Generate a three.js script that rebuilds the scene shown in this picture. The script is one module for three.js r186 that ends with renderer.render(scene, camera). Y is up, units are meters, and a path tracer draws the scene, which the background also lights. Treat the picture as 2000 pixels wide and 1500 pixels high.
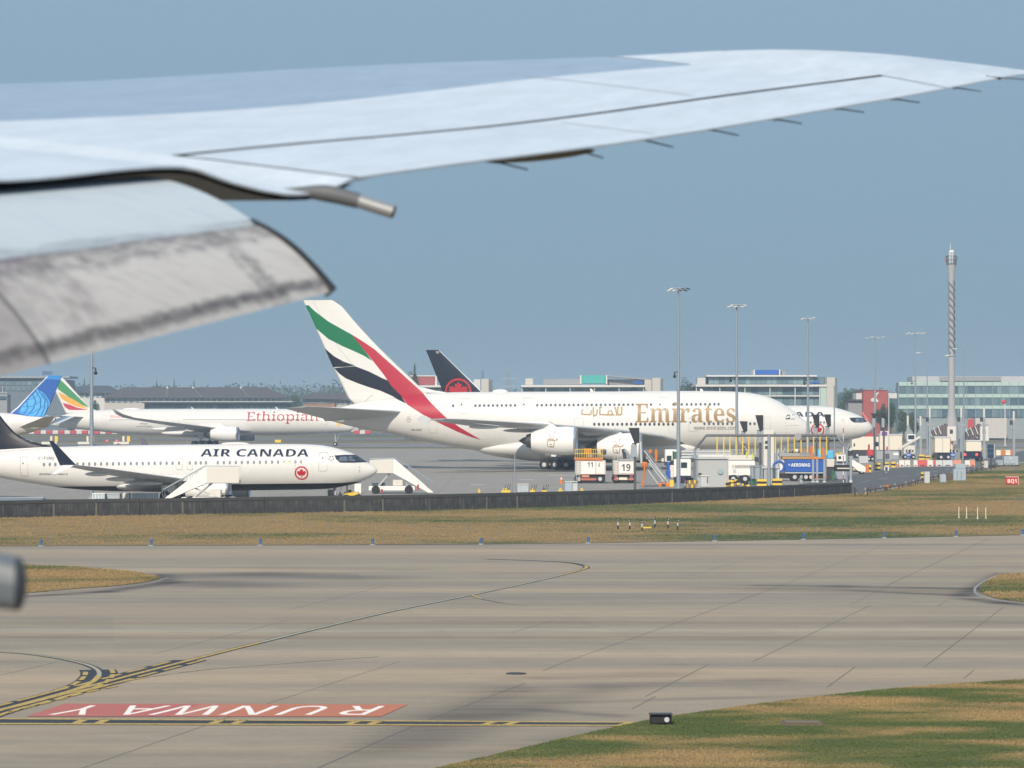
import * as THREE from 'three';
import { mergeGeometries } from 'three/addons/utils/BufferGeometryUtils.js';
import { RoundedBoxGeometry } from 'three/addons/geometries/RoundedBoxGeometry.js';

// ------------------------------------------------------------------ camera, sky, sun, exposure
const scene = new THREE.Scene();
const FOCAL = 6500, HORIZON = 808, EYE = 8;            // in pixels of a 2000 x 1500 frame; metres
const camera = new THREE.PerspectiveCamera(2 * Math.atan(750 / FOCAL) * 180 / Math.PI, 4 / 3, 1, 12000);
camera.position.set(0, EYE, 0);
camera.rotation.x = Math.atan((HORIZON - 750) / FOCAL);
camera.focus = 400;
camera.userData.fStop = 4.2;
scene.add(camera);

const SUN = new THREE.Vector3(-0.20, 0.70, 0.66).normalize();
{
  const W = 256, H = 128, d = new Float32Array(W * H * 4);
  for (let j = 0; j < H; j++) for (let i = 0; i < W; i++) {
    const el = ((j + 0.5) / H - 0.5) * Math.PI, az = ((i + 0.5) / W - 0.5) * 2 * Math.PI;
    const x = Math.cos(el) * Math.cos(az), y = Math.sin(el), z = Math.cos(el) * Math.sin(az);
    const e = Math.max(0, y), t = 1 - Math.exp(-e * 5.0), k = Math.min(1, e * 1.2);
    const g = Math.pow(Math.max(0, x * SUN.x + y * SUN.y + z * SUN.z), 6) * 0.16;
    const c = [0.190 + 0.095 * t + 0.04 * k + g, 0.296 + 0.115 * t + 0.04 * k + g * 0.95, 0.366 + 0.215 * t + 0.04 * k + g * 0.88];
    d.set([c[0], c[1], c[2], 1], (j * W + i) * 4);
  }
  const sky = new THREE.DataTexture(d, W, H, THREE.RGBAFormat, THREE.FloatType);
  sky.mapping = THREE.EquirectangularReflectionMapping; sky.magFilter = THREE.LinearFilter; sky.needsUpdate = true;
  scene.background = sky; scene.environment = sky;
}
const sun = new THREE.DirectionalLight(0xfff0dc, 3.9);
sun.position.copy(SUN).multiplyScalar(900); sun.castShadow = true; sun.shadow.radius = 4;
sun.shadow.mapSize.set(4096, 4096);
Object.assign(sun.shadow.camera, { left: -300, right: 300, top: 300, bottom: -300, near: 1, far: 2500 });
sun.target.position.set(0, 0, -350); scene.add(sun, sun.target);
scene.fog = new THREE.FogExp2(new THREE.Color(0.66, 0.84, 1.0), 0.00025);

const renderer = new THREE.WebGLRenderer({ antialias: true });
renderer.toneMapping = THREE.LinearToneMapping;
renderer.toneMappingExposure = 1.16;
renderer.shadowMap.enabled = true;

// ------------------------------------------------------------------ helpers
let seed = 12345;
const rnd = () => { seed = (seed * 1664525 + 1013904223) >>> 0; return seed / 4294967296; };
const rr = (a, b) => a + (b - a) * rnd();
const V = (x, y, z) => new THREE.Vector3(x, y, z);
const lerp = (a, b, t) => a + (b - a) * t, clamp = (x, a = 0, b = 1) => Math.min(b, Math.max(a, x));
const sstep = (a, b, x) => { const t = clamp((x - a) / (b - a)); return t * t * (3 - 2 * t); };
function hash(x, y) { let h = (x * 374761393 + y * 668265263) | 0; h = Math.imul(h ^ (h >>> 13), 1274126177); return ((h ^ (h >>> 16)) >>> 0) / 4294967296; }
function noise(x, y) {
  const i = Math.floor(x), j = Math.floor(y), fx = x - i, fy = y - j, u = fx * fx * (3 - 2 * fx), v = fy * fy * (3 - 2 * fy);
  return lerp(lerp(hash(i, j), hash(i + 1, j), u), lerp(hash(i, j + 1), hash(i + 1, j + 1), u), v);
}
function fbm(x, y, n = 4) { let s = 0, a = 0.5, t = 0; for (let k = 0; k < n; k++) { s += a * noise(x, y); t += a; x = x * 2.03 + 17.1; y = y * 2.03 + 9.7; a *= 0.5; } return s / t; }
// where a point of the 2000 x 1500 frame lies at a known distance, or on the ground: used to read sizes and places off the photograph
const at = (u, v, D) => V((u - 1000) / FOCAL * D, EYE + (HORIZON - v) / FOCAL * D, -D);
const distAt = (v) => EYE * FOCAL / (v - HORIZON);
const gp = (u, v, y = 0) => { const D = (EYE - y) * FOCAL / (v - HORIZON); return V((u - 1000) / FOCAL * D, y, -D); };
// piecewise curve through [x, y] pairs
function curve(pts, smooth = true) {
  return (x) => {
    let k = 0; while (k < pts.length - 2 && x > pts[k + 1][0]) k++;
    const [x0, y0] = pts[k], [x1, y1] = pts[k + 1], t = (x - x0) / (x1 - x0);
    if (!smooth || t < 0 || t > 1) return y0 + (y1 - y0) * t;
    const m = (i) => { const a = pts[Math.max(0, i - 1)], b = pts[Math.min(pts.length - 1, i + 1)]; return (b[1] - a[1]) / (b[0] - a[0]); };
    const h = x1 - x0, t2 = t * t, t3 = t2 * t;
    return y0 * (2 * t3 - 3 * t2 + 1) + m(k) * h * (t3 - 2 * t2 + t) + y1 * (-2 * t3 + 3 * t2) + m(k + 1) * h * (t3 - t2);
  };
}
const taken = {};
function numbered(name) { const n = taken[name] ?? 0; taken[name] = n + 1; return n ? name + '_' + String(n).padStart(3, '0') : name; }
function thing(name, label, category, pos = [0, 0, 0], turn = 0, group) {
  const o = new THREE.Group(); o.name = numbered(name); o.position.set(...(pos.isVector3 ? pos.toArray() : pos)); o.rotation.y = turn;
  o.userData = { label, category }; if (group) o.userData.group = group;
  scene.add(o); return o;
}
function mesh(name, geo, m, parent) {
  const o = new THREE.Mesh(geo, m); o.name = name; o.castShadow = o.receiveShadow = true; if (parent) parent.add(o); return o;
}
function solo(name, geo, m, label, category, group) { const o = mesh(numbered(name), geo, m, scene); o.userData = { label, category }; if (group) o.userData.group = group; return o; }
function structure(name, geo, m) { const o = mesh(numbered(name), geo, m, scene); o.userData = { kind: 'structure', label: name.replace(/_/g, ' ') }; return o; }
function copyOf(o, pos, turn, label, group) {
  const c = o.clone(); c.name = numbered(o.name.replace(/_\d{3}$/, '')); c.userData = { ...o.userData, label }; if (group) c.userData.group = group;
  c.position.copy(pos); if (turn !== undefined) c.rotation.y = turn; scene.add(c); return c;
}
const lin = (r, g, b) => new THREE.Color().setRGB(r, g, b);
function mat(color, roughness = 0.6, metalness = 0, extra = {}) {
  return new THREE.MeshPhysicalMaterial({ color: Array.isArray(color) ? lin(...color) : new THREE.Color(color), roughness, metalness, side: THREE.DoubleSide, ...extra });
}
const box = (w, h, d, r = 0.03) => { const s = Math.min(r, w / 3, h / 3, d / 3); return s > 0.004 ? new RoundedBoxGeometry(w, h, d, 1, s) : new THREE.BoxGeometry(w, h, d); };
const boxAt = (x, y, z, w, h, d, r) => box(w, h, d, r).translate(x, y, z);          // centre, size
function barGeo(a, b, r, n = 8, r2 = r) {
  const d = b.clone().sub(a), g = new THREE.CylinderGeometry(r2, r, d.length(), n);
  g.applyQuaternion(new THREE.Quaternion().setFromUnitVectors(V(0, 1, 0), d.clone().normalize()));
  const m = a.clone().add(b).multiplyScalar(0.5); return g.translate(m.x, m.y, m.z);
}
const plain = (g) => { const o = g.index ? g.toNonIndexed() : g; for (const k of Object.keys(o.attributes)) if (!['position', 'normal', 'uv'].includes(k)) o.deleteAttribute(k); return o; };
const joined = (list) => mergeGeometries(list.map(plain));
// a box whose front face fills u0..u1, v0..v1 of the frame at distance D, as a part of a thing that stands at its own position
function face(parent, name, m, u0, v0, u1, v1, D, depth, r = 0.03) {
  const a = at(u0, v0, D), b = at(u1, v1, D), p = parent.position;
  return mesh(name, boxAt((a.x + b.x) / 2 - p.x, (a.y + b.y) / 2 - p.y, -D - depth / 2 - p.z, Math.abs(b.x - a.x), Math.abs(a.y - b.y), depth, r), m, parent);
}
function rod(parent, name, m, p0, p1, r, n = 8, r2 = r) { const p = parent.position; return mesh(name, barGeo(p0.clone().sub(p), p1.clone().sub(p), r, n, r2), m, parent); }
function surface(nu, nv, f, closeU = false) {          // f(i/nu, j/nv) -> Vector3 ; uv optional in f.uv
  const pos = [], uv = [], idx = [];
  for (let j = 0; j <= nv; j++) for (let i = 0; i <= nu; i++) { const p = f(i / nu, j / nv); pos.push(p.x, p.y, p.z); uv.push(p.u ?? i / nu, p.v ?? j / nv); }
  for (let j = 0; j < nv; j++) for (let i = 0; i < nu; i++) { const a = j * (nu + 1) + i, b = a + 1, c = a + nu + 1, d = c + 1; idx.push(a, b, d, a, d, c); }
  const g = new THREE.BufferGeometry(); g.setAttribute('position', new THREE.Float32BufferAttribute(pos, 3)); g.setAttribute('uv', new THREE.Float32BufferAttribute(uv, 2));
  g.setIndex(idx); g.computeVertexNormals(); return g;
}
function flatPoly(pts, y) {                              // a sheet on the ground through world points
  const s = new THREE.Shape(pts.map((p) => new THREE.Vector2(p.x, -p.z))), g = new THREE.ShapeGeometry(s, 1).rotateX(-Math.PI / 2).translate(0, y, 0);
  return g;
}
function canvasTex(w, h, draw, srgb = true) {
  const c = document.createElement('canvas'); c.width = w; c.height = h; draw(c.getContext('2d'), w, h);
  const t = new THREE.CanvasTexture(c); if (srgb) t.colorSpace = THREE.SRGBColorSpace; t.magFilter = THREE.LinearFilter; t.anisotropy = 8; return t;
}
function dataTex(w, h, f, srgb = true, repeat = true) {
  const d = new Uint8Array(w * h * 4);
  for (let j = 0; j < h; j++) for (let i = 0; i < w; i++) { const c = f(i, j, w, h); d.set([clamp(c[0], 0, 255), clamp(c[1], 0, 255), clamp(c[2], 0, 255), 255], (j * w + i) * 4); }
  const t = new THREE.DataTexture(d, w, h); if (srgb) t.colorSpace = THREE.SRGBColorSpace; t.magFilter = THREE.LinearFilter; t.minFilter = THREE.LinearFilter;
  if (repeat) t.wrapS = t.wrapT = THREE.RepeatWrapping; t.needsUpdate = true; return t;
}

// ------------------------------------------------------------------ shared materials
const M = {
  white: mat([0.76, 0.75, 0.72], 0.45), offwhite: mat([0.62, 0.60, 0.55], 0.6), cream: mat([0.70, 0.65, 0.54], 0.6), grey: mat([0.30, 0.32, 0.34], 0.6), steel: mat([0.33, 0.37, 0.41], 0.45, 0.4),
  pale: mat([0.48, 0.50, 0.51], 0.6), dark: mat([0.035, 0.04, 0.045], 0.6), black: mat([0.012, 0.013, 0.016], 0.5), rubber: mat([0.02, 0.02, 0.022], 0.85), navy: mat([0.012, 0.022, 0.055], 0.35),
  blue: mat([0.02, 0.10, 0.42], 0.4), sky: mat([0.10, 0.45, 0.72], 0.45), red: mat([0.50, 0.04, 0.04], 0.5), orange: mat([0.55, 0.17, 0.02], 0.55), yellow: mat([0.72, 0.50, 0.05], 0.55), green: mat([0.03, 0.12, 0.07], 0.5),
  mast: mat([0.27, 0.32, 0.36], 0.5, 0.25), glass: mat([0.03, 0.045, 0.055], 0.08, 0, { specularIntensity: 1 }), pane: mat([0.06, 0.10, 0.13], 0.12), windowPane: mat([0.10, 0.12, 0.14], 0.2),
  concrete: mat([0.36, 0.35, 0.33], 0.85), metal: mat([0.62, 0.63, 0.64], 0.3, 0.9), darkMetal: mat([0.10, 0.10, 0.11], 0.45, 0.6), brown: mat([0.12, 0.08, 0.06], 0.8),
};

// ------------------------------------------------------------------ the ground
const GRASS_GREEN = [0.108, 0.150, 0.042], GRASS_STRAW = [0.40, 0.280, 0.125], GRASS_OLIVE = [0.21, 0.195, 0.070];
function grassColor(x, z, out = []) {                    // patches of straw and green, drawn out along the runway
  const fz = -z > 150 ? 1 : 0, a = fz ? fbm(x * 0.045 + 31, z * 0.065 + 7, 5) : fbm(x * 0.22 + 31, z * 0.42 + 7, 5), b = fbm(x * 0.4 + 3, z * 0.9 + 50, 3);
  const near = sstep(150, 90, -z), k = sstep(0.33 + 0.10 * near, 0.60 + 0.13 * near, a * 0.8 + b * 0.24), m = sstep(0.35, 0.7, b * 0.6 + a * 0.4);
  for (let i = 0; i < 3; i++) out[i] = lerp(lerp(GRASS_GREEN[i], GRASS_OLIVE[i], m), GRASS_STRAW[i], k) * (0.88 + 0.24 * b);
  return out;
}
function paintGrass(g) {
  const p = g.attributes.position, c = new Float32Array(p.count * 3), o = [];
  for (let i = 0; i < p.count; i++) { grassColor(p.getX(i), p.getZ(i), o); c.set(o, i * 3); }
  g.setAttribute('color', new THREE.BufferAttribute(c, 3)); return g;
}
const soilTex = dataTex(512, 512, (i, j) => { const n = 150 + 95 * fbm(i / 9, j / 9, 4) + 40 * (hash(i, j) - 0.5); return [n, n, n * 0.97]; });
const uvMetres = (g, s) => { const p = g.attributes.position, u = new Float32Array(p.count * 2); for (let i = 0; i < p.count; i++) { u[2 * i] = p.getX(i) / s; u[2 * i + 1] = p.getZ(i) / s; } g.setAttribute('uv', new THREE.BufferAttribute(u, 2)); return g; };
const grassMat = mat([1, 1, 1], 0.95, 0, { vertexColors: true, map: soilTex });
{
  // one sheet to the horizon
  const g = new THREE.PlaneGeometry(9000, 7000, 180, 280).rotateX(-Math.PI / 2).translate(0, -0.03, -2900);
  structure('ground', uvMetres(paintGrass(g), 3), grassMat);
}
// taxiway slab: x -60..60, 40..222 m away; its map is the concrete itself with rubber, patches and weathering
const TX0 = -60, TX1 = 60, TD0 = 55, TD1 = 225;
const taxiTex = (() => {
  const N = 1536, buf = new Float32Array(N * N * 3), tc = (u, v) => { const p = gp(u, v); return [(p.x - TX0) / (TX1 - TX0) * N, (-p.z - TD0) / (TD1 - TD0) * N]; };
  for (let j = 0; j < N; j++) for (let i = 0; i < N; i++) {
    const x = TX0 + (TX1 - TX0) * i / N, D = TD0 + (TD1 - TD0) * j / N;
    const s1 = fbm(x * 0.045 + 5, D * 0.55, 4), s2 = fbm(x * 0.012 + 90, D * 0.30 + 40, 3), s3 = fbm(x * 0.8, D * 2.2, 3), bay = hash(Math.floor((x + D * 0.12) / 6.1), Math.floor(D / 7.3) + 50);
    const speck = hash(i, j) - 0.5;
    let k = 1 + 0.13 * (s1 - 0.5) + 0.24 * (s2 - 0.5) + 0.10 * (s3 - 0.5) + 0.035 * (bay - 0.5) + 0.05 * speck;
    const warm = 0.5 + (s2 - 0.5) * 1.6 + (s1 - 0.5) * 0.6;
    const o = (j * N + i) * 3; buf[o] = 143.5 * k * (0.985 + 0.05 * warm); buf[o + 1] = 133 * k; buf[o + 2] = 116 * k * (1.025 - 0.07 * warm);
  }
  // rubber and stains: soft-edged marks with a streaky grain, [u, v] ends, half width in metres, strength
  const marks = [];
  const mark = (pts, w, s) => marks.push([pts.map(([u, v]) => { const p = gp(u, v); return [p.x, -p.z]; }), w, s]);
  mark([[-300, 1216], [2300, 1216]], 2.0, 0.13); mark([[-300, 1243], [2300, 1247]], 1.5, 0.16); mark([[-300, 1230], [2300, 1231]], 1.7, -0.14); mark([[-300, 1275], [2300, 1278]], 2.2, -0.06);
  mark([[1450, 1143], [1640, 1145], [1890, 1150]], 1.1, 0.30); mark([[1640, 1152], [1890, 1164]], 0.7, 0.26); mark([[1430, 1150], [1900, 1156]], 2.6, 0.16); mark([[1870, 1165], [1905, 1150], [1960, 1120]], 0.7, 0.35); mark([[1880, 1168], [1960, 1178], [2100, 1190]], 0.8, 0.35);
  mark([[310, 1125], [500, 1122], [700, 1128]], 3.0, 0.17); mark([[330, 1135], [460, 1143]], 3.5, 0.20); mark([[30, 1166], [200, 1156], [330, 1138], [310, 1122]], 0.8, 0.34); mark([[440, 1108], [800, 1112]], 1.6, 0.10);
  mark([[720, 1480], [890, 1400], [1010, 1348]], 1.8, 0.11); mark([[780, 1470], [1000, 1390], [1180, 1345]], 1.2, 0.12); mark([[1000, 1325], [1300, 1318]], 1.2, 0.15); mark([[1100, 1340], [1500, 1330]], 1.3, 0.14);
  mark([[900, 1480], [1200, 1430]], 1.4, 0.10); mark([[0, 1480], [500, 1470]], 1.0, 0.05); mark([[640, 1498], [840, 1414], [1010, 1344]], 0.9, 0.08);
  mark([[1020, 1385], [1200, 1398]], 0.6, 0.2); mark([[1000, 1375], [1800, 1352], [2100, 1315]], 0.5, 0.12);
  for (const [pts, w, s] of marks) for (let q = 0; q < pts.length - 1; q++) {
    const [ax, ad] = pts[q], [bx, bd] = pts[q + 1], lx = bx - ax, ld = bd - ad, L2 = lx * lx + ld * ld;
    const i0 = clamp(Math.floor((Math.min(ax, bx) - 2 * w - TX0) / (TX1 - TX0) * N), 0, N - 1), i1 = clamp(Math.ceil((Math.max(ax, bx) + 2 * w - TX0) / (TX1 - TX0) * N), 0, N - 1);
    const j0 = clamp(Math.floor((Math.min(ad, bd) - 2 * w - TD0) / (TD1 - TD0) * N), 0, N - 1), j1 = clamp(Math.ceil((Math.max(ad, bd) + 2 * w - TD0) / (TD1 - TD0) * N), 0, N - 1);
    for (let j = j0; j <= j1; j++) for (let i = i0; i <= i1; i++) {
      const x = TX0 + (TX1 - TX0) * i / N, D = TD0 + (TD1 - TD0) * j / N, t = clamp(((x - ax) * lx + (D - ad) * ld) / L2);
      const dx = x - ax - lx * t, dd = D - ad - ld * t, r = Math.hypot(dx, dd) / w; if (r > 2) continue;
      const grain = fbm(x * 0.25 + 7 * q, D * 3.1, 3), k = 1 - s * Math.exp(-r * r * 1.6) * (0.35 + 1.3 * grain) * (q === 0 && t < 0.15 ? t / 0.15 * 0.7 + 0.3 : 1);
      const o = (j * N + i) * 3; buf[o] *= k; buf[o + 1] *= k; buf[o + 2] *= lerp(k, 1, 0.03);
    }
  }
  return dataTex(N, N, (i, j) => { const o = (j * N + i) * 3; return [buf[o], buf[o + 1], buf[o + 2]]; }, true, false);
})();
const farEdge = curve([[-400, 1071], [0, 1067], [500, 1065], [1000, 1062.5], [1500, 1055], [2000, 1045], [2400, 1035]]);
{
  const far = []; for (let u = -900; u <= 2900; u += 100) { const p = gp(u, farEdge(u)); far.push(p); }
  const pts = [V(-60, 0, 60), V(60, 0, 60), ...far.slice().reverse().map((p) => V(clamp(p.x, -60, 60), 0, p.z))];
  const g = flatPoly(pts, 0), p = g.attributes.position, uv = new Float32Array(p.count * 2);
  for (let i = 0; i < p.count; i++) { uv[2 * i] = (p.getX(i) - TX0) / (TX1 - TX0); uv[2 * i + 1] = (-p.getZ(i) - TD0) / (TD1 - TD0); }
  g.setAttribute('uv', new THREE.BufferAttribute(uv, 2));
  const t = taxiTex; t.wrapS = t.wrapT = THREE.MirroredRepeatWrapping;
  structure('taxiway', g, mat([1, 1, 1], 0.9, 0, { map: t }));
}
// joints between the concrete bays: sealant strips, one child each
{
  const j = new THREE.Group(); j.name = 'taxiway_joints'; j.userData = { kind: 'structure', label: 'dark sealed joints between the concrete bays' }; scene.add(j);
  const jm = mat([0.12, 0.115, 0.11], 0.9);
  const lines = [[160, 1500, 530, 1372, .045], [530, 1372, 780, 1292, .035], [620, 1500, 820, 1412, .06], [820, 1412, 1025, 1334, .05], [1060, 1310, 1105, 1292, .05], [1105, 1292, 1325, 1215, .045], [1325, 1215, 1530, 1142, .05], [1530, 1142, 1720, 1067, .04], [1235, 1384, 1280, 1360, .05], [1260, 1360, 1385, 1297, .05],
    [1470, 1292, 1700, 1182, .05], [1735, 1142, 1930, 1052, .06], [1615, 1342, 1670, 1302, .05], [1805, 1302, 1960, 1185, .05], [1882, 1325, 1902, 1308, .05], [1300, 1297, 1640, 1302, .03], [1640, 1302, 1990, 1307, .03], [1350, 1122, 1480, 1088, .035], [1000, 1235, 1080, 1212, .03], [1660, 1182, 1750, 1135, .03], [0, 1319, 110, 1293, .035], [560, 1192, 760, 1142, .03], [300, 1277, 560, 1212, .03], [1140, 1112, 1270, 1097, .04], [1830, 1185, 1850, 1172, .04], [1100, 1075, 1500, 1062, .03]];
  for (const [u0, v0, u1, v1, w] of lines) {
    const a = gp(u0, v0), b = gp(u1, v1), d = b.clone().sub(a).normalize(), n = V(-d.z, 0, d.x).multiplyScalar(w * 0.36);
    mesh('joint', flatPoly([a.clone().add(n), b.clone().add(n), b.clone().sub(n), a.clone().sub(n)], 0.004), jm, j);
  }
}
// painted markings
const paintTex = dataTex(256, 256, (i, j) => { const n = 205 + 50 * fbm(i / 20, j / 20, 4) - (fbm(i / 5 + 9, j / 5, 2) > 0.68 ? 60 : 0); return [n, n, n]; });
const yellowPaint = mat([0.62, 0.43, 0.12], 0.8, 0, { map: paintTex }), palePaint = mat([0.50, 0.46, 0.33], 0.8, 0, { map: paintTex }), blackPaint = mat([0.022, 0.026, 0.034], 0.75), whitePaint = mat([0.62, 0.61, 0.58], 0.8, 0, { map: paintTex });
function ribbonGeo(path, w, off, y, t0 = 0, t1 = 1, n = 60) {
  return uvMetres(surface(n, 1, (s, k) => {
    const t = lerp(t0, t1, s), p = path.getPointAt(clamp(t)), d = path.getTangentAt(clamp(t)), q = off + (k - 0.5) * w; return V(p.x - d.z * q, y, p.z + d.x * q);
  }), 1.5);
}
const pathOf = (pts) => new THREE.CatmullRomCurve3(pts.map(([u, v]) => gp(u, v)), false, 'centripetal');
{
  const g = new THREE.Group(); g.name = 'taxiway_markings'; g.userData = { kind: 'structure', label: 'painted yellow and black taxiway lines' }; scene.add(g);
  const main = pathOf([[-60, 1407], [0, 1387], [60, 1371], [130, 1352], [200, 1334], [260, 1318], [330, 1300], [500, 1257], [750, 1197], [925, 1161], [1050, 1134], [1120, 1117], [1145, 1109], [1138, 1104], [1100, 1098], [1040, 1095], [950, 1092]]);
  const left = pathOf([[-60, 1407], [0, 1387], [60, 1371], [130, 1352], [172, 1337], [192, 1322], [193, 1311], [180, 1302], [155, 1294], [110, 1285], [50, 1277], [-40, 1271], [-200, 1263]]);
  const right = pathOf([[-60, 1407], [0, 1388], [60, 1373], [130, 1355], [200, 1340], [280, 1324], [400, 1308], [500, 1300], [700, 1285], [900, 1271], [1100, 1258]]);
  const stub = pathOf([[922, 1162], [935, 1168], [958, 1173], [1000, 1180], [1060, 1184]]);
  const put = (name, geo, m) => mesh(name, geo, m, g);
  put('line_border', ribbonGeo(main, 0.34, 0, 0.008, 0, 1, 240), blackPaint); put('line_border', ribbonGeo(left, 0.32, 0, 0.009, 0.02, 1, 200), blackPaint); put('line_border', ribbonGeo(stub, 0.22, 0, 0.0085, 0.0, 0.7, 30), blackPaint);
  put('junction_border', ribbonGeo(main, 1.15, 0, 0.0075, 0, 0.215, 120), blackPaint); put('junction_border', ribbonGeo(left, 1.15, 0, 0.007, 0, 0.56, 120), blackPaint); put('junction_border', ribbonGeo(right, 0.75, 0, 0.0065, 0.05, 0.30, 80), blackPaint);
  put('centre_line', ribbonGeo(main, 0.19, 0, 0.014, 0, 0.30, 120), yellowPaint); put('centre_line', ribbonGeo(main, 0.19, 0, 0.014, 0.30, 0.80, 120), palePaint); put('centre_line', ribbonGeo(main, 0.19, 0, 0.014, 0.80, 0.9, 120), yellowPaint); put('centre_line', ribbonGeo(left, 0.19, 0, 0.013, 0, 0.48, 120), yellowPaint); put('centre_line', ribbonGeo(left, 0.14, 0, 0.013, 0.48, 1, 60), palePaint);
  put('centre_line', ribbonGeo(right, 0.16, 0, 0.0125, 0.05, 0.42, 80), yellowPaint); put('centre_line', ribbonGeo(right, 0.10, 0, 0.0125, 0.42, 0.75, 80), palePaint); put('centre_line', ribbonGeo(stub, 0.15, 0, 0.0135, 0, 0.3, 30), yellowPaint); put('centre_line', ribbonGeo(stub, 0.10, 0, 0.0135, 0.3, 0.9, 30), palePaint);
  for (const [path, end, step, sides] of [[main, 0.21, 0.026, [-1, 1]], [left, 0.54, 0.06, [-1, 1]], [right, 0.34, 0.04, [1]]])
    for (const s of sides) for (let t = 0.005 + (s > 0 ? step * 0.4 : 0); t < end; t += step) put('dash', ribbonGeo(path, 0.16, s * 0.42, 0.0165 + (path === left ? 0.003 : 0), t, t + step * 0.74, 8), yellowPaint);
  // runway holding ladder
  const quad = (name, pts, y, m) => put(name, uvMetres(flatPoly(pts.map(([u, v]) => gp(u, v)), y), 1.5), m);
  quad('ladder_border', [[-320, 1400.2], [1250, 1409.8], [1210, 1418.4], [-320, 1414.4]], 0.008, blackPaint);
  quad('ladder_line', [[-320, 1400.6], [1250, 1410], [1248, 1411.9], [-320, 1403.2]], 0.012, yellowPaint); quad('ladder_line', [[-320, 1411.2], [1216, 1415.9], [1214, 1418.2], [-320, 1413.9]], 0.012, yellowPaint);
  const top = (u) => 1402.9 + u * 0.0073, bot = (u) => 1412.4 + u * 0.0031;
  for (let k = -1; k < 5; k++) for (const o of [0, 43]) { const b = 140 + k * 265.5 + o; quad('ladder_rung', [[b, bot(b)], [b + 17, bot(b + 17)], [b + 37, top(b + 37)], [b + 19, top(b + 19)]], 0.012, yellowPaint); }
  // the red instruction panel, read from the far side
  const pt = canvasTex(1024, 448, (c, w, h) => {
    c.fillStyle = '#b87560'; c.fillRect(0, 0, w, h);
    for (let k = 0; k < 500; k++) { c.fillStyle = `rgba(${k % 2 ? '176,100,70' : '160,76,76'},0.10)`; c.fillRect(rnd() * w - 60, rnd() * h, rr(40, 260), rr(3, 14)); }
    c.fillStyle = 'rgba(184,104,66,0.4)'; c.fillRect(w * 0.5, 0, w * 0.5, h); c.fillStyle = 'rgba(164,72,78,0.35)'; c.fillRect(0, 0, w * 0.4, h);
    c.save(); c.translate(w / 2, h / 2); c.rotate(Math.PI); c.fillStyle = '#efe7dc'; c.textAlign = 'center'; c.font = '100px sans-serif';
    const tw = ['R', 'U', 'N', 'W', 'A', 'Y'], xs = [-414, -245, -85, 88, 240, 412];
    tw.forEach((s, k) => { c.save(); c.translate(xs[k], 160); c.scale(2.05, 4.5); c.fillText(s, 0, 0); c.restore(); }); c.restore();
    for (let k = 0; k < 700; k++) { c.fillStyle = `rgba(150,135,120,${rr(0.05, 0.25)})`; c.fillRect(rnd() * w, rnd() * h, rr(4, 40), rr(1, 4)); }
  });
  const [a, b, c, d] = [gp(52, 1399.5), gp(744, 1399.8), gp(797, 1376), gp(127, 1374.5)], pg = new THREE.BufferGeometry();
  pg.setAttribute('position', new THREE.Float32BufferAttribute([a, b, c, d].flatMap((p) => [p.x, 0.012, p.z]), 3));
  pg.setAttribute('uv', new THREE.Float32BufferAttribute([0, 0, 1, 0, 1, 1, 0, 1], 2)); pg.setIndex([0, 1, 2, 0, 2, 3]); pg.computeVertexNormals();
  const panel = put('instruction_panel', pg, mat([1, 1, 1], 0.85, 0, { map: pt })); panel.userData.label = 'worn red panel painted with the word RUNWAY in white';
}
// grass: verge beyond the taxiway, two islands and the near patch, each a sheet with real tufts
const tuft = (() => {
  const list = [];
  for (let k = 0; k < 7; k++) {
    const a = k * 2.4, h = 0.7 + 0.3 * ((k * 37) % 10) / 10, r = 0.25 + 0.1 * (k % 3), x = Math.cos(a) * r, z = Math.sin(a) * r, w = 0.16;
    const g = new THREE.BufferGeometry(); g.setAttribute('position', new THREE.Float32BufferAttribute([x * 0.3 - w * Math.sin(a), 0, z * 0.3 + w * Math.cos(a), x * 0.3 + w * Math.sin(a), 0, z * 0.3 - w * Math.cos(a), x * 1.9, h, z * 1.9], 3));
    g.computeVertexNormals(); list.push(g);
  }
  return mergeGeometries(list);
})();
const bladeMat = mat([1, 1, 1], 0.9);
const tufts = [];
function sow(inside, x0, x1, D0, D1, n, h) {
  const o = [];
  for (let k = 0; k < n; k++) {
    const D = Math.sqrt(lerp(D0 * D0, D1 * D1, rnd())), x = lerp(x0, x1, rnd()); if (!inside(x, D)) continue;
    grassColor(x, -D, o); const f = 0.93 + 0.14 * rnd(); tufts.push([x, D, h * rr(0.55, 1.25), o[0] * f, o[1] * f, o[2] * f]);
  }
}
const uOf = (x, D) => 1000 + x / D * FOCAL, vOf = (D, y = 0) => HORIZON + (EYE - y) / D * FOCAL;
const nearEdge = curve([[840, 1503], [1000, 1466], [1130, 1436], [1270, 1406], [1400, 1386], [1600, 1360], [1800, 1340], [2000, 1327], [2300, 1308], [2600, 1296]]);
const wallBase = curve([[-700, 1035], [0, 1012], [400, 1005], [800, 998], [1000, 993], [1250, 985], [1450, 976], [1662, 964.5]]);
const vergeFar = curve([[-700, 1034], [0, 1011], [400, 1004], [800, 997], [1250, 984], [1450, 975], [1660, 964], [1700, 962], [1800, 941], [1900, 921], [1960, 910], [2050, 899], [2300, 880], [2600, 870]]);
function strip(name, lo, hi, u0, u1, nu, nv, y) {        // sheet between two curves of the frame
  const g = surface(nu, nv, (s, t) => { const u = lerp(u0, u1, s), a = gp(u, lo(u)), b = gp(u, hi(u)); return V(lerp(a.x, b.x, t), y, lerp(a.z, b.z, t)); });
  return structure(name, uvMetres(paintGrass(g), 3), grassMat);
}
strip('grass_verge', farEdge, vergeFar, -700, 2600, 300, 60, 0.02);
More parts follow.
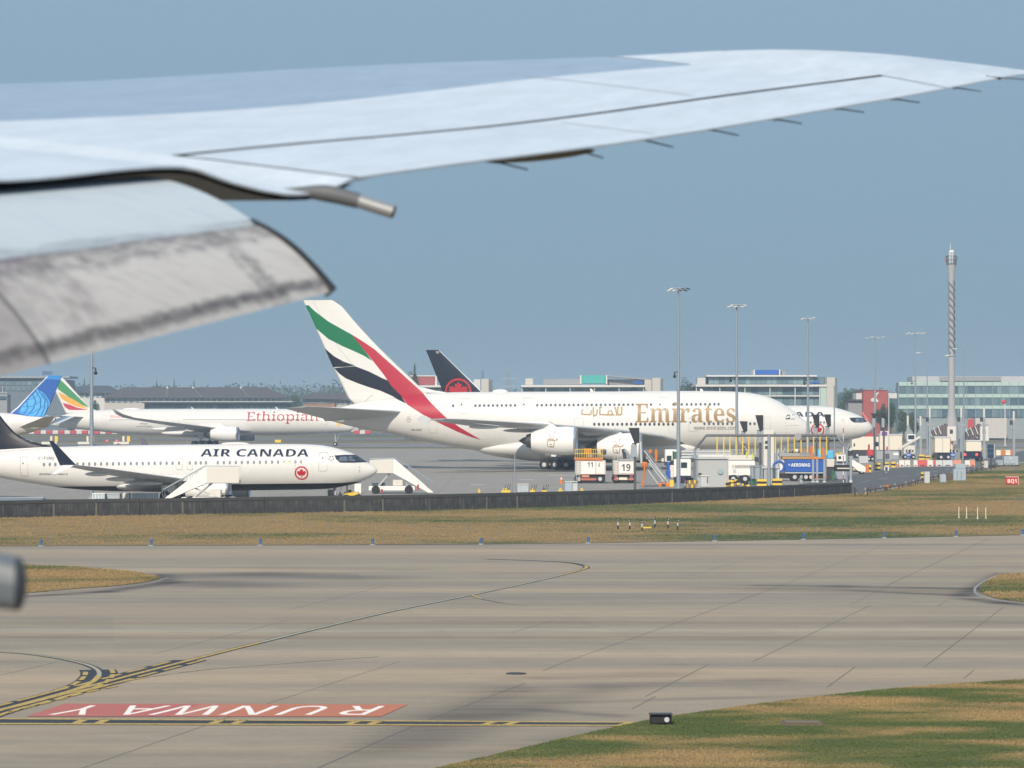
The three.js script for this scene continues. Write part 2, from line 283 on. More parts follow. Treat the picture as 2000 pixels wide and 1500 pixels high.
strip('near_grass', () => 1560, (u) => Math.min(1560, nearEdge(u)), 780, 2600, 160, 60, 0.02);
const isl = { top: curve([[-300, 1104], [0, 1103], [60, 1104], [150, 1108], [240, 1115], [290, 1122], [312, 1129]]), bot: curve([[-300, 1172], [0, 1163], [60, 1158], [150, 1150], [230, 1144], [290, 1136], [312, 1130]]) };
strip('grass_island', isl.bot, isl.top, -300, 312, 60, 24, 0.02);
const isr = { top: curve([[1912, 1152], [1925, 1138], [1950, 1124], [1975, 1121], [2050, 1119], [2300, 1115]]), bot: curve([[1912, 1154], [1925, 1162], [1950, 1170], [2000, 1176], [2100, 1186], [2300, 1205]]) };
strip('grass_island', isr.bot, isr.top, 1912, 2300, 50, 24, 0.02);
sow((x, D) => { const u = uOf(x, D), v = vOf(D); return u > 842 && v > nearEdge(u) + 1; }, -3, 18, 72, 104, 130000, 0.05);
sow((x, D) => { const u = uOf(x, D), v = vOf(D); return u > -60 && u < 2080 && v < farEdge(u) - 1.5 && v > vergeFar(u) + 1; }, -56, 74, 200, 460, 330000, 0.11);
sow((x, D) => { const u = uOf(x, D), v = vOf(D); return u > -60 && u < 310 && v > isl.top(u) && v < isl.bot(u); }, -32, -15, 140, 180, 22000, 0.085);
sow((x, D) => { const u = uOf(x, D), v = vOf(D); return u > 1914 && u < 2080 && v > isr.top(u) && v < isr.bot(u); }, 18, 32, 138, 172, 14000, 0.085);
{
  const im = new THREE.InstancedMesh(tuft, bladeMat, tufts.length), m = new THREE.Matrix4(), q = new THREE.Quaternion(), c = new THREE.Color();
  tufts.forEach(([x, D, h, r, g, b], i) => { const w = h * 1.25; q.setFromAxisAngle(V(0, 1, 0), hash(i, 3) * 6.28); im.setMatrixAt(i, m.compose(V(x, 0.015, -D), q, V(w, h, w))); im.setColorAt(i, c.setRGB(r, g, b)); });
  im.name = 'grass'; im.userData = { kind: 'stuff', label: 'short dry and green grass beside the taxiway', category: 'grass' }; im.castShadow = im.receiveShadow = true; scene.add(im);
}
// pale kerb line round the islands
{
  const k = new THREE.Group(); k.name = 'island_edging'; k.userData = { kind: 'structure', label: 'pale concrete edging round the grass islands' }; scene.add(k);
  const m = mat([0.27, 0.26, 0.245], 0.9);
  mesh('edging', ribbonGeo(pathOf([[60, 1162.5], [150, 1154], [230, 1147.5], [290, 1139], [330, 1128]]), 0.11, 0, 0.006), m, k); mesh('edging', ribbonGeo(pathOf([[1950, 1122], [1920, 1136], [1903, 1152], [1915, 1164], [1950, 1173], [2000, 1179], [2150, 1195]]), 0.12, 0, 0.006), m, k);
}
// apron and the strips behind it
const concreteTex = dataTex(1024, 1024, (i, j) => {
  const n = 128 + 34 * (fbm(i / 90, j / 26, 4) - 0.5) + 22 * (fbm(i / 12, j / 12, 3) - 0.5) + 12 * (hash(i, j) - 0.5), jn = (i % 256 < 2 || j % 256 < 2) ? 0.8 : 1;
  return [n * 1.02 * jn, n * jn, n * 0.965 * jn];
});
const apronMat = mat([1.22, 1.17, 1.08], 0.9, 0, { map: concreteTex });
{
  const pts = []; for (let u = -700; u <= 1680; u += 70) pts.push(gp(u, Math.max(wallBase(u) - 1, 963)));
  for (const [u, v] of [[1750, 950], [1850, 930], [1950, 910], [2100, 893], [2600, 868]]) pts.push(gp(u, v));
  pts.push(V(420, 0, -760), V(-420, 0, -760));
  structure('apron', uvMetres(flatPoly(pts, 0.005), 30), apronMat);
  const farTaxi = (name, D0, D1, m) => structure(name, uvMetres(flatPoly([V(-900, 0, -D0), V(900, 0, -D0), V(900, 0, -D1), V(-900, 0, -D1)], 0.01), 40), m);
  farTaxi('far_taxiway', 790, 905, mat([0.85, 0.85, 0.87], 0.9, 0, { map: concreteTex })); farTaxi('far_runway', 980, 1090, mat([0.62, 0.63, 0.66], 0.9, 0, { map: concreteTex }));
  structure('perimeter_road', uvMetres(flatPoly([V(-900, 0, -1240), V(900, 0, -1240), V(900, 0, -1420), V(-900, 0, -1420)], 0.01), 40), mat([0.5, 0.5, 0.52], 0.9, 0, { map: concreteTex }));
  // service road with its edge lines
  const near = [[1585, 957], [1690, 963], [1760, 951], [1840, 931], [1910, 918], [1975, 905], [2060, 893], [2300, 876]], farS = [[1470, 955], [1560, 945], [1640, 930], [1740, 915], [1850, 908], [1935, 895], [2000, 880], [2200, 864]];
  const asphalt = mat([0.42, 0.44, 0.47], 0.9, 0, { map: concreteTex });
  structure('service_road', uvMetres(flatPoly([...near, ...farS.slice().reverse()].map(([u, v]) => gp(u, v)), 0.012), 22), asphalt);
  const g = new THREE.Group(); g.name = 'road_markings'; g.userData = { kind: 'structure', label: 'white edge lines and dashes of the service road' }; scene.add(g);
  mesh('edge_line', ribbonGeo(pathOf([[1690, 962.5], [1760, 950], [1840, 930.5], [1910, 917.5], [1975, 904.5]]), 0.18, 0, 0.02), whitePaint, g); mesh('edge_line', ribbonGeo(pathOf([[1475, 955], [1560, 945.5], [1640, 931], [1720, 920]]), 0.2, 0, 0.02), whitePaint, g);
  const mid = pathOf([[1640, 948], [1720, 936], [1820, 922], [1920, 905], [2000, 893]]); for (let t = 0; t < 0.98; t += 0.07) mesh('dash', ribbonGeo(mid, 0.14, 0, 0.02, t, t + 0.035, 4), whitePaint, g);
  for (const [u0, u1, v] of [[1015, 1042, 937], [1070, 1122, 928.5], [920, 945, 947], [1100, 1125, 912]]) mesh('stand_line', flatPoly([gp(u0, v - 0.5), gp(u1, v - 0.5), gp(u1, v + 0.5), gp(u0, v + 0.5)], 0.016), whitePaint, g);
  // paved patch in the verge
  structure('paved_patch', uvMetres(flatPoly([gp(1958, 978), gp(1985, 970), gp(2120, 965), gp(2120, 976), gp(2000, 980)], 0.03), 20), mat([0.7, 0.7, 0.72], 0.9, 0, { map: concreteTex }));
}

// ------------------------------------------------------------------ airliners
const YAW = 0.105;                                       // parked parallel to the runway, noses a little nearer
function frameOf(O, th) {                                // frame point -> (x, y) in an airliner's own side view at lateral z
  const c = Math.cos(th), s = Math.sin(th), rx = -O.x, rz = -O.z;
  return (u, v, zo = 0) => {
    const dx = (u - 1000) / FOCAL, dy = (HORIZON - v) / FOCAL, dz = -1;
    const ox = c * rx - s * rz, oz = s * rx + c * rz, lx = c * dx - s * dz, lz = s * dx + c * dz, t = (zo - oz) / lz;
    return [ox + t * lx, EYE + t * dy];
  };
}
const airfoil = (n) => { // closed loop, x 0 (leading) .. 1 (trailing), thickness 1
  const up = [], lo = [];
  for (let i = 0; i <= n; i++) { const x = (1 - Math.cos(Math.PI * i / n)) / 2, t = 5 * (0.2969 * Math.sqrt(x) - 0.126 * x - 0.3516 * x * x + 0.2843 * x ** 3 - 0.1036 * x ** 4); up.push([x, t * 0.58]); lo.push([x, -t * 0.42]); }
  return [...up, ...lo.reverse().slice(1, -1)];
};
const FOIL = airfoil(8);
// sections [x of leading edge, y, z, chord, thickness ratio]; nose towards +x; vertical = true for fins
function foilLoft(secs, vertical = false, uvBox) {
  const n = FOIL.length, pos = [], uv = [], idx = [];
  for (const [x, y, z, ch, th, inc = 0] of secs) for (const [fx, fy] of FOIL) {
    const px = x - fx * ch, off = fy * ch * th; pos.push(px, vertical ? y : y + off - fx * ch * inc, vertical ? z + off * 0.95 : z); const P = pos.slice(-3); uv.push(...(uvBox ? uvBox(P[0], P[1]) : [P[0], P[2]]));
  }
  for (let k = 0; k < secs.length - 1; k++) for (let i = 0; i < n; i++) { const a = k * n + i, b = k * n + (i + 1) % n, c = a + n, d = b + n; idx.push(a, c, d, a, d, b); }
  for (const k of [0, secs.length - 1]) for (let i = 1; i < n - 1; i++) idx.push(k * n, k * n + i, k * n + i + 1);
  const g = new THREE.BufferGeometry(); g.setAttribute('position', new THREE.Float32BufferAttribute(pos, 3)); g.setAttribute('uv', new THREE.Float32BufferAttribute(uv, 2)); g.setIndex(idx); g.computeVertexNormals(); return g;
}
const latheX = (pts, n = 28) => new THREE.LatheGeometry(pts.map(([x, r]) => new THREE.Vector2(Math.max(r, 0.001), x)), n).rotateZ(-Math.PI / 2);   // pts [x, radius]
function wheelInto(parent, x, y, z, r, w) {
  const t = mesh('wheel', joined([new THREE.CylinderGeometry(r, r, w * 0.7, 20).rotateX(Math.PI / 2), new THREE.CylinderGeometry(r * 0.88, r * 0.88, w, 20).rotateX(Math.PI / 2)]).translate(x, y, z), M.rubber, parent);
  return t;
}
function hubInto(parent, x, y, z, r, w) { mesh('hub', new THREE.CylinderGeometry(r * 0.45, r * 0.5, w * 1.06, 14).rotateX(Math.PI / 2).translate(x, y, z), M.pale, parent); }

class Airliner {
  constructor(name, label, O, th, near = 1) {
    this.g = thing(name, label, 'airliner', O, th); this.px = frameOf(O, th); this.near = near; this.O = O;
  }
  // stations [u, top, bottom] of the frame; widest half width w
  fuselage(st, w, x0, x1, ymax, W, H, draw, grime = 0.05, base = '#d5d4d0') {
    const s = st.map(([u, a, b]) => { const t = this.px(u, a), q = this.px(u, b); return [t[0], t[1], q[1]]; }).sort((a, b) => a[0] - b[0]);
    this.top = curve(s.map((q) => [q[0], q[1]])); this.bot = curve(s.map((q) => [q[0], q[2]]));
    const hm = Math.max(...s.map((q) => q[1] - q[2])); this.xa = s[0][0]; this.xb = s[s.length - 1][0];
    this.half = (x) => Math.min(w, w * Math.pow(clamp((this.top(x) - this.bot(x)) / hm, 0.0001, 1), 0.92));
    this.uv = (x, y) => [(x - x0) / (x1 - x0), y / ymax];
    this.cx = (x) => (x - x0) / (x1 - x0) * W; this.cy = (y) => (1 - y / ymax) * H; this.W = W; this.H = H;
    this.tex = canvasTex(W, H, (c) => {
      c.fillStyle = base; c.fillRect(0, 0, W, H); this.c = c; draw(c, this);
      for (let k = 0; k < 260; k++) { c.fillStyle = `rgba(110,105,95,${rr(0.01, grime)})`; c.fillRect(rnd() * W, H * (0.55 + 0.45 * rnd()), rr(20, 180), rr(1, 5)); }
    });
    this.skin = mat([1, 1, 1], 0.42, 0, { map: this.tex, specularIntensity: 0.6 });
    const nu = 150, nv = 44;
    const geo = surface(nu, nv, (a, b) => {
      const k = a < 0.1 ? a * a / 0.1 * 0.5 : a > 0.9 ? 1 - (1 - a) * (1 - a) / 0.1 * 0.5 : 0.05 + (a - 0.1) / 0.8 * 0.9;
      const x = lerp(this.xa, this.xb, k), A = this.top(x), B = this.bot(x), ang = b * 2 * Math.PI, y = (A + B) / 2 + (A - B) / 2 * Math.cos(ang), z = this.half(x) * Math.sin(ang), p = V(x, y, z), q = this.uv(x, y); p.u = q[0]; p.v = q[1]; return p;
    });
    this.body = mesh('fuselage', geo, this.skin, this.g); return this;
  }
  z(x, y) { const A = this.top(x), B = this.bot(x), k = clamp((y - (A + B) / 2) / ((A - B) / 2), -0.999, 0.999); return this.near * this.half(x) * Math.sqrt(1 - k * k); }
  // a drawing helper: path through frame points on the near side
  path(pts, zo = null) { const c = this.c; c.beginPath(); pts.forEach(([u, v], i) => { const [x, y] = this.px(u, v, zo ?? this.zo); i ? c.lineTo(this.cx(x), this.cy(y)) : c.moveTo(this.cx(x), this.cy(y)); }); }
  fill(pts, color, zo) { this.path(pts, zo); this.c.closePath(); this.c.fillStyle = color; this.c.fill(); }
  line(pts, color, w, zo) { this.path(pts, zo); this.c.strokeStyle = color; this.c.lineWidth = w; this.c.lineCap = this.c.lineJoin = 'round'; this.c.stroke(); }
  text(str, u0, u1, vt, vb, font, color, skew = 0) {
    const c = this.c, [x0, y0] = this.px(u0, vb, this.zo), [x1, y1] = this.px(u1, vt, this.zo); c.save(); c.translate(this.cx(x0), this.cy(y0)); c.font = font; c.fillStyle = color;
    c.transform((this.cx(x1) - this.cx(x0)) / c.measureText(str).width, 0, skew, (this.cy(y0) - this.cy(y1)) / 72, 0, 0); c.fillText(str, 0, 0); c.restore();
  }
  disc(u, v, r, color, stroke) { const [x, y] = this.px(u, v, this.zo), [x2] = this.px(u + r, v, this.zo), c = this.c; c.beginPath(); c.arc(this.cx(x), this.cy(y), Math.abs(this.cx(x2) - this.cx(x)), 0, 7); if (stroke) { c.strokeStyle = color; c.lineWidth = stroke; c.stroke(); } else { c.fillStyle = color; c.fill(); } }
  leaf(u, v, r, color, squash = 1) { // maple leaf, r in frame pixels
    const half = [[0, 1.0], [.16, .68], [.36, .78], [.30, .30], [.56, .56], [.63, .42], [.95, .46], [.85, .16], [.98, .06], [.55, -.34], [.60, -.50], [.06, -.42], [.07, -.95]];
    this.fill([...half, ...half.slice().reverse().map(([a, b]) => [-a, b])].map(([a, b]) => [u + a * r, v - b * r * squash]), color);
  }
  windows(us, v, w, h, m = M.windowPane, name = 'window') {
    const geo = new THREE.CircleGeometry(0.5, 14).scale(w, h, 1);
    for (const u of us) {
      const [x0, y0] = this.px(u, typeof v === 'function' ? v(u) : v, this.near * this.half((this.xa + this.xb) / 2) * 0.95), z = this.z(x0, y0), o = mesh(name, geo, m, this.g);
      const e = 0.05, n = V(-(this.z(x0 + e, y0) - this.z(x0 - e, y0)) / (2 * e), -(this.z(x0, y0 + e) - this.z(x0, y0 - e)) / (2 * e), 1); if (this.near < 0) n.set(-n.x, -n.y, -1); n.normalize();
      o.position.set(x0 + n.x * 0.015, y0 + n.y * 0.015, z + n.z * 0.015); o.quaternion.setFromUnitVectors(V(0, 0, 1), n);
    }
  }
  door(u0, v0, u1, v1, m = M.pale, lw = 0.05) {
    const zz = this.near * this.half(0) * 0.95, [x0, y1] = this.px(u0, v0, zz), [x1, y0] = this.px(u1, v1, zz), r = Math.min(x1 - x0, y1 - y0) * 0.2;
    const rect = (S, i) => { const a = x0 + i, b = x1 - i, c = y0 + i, d = y1 - i, q = r; S.moveTo(a + q, c); S.lineTo(b - q, c); S.quadraticCurveTo(b, c, b, c + q); for (let k = 1; k < 8; k++) S.lineTo(b, lerp(c + q, d - q, k / 8)); S.lineTo(b, d - q); S.quadraticCurveTo(b, d, b - q, d); S.lineTo(a + q, d); S.quadraticCurveTo(a, d, a, d - q); for (let k = 7; k > 0; k--) S.lineTo(a, lerp(c + q, d - q, k / 8)); S.lineTo(a, c + q); S.quadraticCurveTo(a, c, a + q, c); return S; };
    const s = rect(new THREE.Shape(), 0); s.holes.push(rect(new THREE.Path(), lw)); const g = new THREE.ShapeGeometry(s, 4), p = g.attributes.position;
    for (let i = 0; i < p.count; i++) p.setZ(i, this.z(p.getX(i), p.getY(i)) + this.near * 0.02); g.computeVertexNormals();
    return mesh('door', g, m, this.g);
  }
  fin(le, te, th = 0.10) { // curves of frame points, base first; textured by the same side view
    const a = le.map(([u, v]) => this.px(u, v)), b = te.map(([u, v]) => this.px(u, v)), L = curve(a.map(([x, y]) => [y, x])), T = curve(b.map(([x, y]) => [y, x]), false), y0 = Math.min(a[0][1], b[0][1]), y1 = a[a.length - 1][1], secs = [];
    for (let k = 0; k <= 16; k++) { const y = lerp(y0, y1, k / 16), x = L(y), c = x - T(y); secs.push([x, y, 0, c, th * (0.75 + 0.25 * (1 - k / 16))]); }
    return mesh('fin', foilLoft(secs, true, this.uv), this.skin, this.g);
  }
  surf(name, secs, m, th = 0.11) { // pairs both sides; secs [u, v, z, chord, dv?] of the leading edge seen on the near side
    const s = secs.map(([u, v, z, ch, t, inc]) => { const [x, y] = this.px(u, v, z * this.near); return [x, y, z, ch, t ?? th, inc ?? 0]; }), out = [];
    for (const q of [1, -1]) out.push(mesh(name, foilLoft(s.map(([x, y, z, c, t, i]) => [x, y, z * q * this.near, c, t, i])), m, this.g));
    return out;                                         // [near, far]
  }
  engine(u, v, z, len, r, skin, D0 = 0) { // u, v: centre of the intake lip; on both sides
    const [x, y] = this.px(u, v, z * this.near);
    for (const q of [this.near, -this.near]) {
      const e = new THREE.Group(); e.name = 'engine'; e.position.set(x, y, z * q); this.g.add(e);
      mesh('nacelle', latheX([[-len, r * 0.70], [-len * 0.8, r * 0.84], [-len * 0.5, r * 0.97], [-len * 0.25, r], [-len * 0.06, r * 0.95]]), skin, e);
      mesh('intake_lip', latheX([[-len * 0.06, r * 0.951], [-len * 0.015, r * 0.915], [0, r * 0.86], [-len * 0.03, r * 0.80], [-len * 0.12, r * 0.78]]), M.metal, e);
      mesh('fan', latheX([[-len * 0.28, r * 0.78], [-len * 0.27, r * 0.3], [-len * 0.10, 0.01]]), M.dark, e); mesh('duct', latheX([[-len * 0.12, r * 0.78], [-len * 0.28, r * 0.78]]), M.grey, e);
      mesh('core_cowl', latheX([[-len * 0.82, r * 0.64], [-len * 1.04, r * 0.50], [-len * 1.12, r * 0.42]]), M.darkMetal, e); mesh('exhaust_cone', latheX([[-len * 1.06, r * 0.36], [-len * 1.2, r * 0.2], [-len * 1.30, 0.01]]), M.darkMetal, e);
      mesh('exhaust_ring', latheX([[-len, r * 0.69], [-len * 0.98, r * 0.62], [-len * 0.82, r * 0.6]]), M.dark, e);
      mesh('pylon', foilLoft([[-len * 0.35, r * 0.80, 0, len * 0.95, 0.10], [-len * 0.62, r * 1.35, 0, len * 0.95, 0.08]], true), M.white, e);
    }
  }
  gear(name, x, y0, z, rows, r, w, track, leg = true) {
    const g = new THREE.Group(); g.name = name; g.position.set(x, 0, z); this.g.add(g);
    for (let k = 0; k < rows; k++) for (const s of track) { const px = (k - (rows - 1) / 2) * r * 2.25; wheelInto(g, px, r, s, r, w); hubInto(g, px, r, s, r, w); }
    mesh('strut', joined([barGeo(V(0, r, 0), V(0, y0, 0), r * 0.22), barGeo(V(0, r * 1.2, 0), V(r * 1.8, y0, 0), r * 0.1), barGeo(V(0, r, track[0]), V(0, r, track[track.length - 1]), r * 0.14)]), M.pale, g);
    if (rows > 1) mesh('bogie_beam', barGeo(V(-rows * r, r, 0), V(rows * r, r, 0), r * 0.2), M.grey, g);
    if (leg) mesh('gear_door', boxAt(0.2, y0 * 0.8, track[track.length - 1] * 1.1, r * 2.2, y0 * 0.45, 0.06), M.white, g);
  }
}
const wingSkin = mat([0.52, 0.54, 0.55], 0.45), wingWhite = mat([0.66, 0.66, 0.65], 0.4), belly = mat([0.68, 0.68, 0.66], 0.4), nacelleWhite = mat([0.76, 0.76, 0.74], 0.32, 0, { clearcoat: 0.4, clearcoatRoughness: 0.2 });

// ---- the double-decker
{
  const A = new Airliner('double_deck_airliner', 'huge white double-deck airliner with red, green and black stripes on its tail', V(6.66, 0, -481), -YAW);
  A.zo = 3.2;
  A.fuselage([[632, 804, 818], [660, 797, 826], [700, 787, 836], [760, 776, 846], [850, 767.5, 866], [940, 765.5, 881], [1050, 765, 889], [1200, 764.5, 885], [1330, 763.5, 878], [1400, 764, 877], [1440, 765.2, 877], [1475, 769, 876], [1500, 775, 874], [1522, 784.5, 871], [1545, 799, 866], [1560, 810.5, 861], [1572, 821.5, 855], [1580, 831, 848], [1583, 839, 841]], 3.57, -36.5, 46, 25.5, 2048, 640, (c, q) => {
    const G = '#006b42', R = '#aa2036', K = '#0d1424', gold = '#937a55';
    q.zo = 0.4;
    q.fill([[592, 586], [613, 607], [640.7, 628], [663, 640.5], [686, 653], [704, 674.5], [726.8, 705], [708.7, 693.8], [686, 683.6], [670, 676.8], [640.7, 662], [616.9, 641.6]], G);
    q.fill([[634, 681], [652, 696], [670, 706], [692.8, 714], [672, 716.4], [649.8, 717]], K);
    q.fill([[652, 718.7], [692.8, 715.3], [720, 725.5], [747, 739], [758.6, 743.6], [776.7, 764], [796, 788.5], [780, 781], [765, 773], [742.7, 763], [720, 756], [697, 748], [674.7, 739], [661, 729]], K);
    q.fill([[686, 653], [710, 668], [731, 682.4], [754, 702.8], [776.7, 723], [799.4, 743.6], [824.3, 766], [844.7, 786.7], [876, 816], [903.7, 835.5], [943, 859], [924, 853.6], [897, 843], [872, 831], [838, 814.4], [799.4, 791], [788, 777.6], [765, 755], [749.5, 732], [729, 706]], R);
    q.line([[611, 589], [640, 645], [663, 682], [690, 714]], 'rgba(90,95,95,0.45)', 1.2); q.line([[712, 785], [722, 775], [728, 771]], 'rgba(90,90,90,0.6)', 1.5); q.line([[690, 786], [745, 780], [800, 777]], 'rgba(120,120,120,0.35)', 1);
    q.zo = 3.2;
    q.text('Emirates', 1240, 1438, 788, 825, 'bold 100px serif', gold); q.text('www.emirates.com', 1355, 1440, 832, 839.5, '100px sans-serif', '#4b4643'); q.text('A6-EUI', 801, 822, 838, 842, 'bold 100px sans-serif', '#555');
    // the same name in Arabic letters, stroke by stroke
    const a = (x, y) => [1120 + x * 0.17, 780 + y * 0.17];
    for (const s of [[[555, 92], [553, 170], [540, 178]], [[510, 92], [508, 165], [500, 175], [525, 176]], [[478, 95], [500, 172]], [[465, 178], [425, 178], [402, 176], [400, 148], [415, 130], [436, 132], [445, 150], [442, 176]], [[400, 177], [305, 174]], [[305, 172], [303, 95], [318, 92]], [[275, 120], [270, 165], [255, 185], [235, 190]], [[228, 100], [230, 172]], [[205, 130], [200, 168], [185, 174], [110, 172], [96, 165], [100, 130], [108, 120]]]) q.line(s.map(([x, y]) => a(x, y)), gold, 6.4);
    for (const [x, y] of [[148, 100], [166, 100], [487, 188]]) q.disc(...a(x, y), 1.1, gold);
    const logo = (u, v, k) => { for (const s of [[[-4, -6], [-1, -3], [-5, 0], [2, 0]], [[3, -8], [2, 0], [4, 2], [2, 8], [-2, 6]], [[-6, 2], [6, 2]], [[-6, 3], [-5, 8], [0, 8]]]) q.line(s.map(([x, y]) => [u + x * k, v + y * k]), '#8d8075', 1.3); };
    logo(797.5, 818, 0.8);
    for (const [u, v0, v1] of [[980, 768, 887], [1160, 768, 884], [1308, 767, 876], [1480, 772, 872], [760, 780, 844]]) q.line([[u, v0], [u, v1]], 'rgba(120,120,120,0.16)', 1);
    q.line([[860, 812], [1500, 812]], 'rgba(120,120,120,0.10)', 1); for (const v of [826, 833, 838.5, 846]) q.disc(1534.7, v, 0.8, '#777'); q.line([[1537, 831], [1560, 831]], '#999', 1.2);
  });
  A.fin([[835, 768], [824, 759.5], [810.7, 746], [776.7, 714], [731, 669], [695, 630], [672, 603], [660, 590.5], [650, 586]], [[690, 790], [682.6, 784.4], [649.7, 716.4], [592.6, 587]], 0.095);
  mesh('fin_root_fairing', foilLoft([[...A.px(880, 767), 0, 12, 0.05], [...A.px(850, 763), 0, 9.5, 0.05], [...A.px(828, 757), 0, 7, 0.05]].map(([x, y, z, c, t]) => [x, y, z, c, t]), true, () => [0.6, 0.9]), A.skin, A.g);
  A.windows([884, ...Array.from({ length: 10 }, (_, k) => 927.5 + 8.65 * k), ...Array.from({ length: 22 }, (_, k) => 1048.8 + 8.87 * k), 1271, 1315, 1331, 1341, 1350, 1359, 1368, 1377, 1386, 1395, 1403], (u) => 792.5 - (u - 884) * 0.0058, 0.36, 0.46);
  A.windows(Array.from({ length: 18 }, (_, k) => 1161 + 9 * k), 828.6, 0.36, 0.46, M.dark); A.windows([1375.8, 1384.8, 1393.8, 1402.8, 1411.6, 1420.6, 1429.6, 1465, 1473.6], 827.6, 0.36, 0.46);
  for (const d of [[896, 777.5, 915.5, 807.5], [1018, 776, 1037.5, 806], [1284.5, 775, 1303, 805], [1345, 815, 1363, 843], [1492, 814, 1505, 842], [836, 821, 853, 846], [1122, 815.5, 1140, 838]]) A.door(...d, M.pale, 0.07);
  A.windows([900.5, 1022.5, 1288.5, 1348.5], (u) => u > 1340 ? 825 : 790, 0.22, 0.34, M.dark, 'door_window');
  for (const [a, b, c, d] of [[1534, 1542.5, 810, 819], [1544, 1551.5, 809.5, 819], [1552.5, 1561, 809.5, 816]]) {
    const P = [[a + 3, c], [b, c], [b, d], [a, d]].map(([u, v]) => A.px(u, v, 2.6)), S = new THREE.Shape(P.map(([x, y]) => new THREE.Vector2(x, y))), g = new THREE.ShapeGeometry(S), p = g.attributes.position;
    for (let i = 0; i < p.count; i++) p.setZ(i, A.z(p.getX(i), p.getY(i)) + 0.03); g.computeVertexNormals(); mesh('cockpit_window', g, M.glass, A.g);
  }
  const wings = A.surf('wing', [[1338, 866, 3.2, 18.6, 0.11], [1300, 852, 7, 16.0, 0.12], [1216, 841, 14.9, 11.6, 0.11], [1075, 829.5, 25.7, 8.2, 0.10], [905, 819.5, 37, 4.9, 0.09], [868, 818.5, 39.6, 3.6, 0.08]], wingSkin);
  for (const w of wings) { const s = w === wings[0] ? 1 : -1;
    for (const [u, v, z, L] of [[960, 834, 31, 4.2], [1035, 841, 24, 5.5], [1100, 849, 18.5, 6], [1170, 857, 11, 7]]) { const [x, y] = A.px(u, v, z); mesh('flap_track_fairing', new THREE.SphereGeometry(1, 14, 8).scale(L / 2, 0.28, 0.3).translate(x - 1, y, z * s), wingWhite, w); }
    const [tx, ty] = A.px(835, 818.5, 39.8); mesh('wingtip_fence', foilLoft([[tx - 0.3, ty + 0.45, 39.9 * s, 0.6, 0.06], [tx + 0.6, ty, 39.9 * s, 1.9, 0.06], [tx - 0.2, ty - 0.6, 39.9 * s, 0.6, 0.06]], true), wingSkin, w);
    const [fx, fy] = A.px(1000, 846, 14); mesh('flap', foilLoft([[fx + 6, fy + 0.6, 6 * s, 5.5, 0.10], [fx - 2.2, fy + 1.0, 15 * s, 3.6, 0.10], [fx - 7.2, fy + 1.75, 25 * s, 2.6, 0.10]]), wingSkin, w);
  }
  mesh('wing_root_fairing', new THREE.SphereGeometry(1, 30, 16).scale(16.5, 2.1, 4.0).translate(A.px(1150, 876)[0], A.px(1150, 874)[1] - 0.1, 0), belly, A.g);
  A.surf('tailplane', [[790, 805.5, 1.6, 11.6, 0.13, 0.11], [772, 803, 3.4, 10.6, 0.12, 0.10], [622, 795, 14.2, 4.6, 0.10, 0.06], [598, 794.3, 15.3, 3.0, 0.08, 0.05]], wingSkin);
  const logoTex = canvasTex(512, 256, (c, w, h) => { c.fillStyle = '#e8e8e5'; c.fillRect(0, 0, w, h); c.strokeStyle = '#a0866f'; c.lineWidth = 4.5; c.lineCap = 'round';
    for (const s of [[[-20, -30], [0, -12], [-26, -2], [14, -2]], [[22, -48], [14, 0], [24, 10], [16, 44], [-6, 36]], [[-34, 8], [40, 2]], [[-34, 14], [-28, 40], [4, 44]], [[-12, 26], [2, 27]], [[38, 0], [50, -8], [44, 4]]]) for (const X of [128, 384]) { c.beginPath(); s.forEach(([x, y], i) => i ? c.lineTo(X + x * 0.72, 122 + y * 0.85) : c.moveTo(X + x * 0.72, 122 + y * 0.85)); c.stroke(); } });
  const cowl = mat([1, 1, 1], 0.32, 0, { map: logoTex, clearcoat: 0.4, clearcoatRoughness: 0.2 });
  A.engine(1127, 861, 25.7, 6.2, 1.98, nacelleWhite); A.engine(1254, 873, 14.9, 6.2, 1.98, nacelleWhite);
  A.g.traverse((o) => { if (o.name !== 'nacelle') return; const g = o.geometry.clone(), p = g.attributes.position, uv = g.attributes.uv; for (let i = 0; i < p.count; i++) uv.setXY(i, clamp((p.getX(i) + 6.2) / 6.2) * 0.5 + 0.02, 0.5 + p.getY(i) / 7); o.geometry = g; o.material = cowl; });
  const gx = A.px(1090, 905, 5)[0];
  A.gear('main_gear', gx - 0.5, 3.2, 3.2, 3, 0.70, 0.5, [-0.9, 0.9]); A.gear('main_gear', gx - 0.5, 3.2, -3.2, 3, 0.70, 0.5, [-0.9, 0.9]); A.gear('main_gear', gx + 4, 3.4, 6.0, 2, 0.70, 0.5, [-0.8, 0.8]); A.gear('main_gear', gx + 4, 3.4, -6.0, 2, 0.70, 0.5, [-0.8, 0.8]); A.gear('nose_gear', A.px(1520, 900)[0], 3.4, 0, 1, 0.62, 0.4, [-0.5, 0.5], false);
  const dome = A.px(977, 765); mesh('antenna_dome', new THREE.SphereGeometry(1, 20, 8).scale(1.15, 0.36, 0.8).translate(dome[0], dome[1], 0), M.white, A.g);
  for (const u of [1157, 1372]) { const [x, y] = A.px(u, 765); mesh('blade_antenna', foilLoft([[x + 0.3, y - 0.1, 0, 0.5, 0.2], [x - 0.1, y + 0.42, 0, 0.3, 0.2]], true), M.white, A.g); }
}
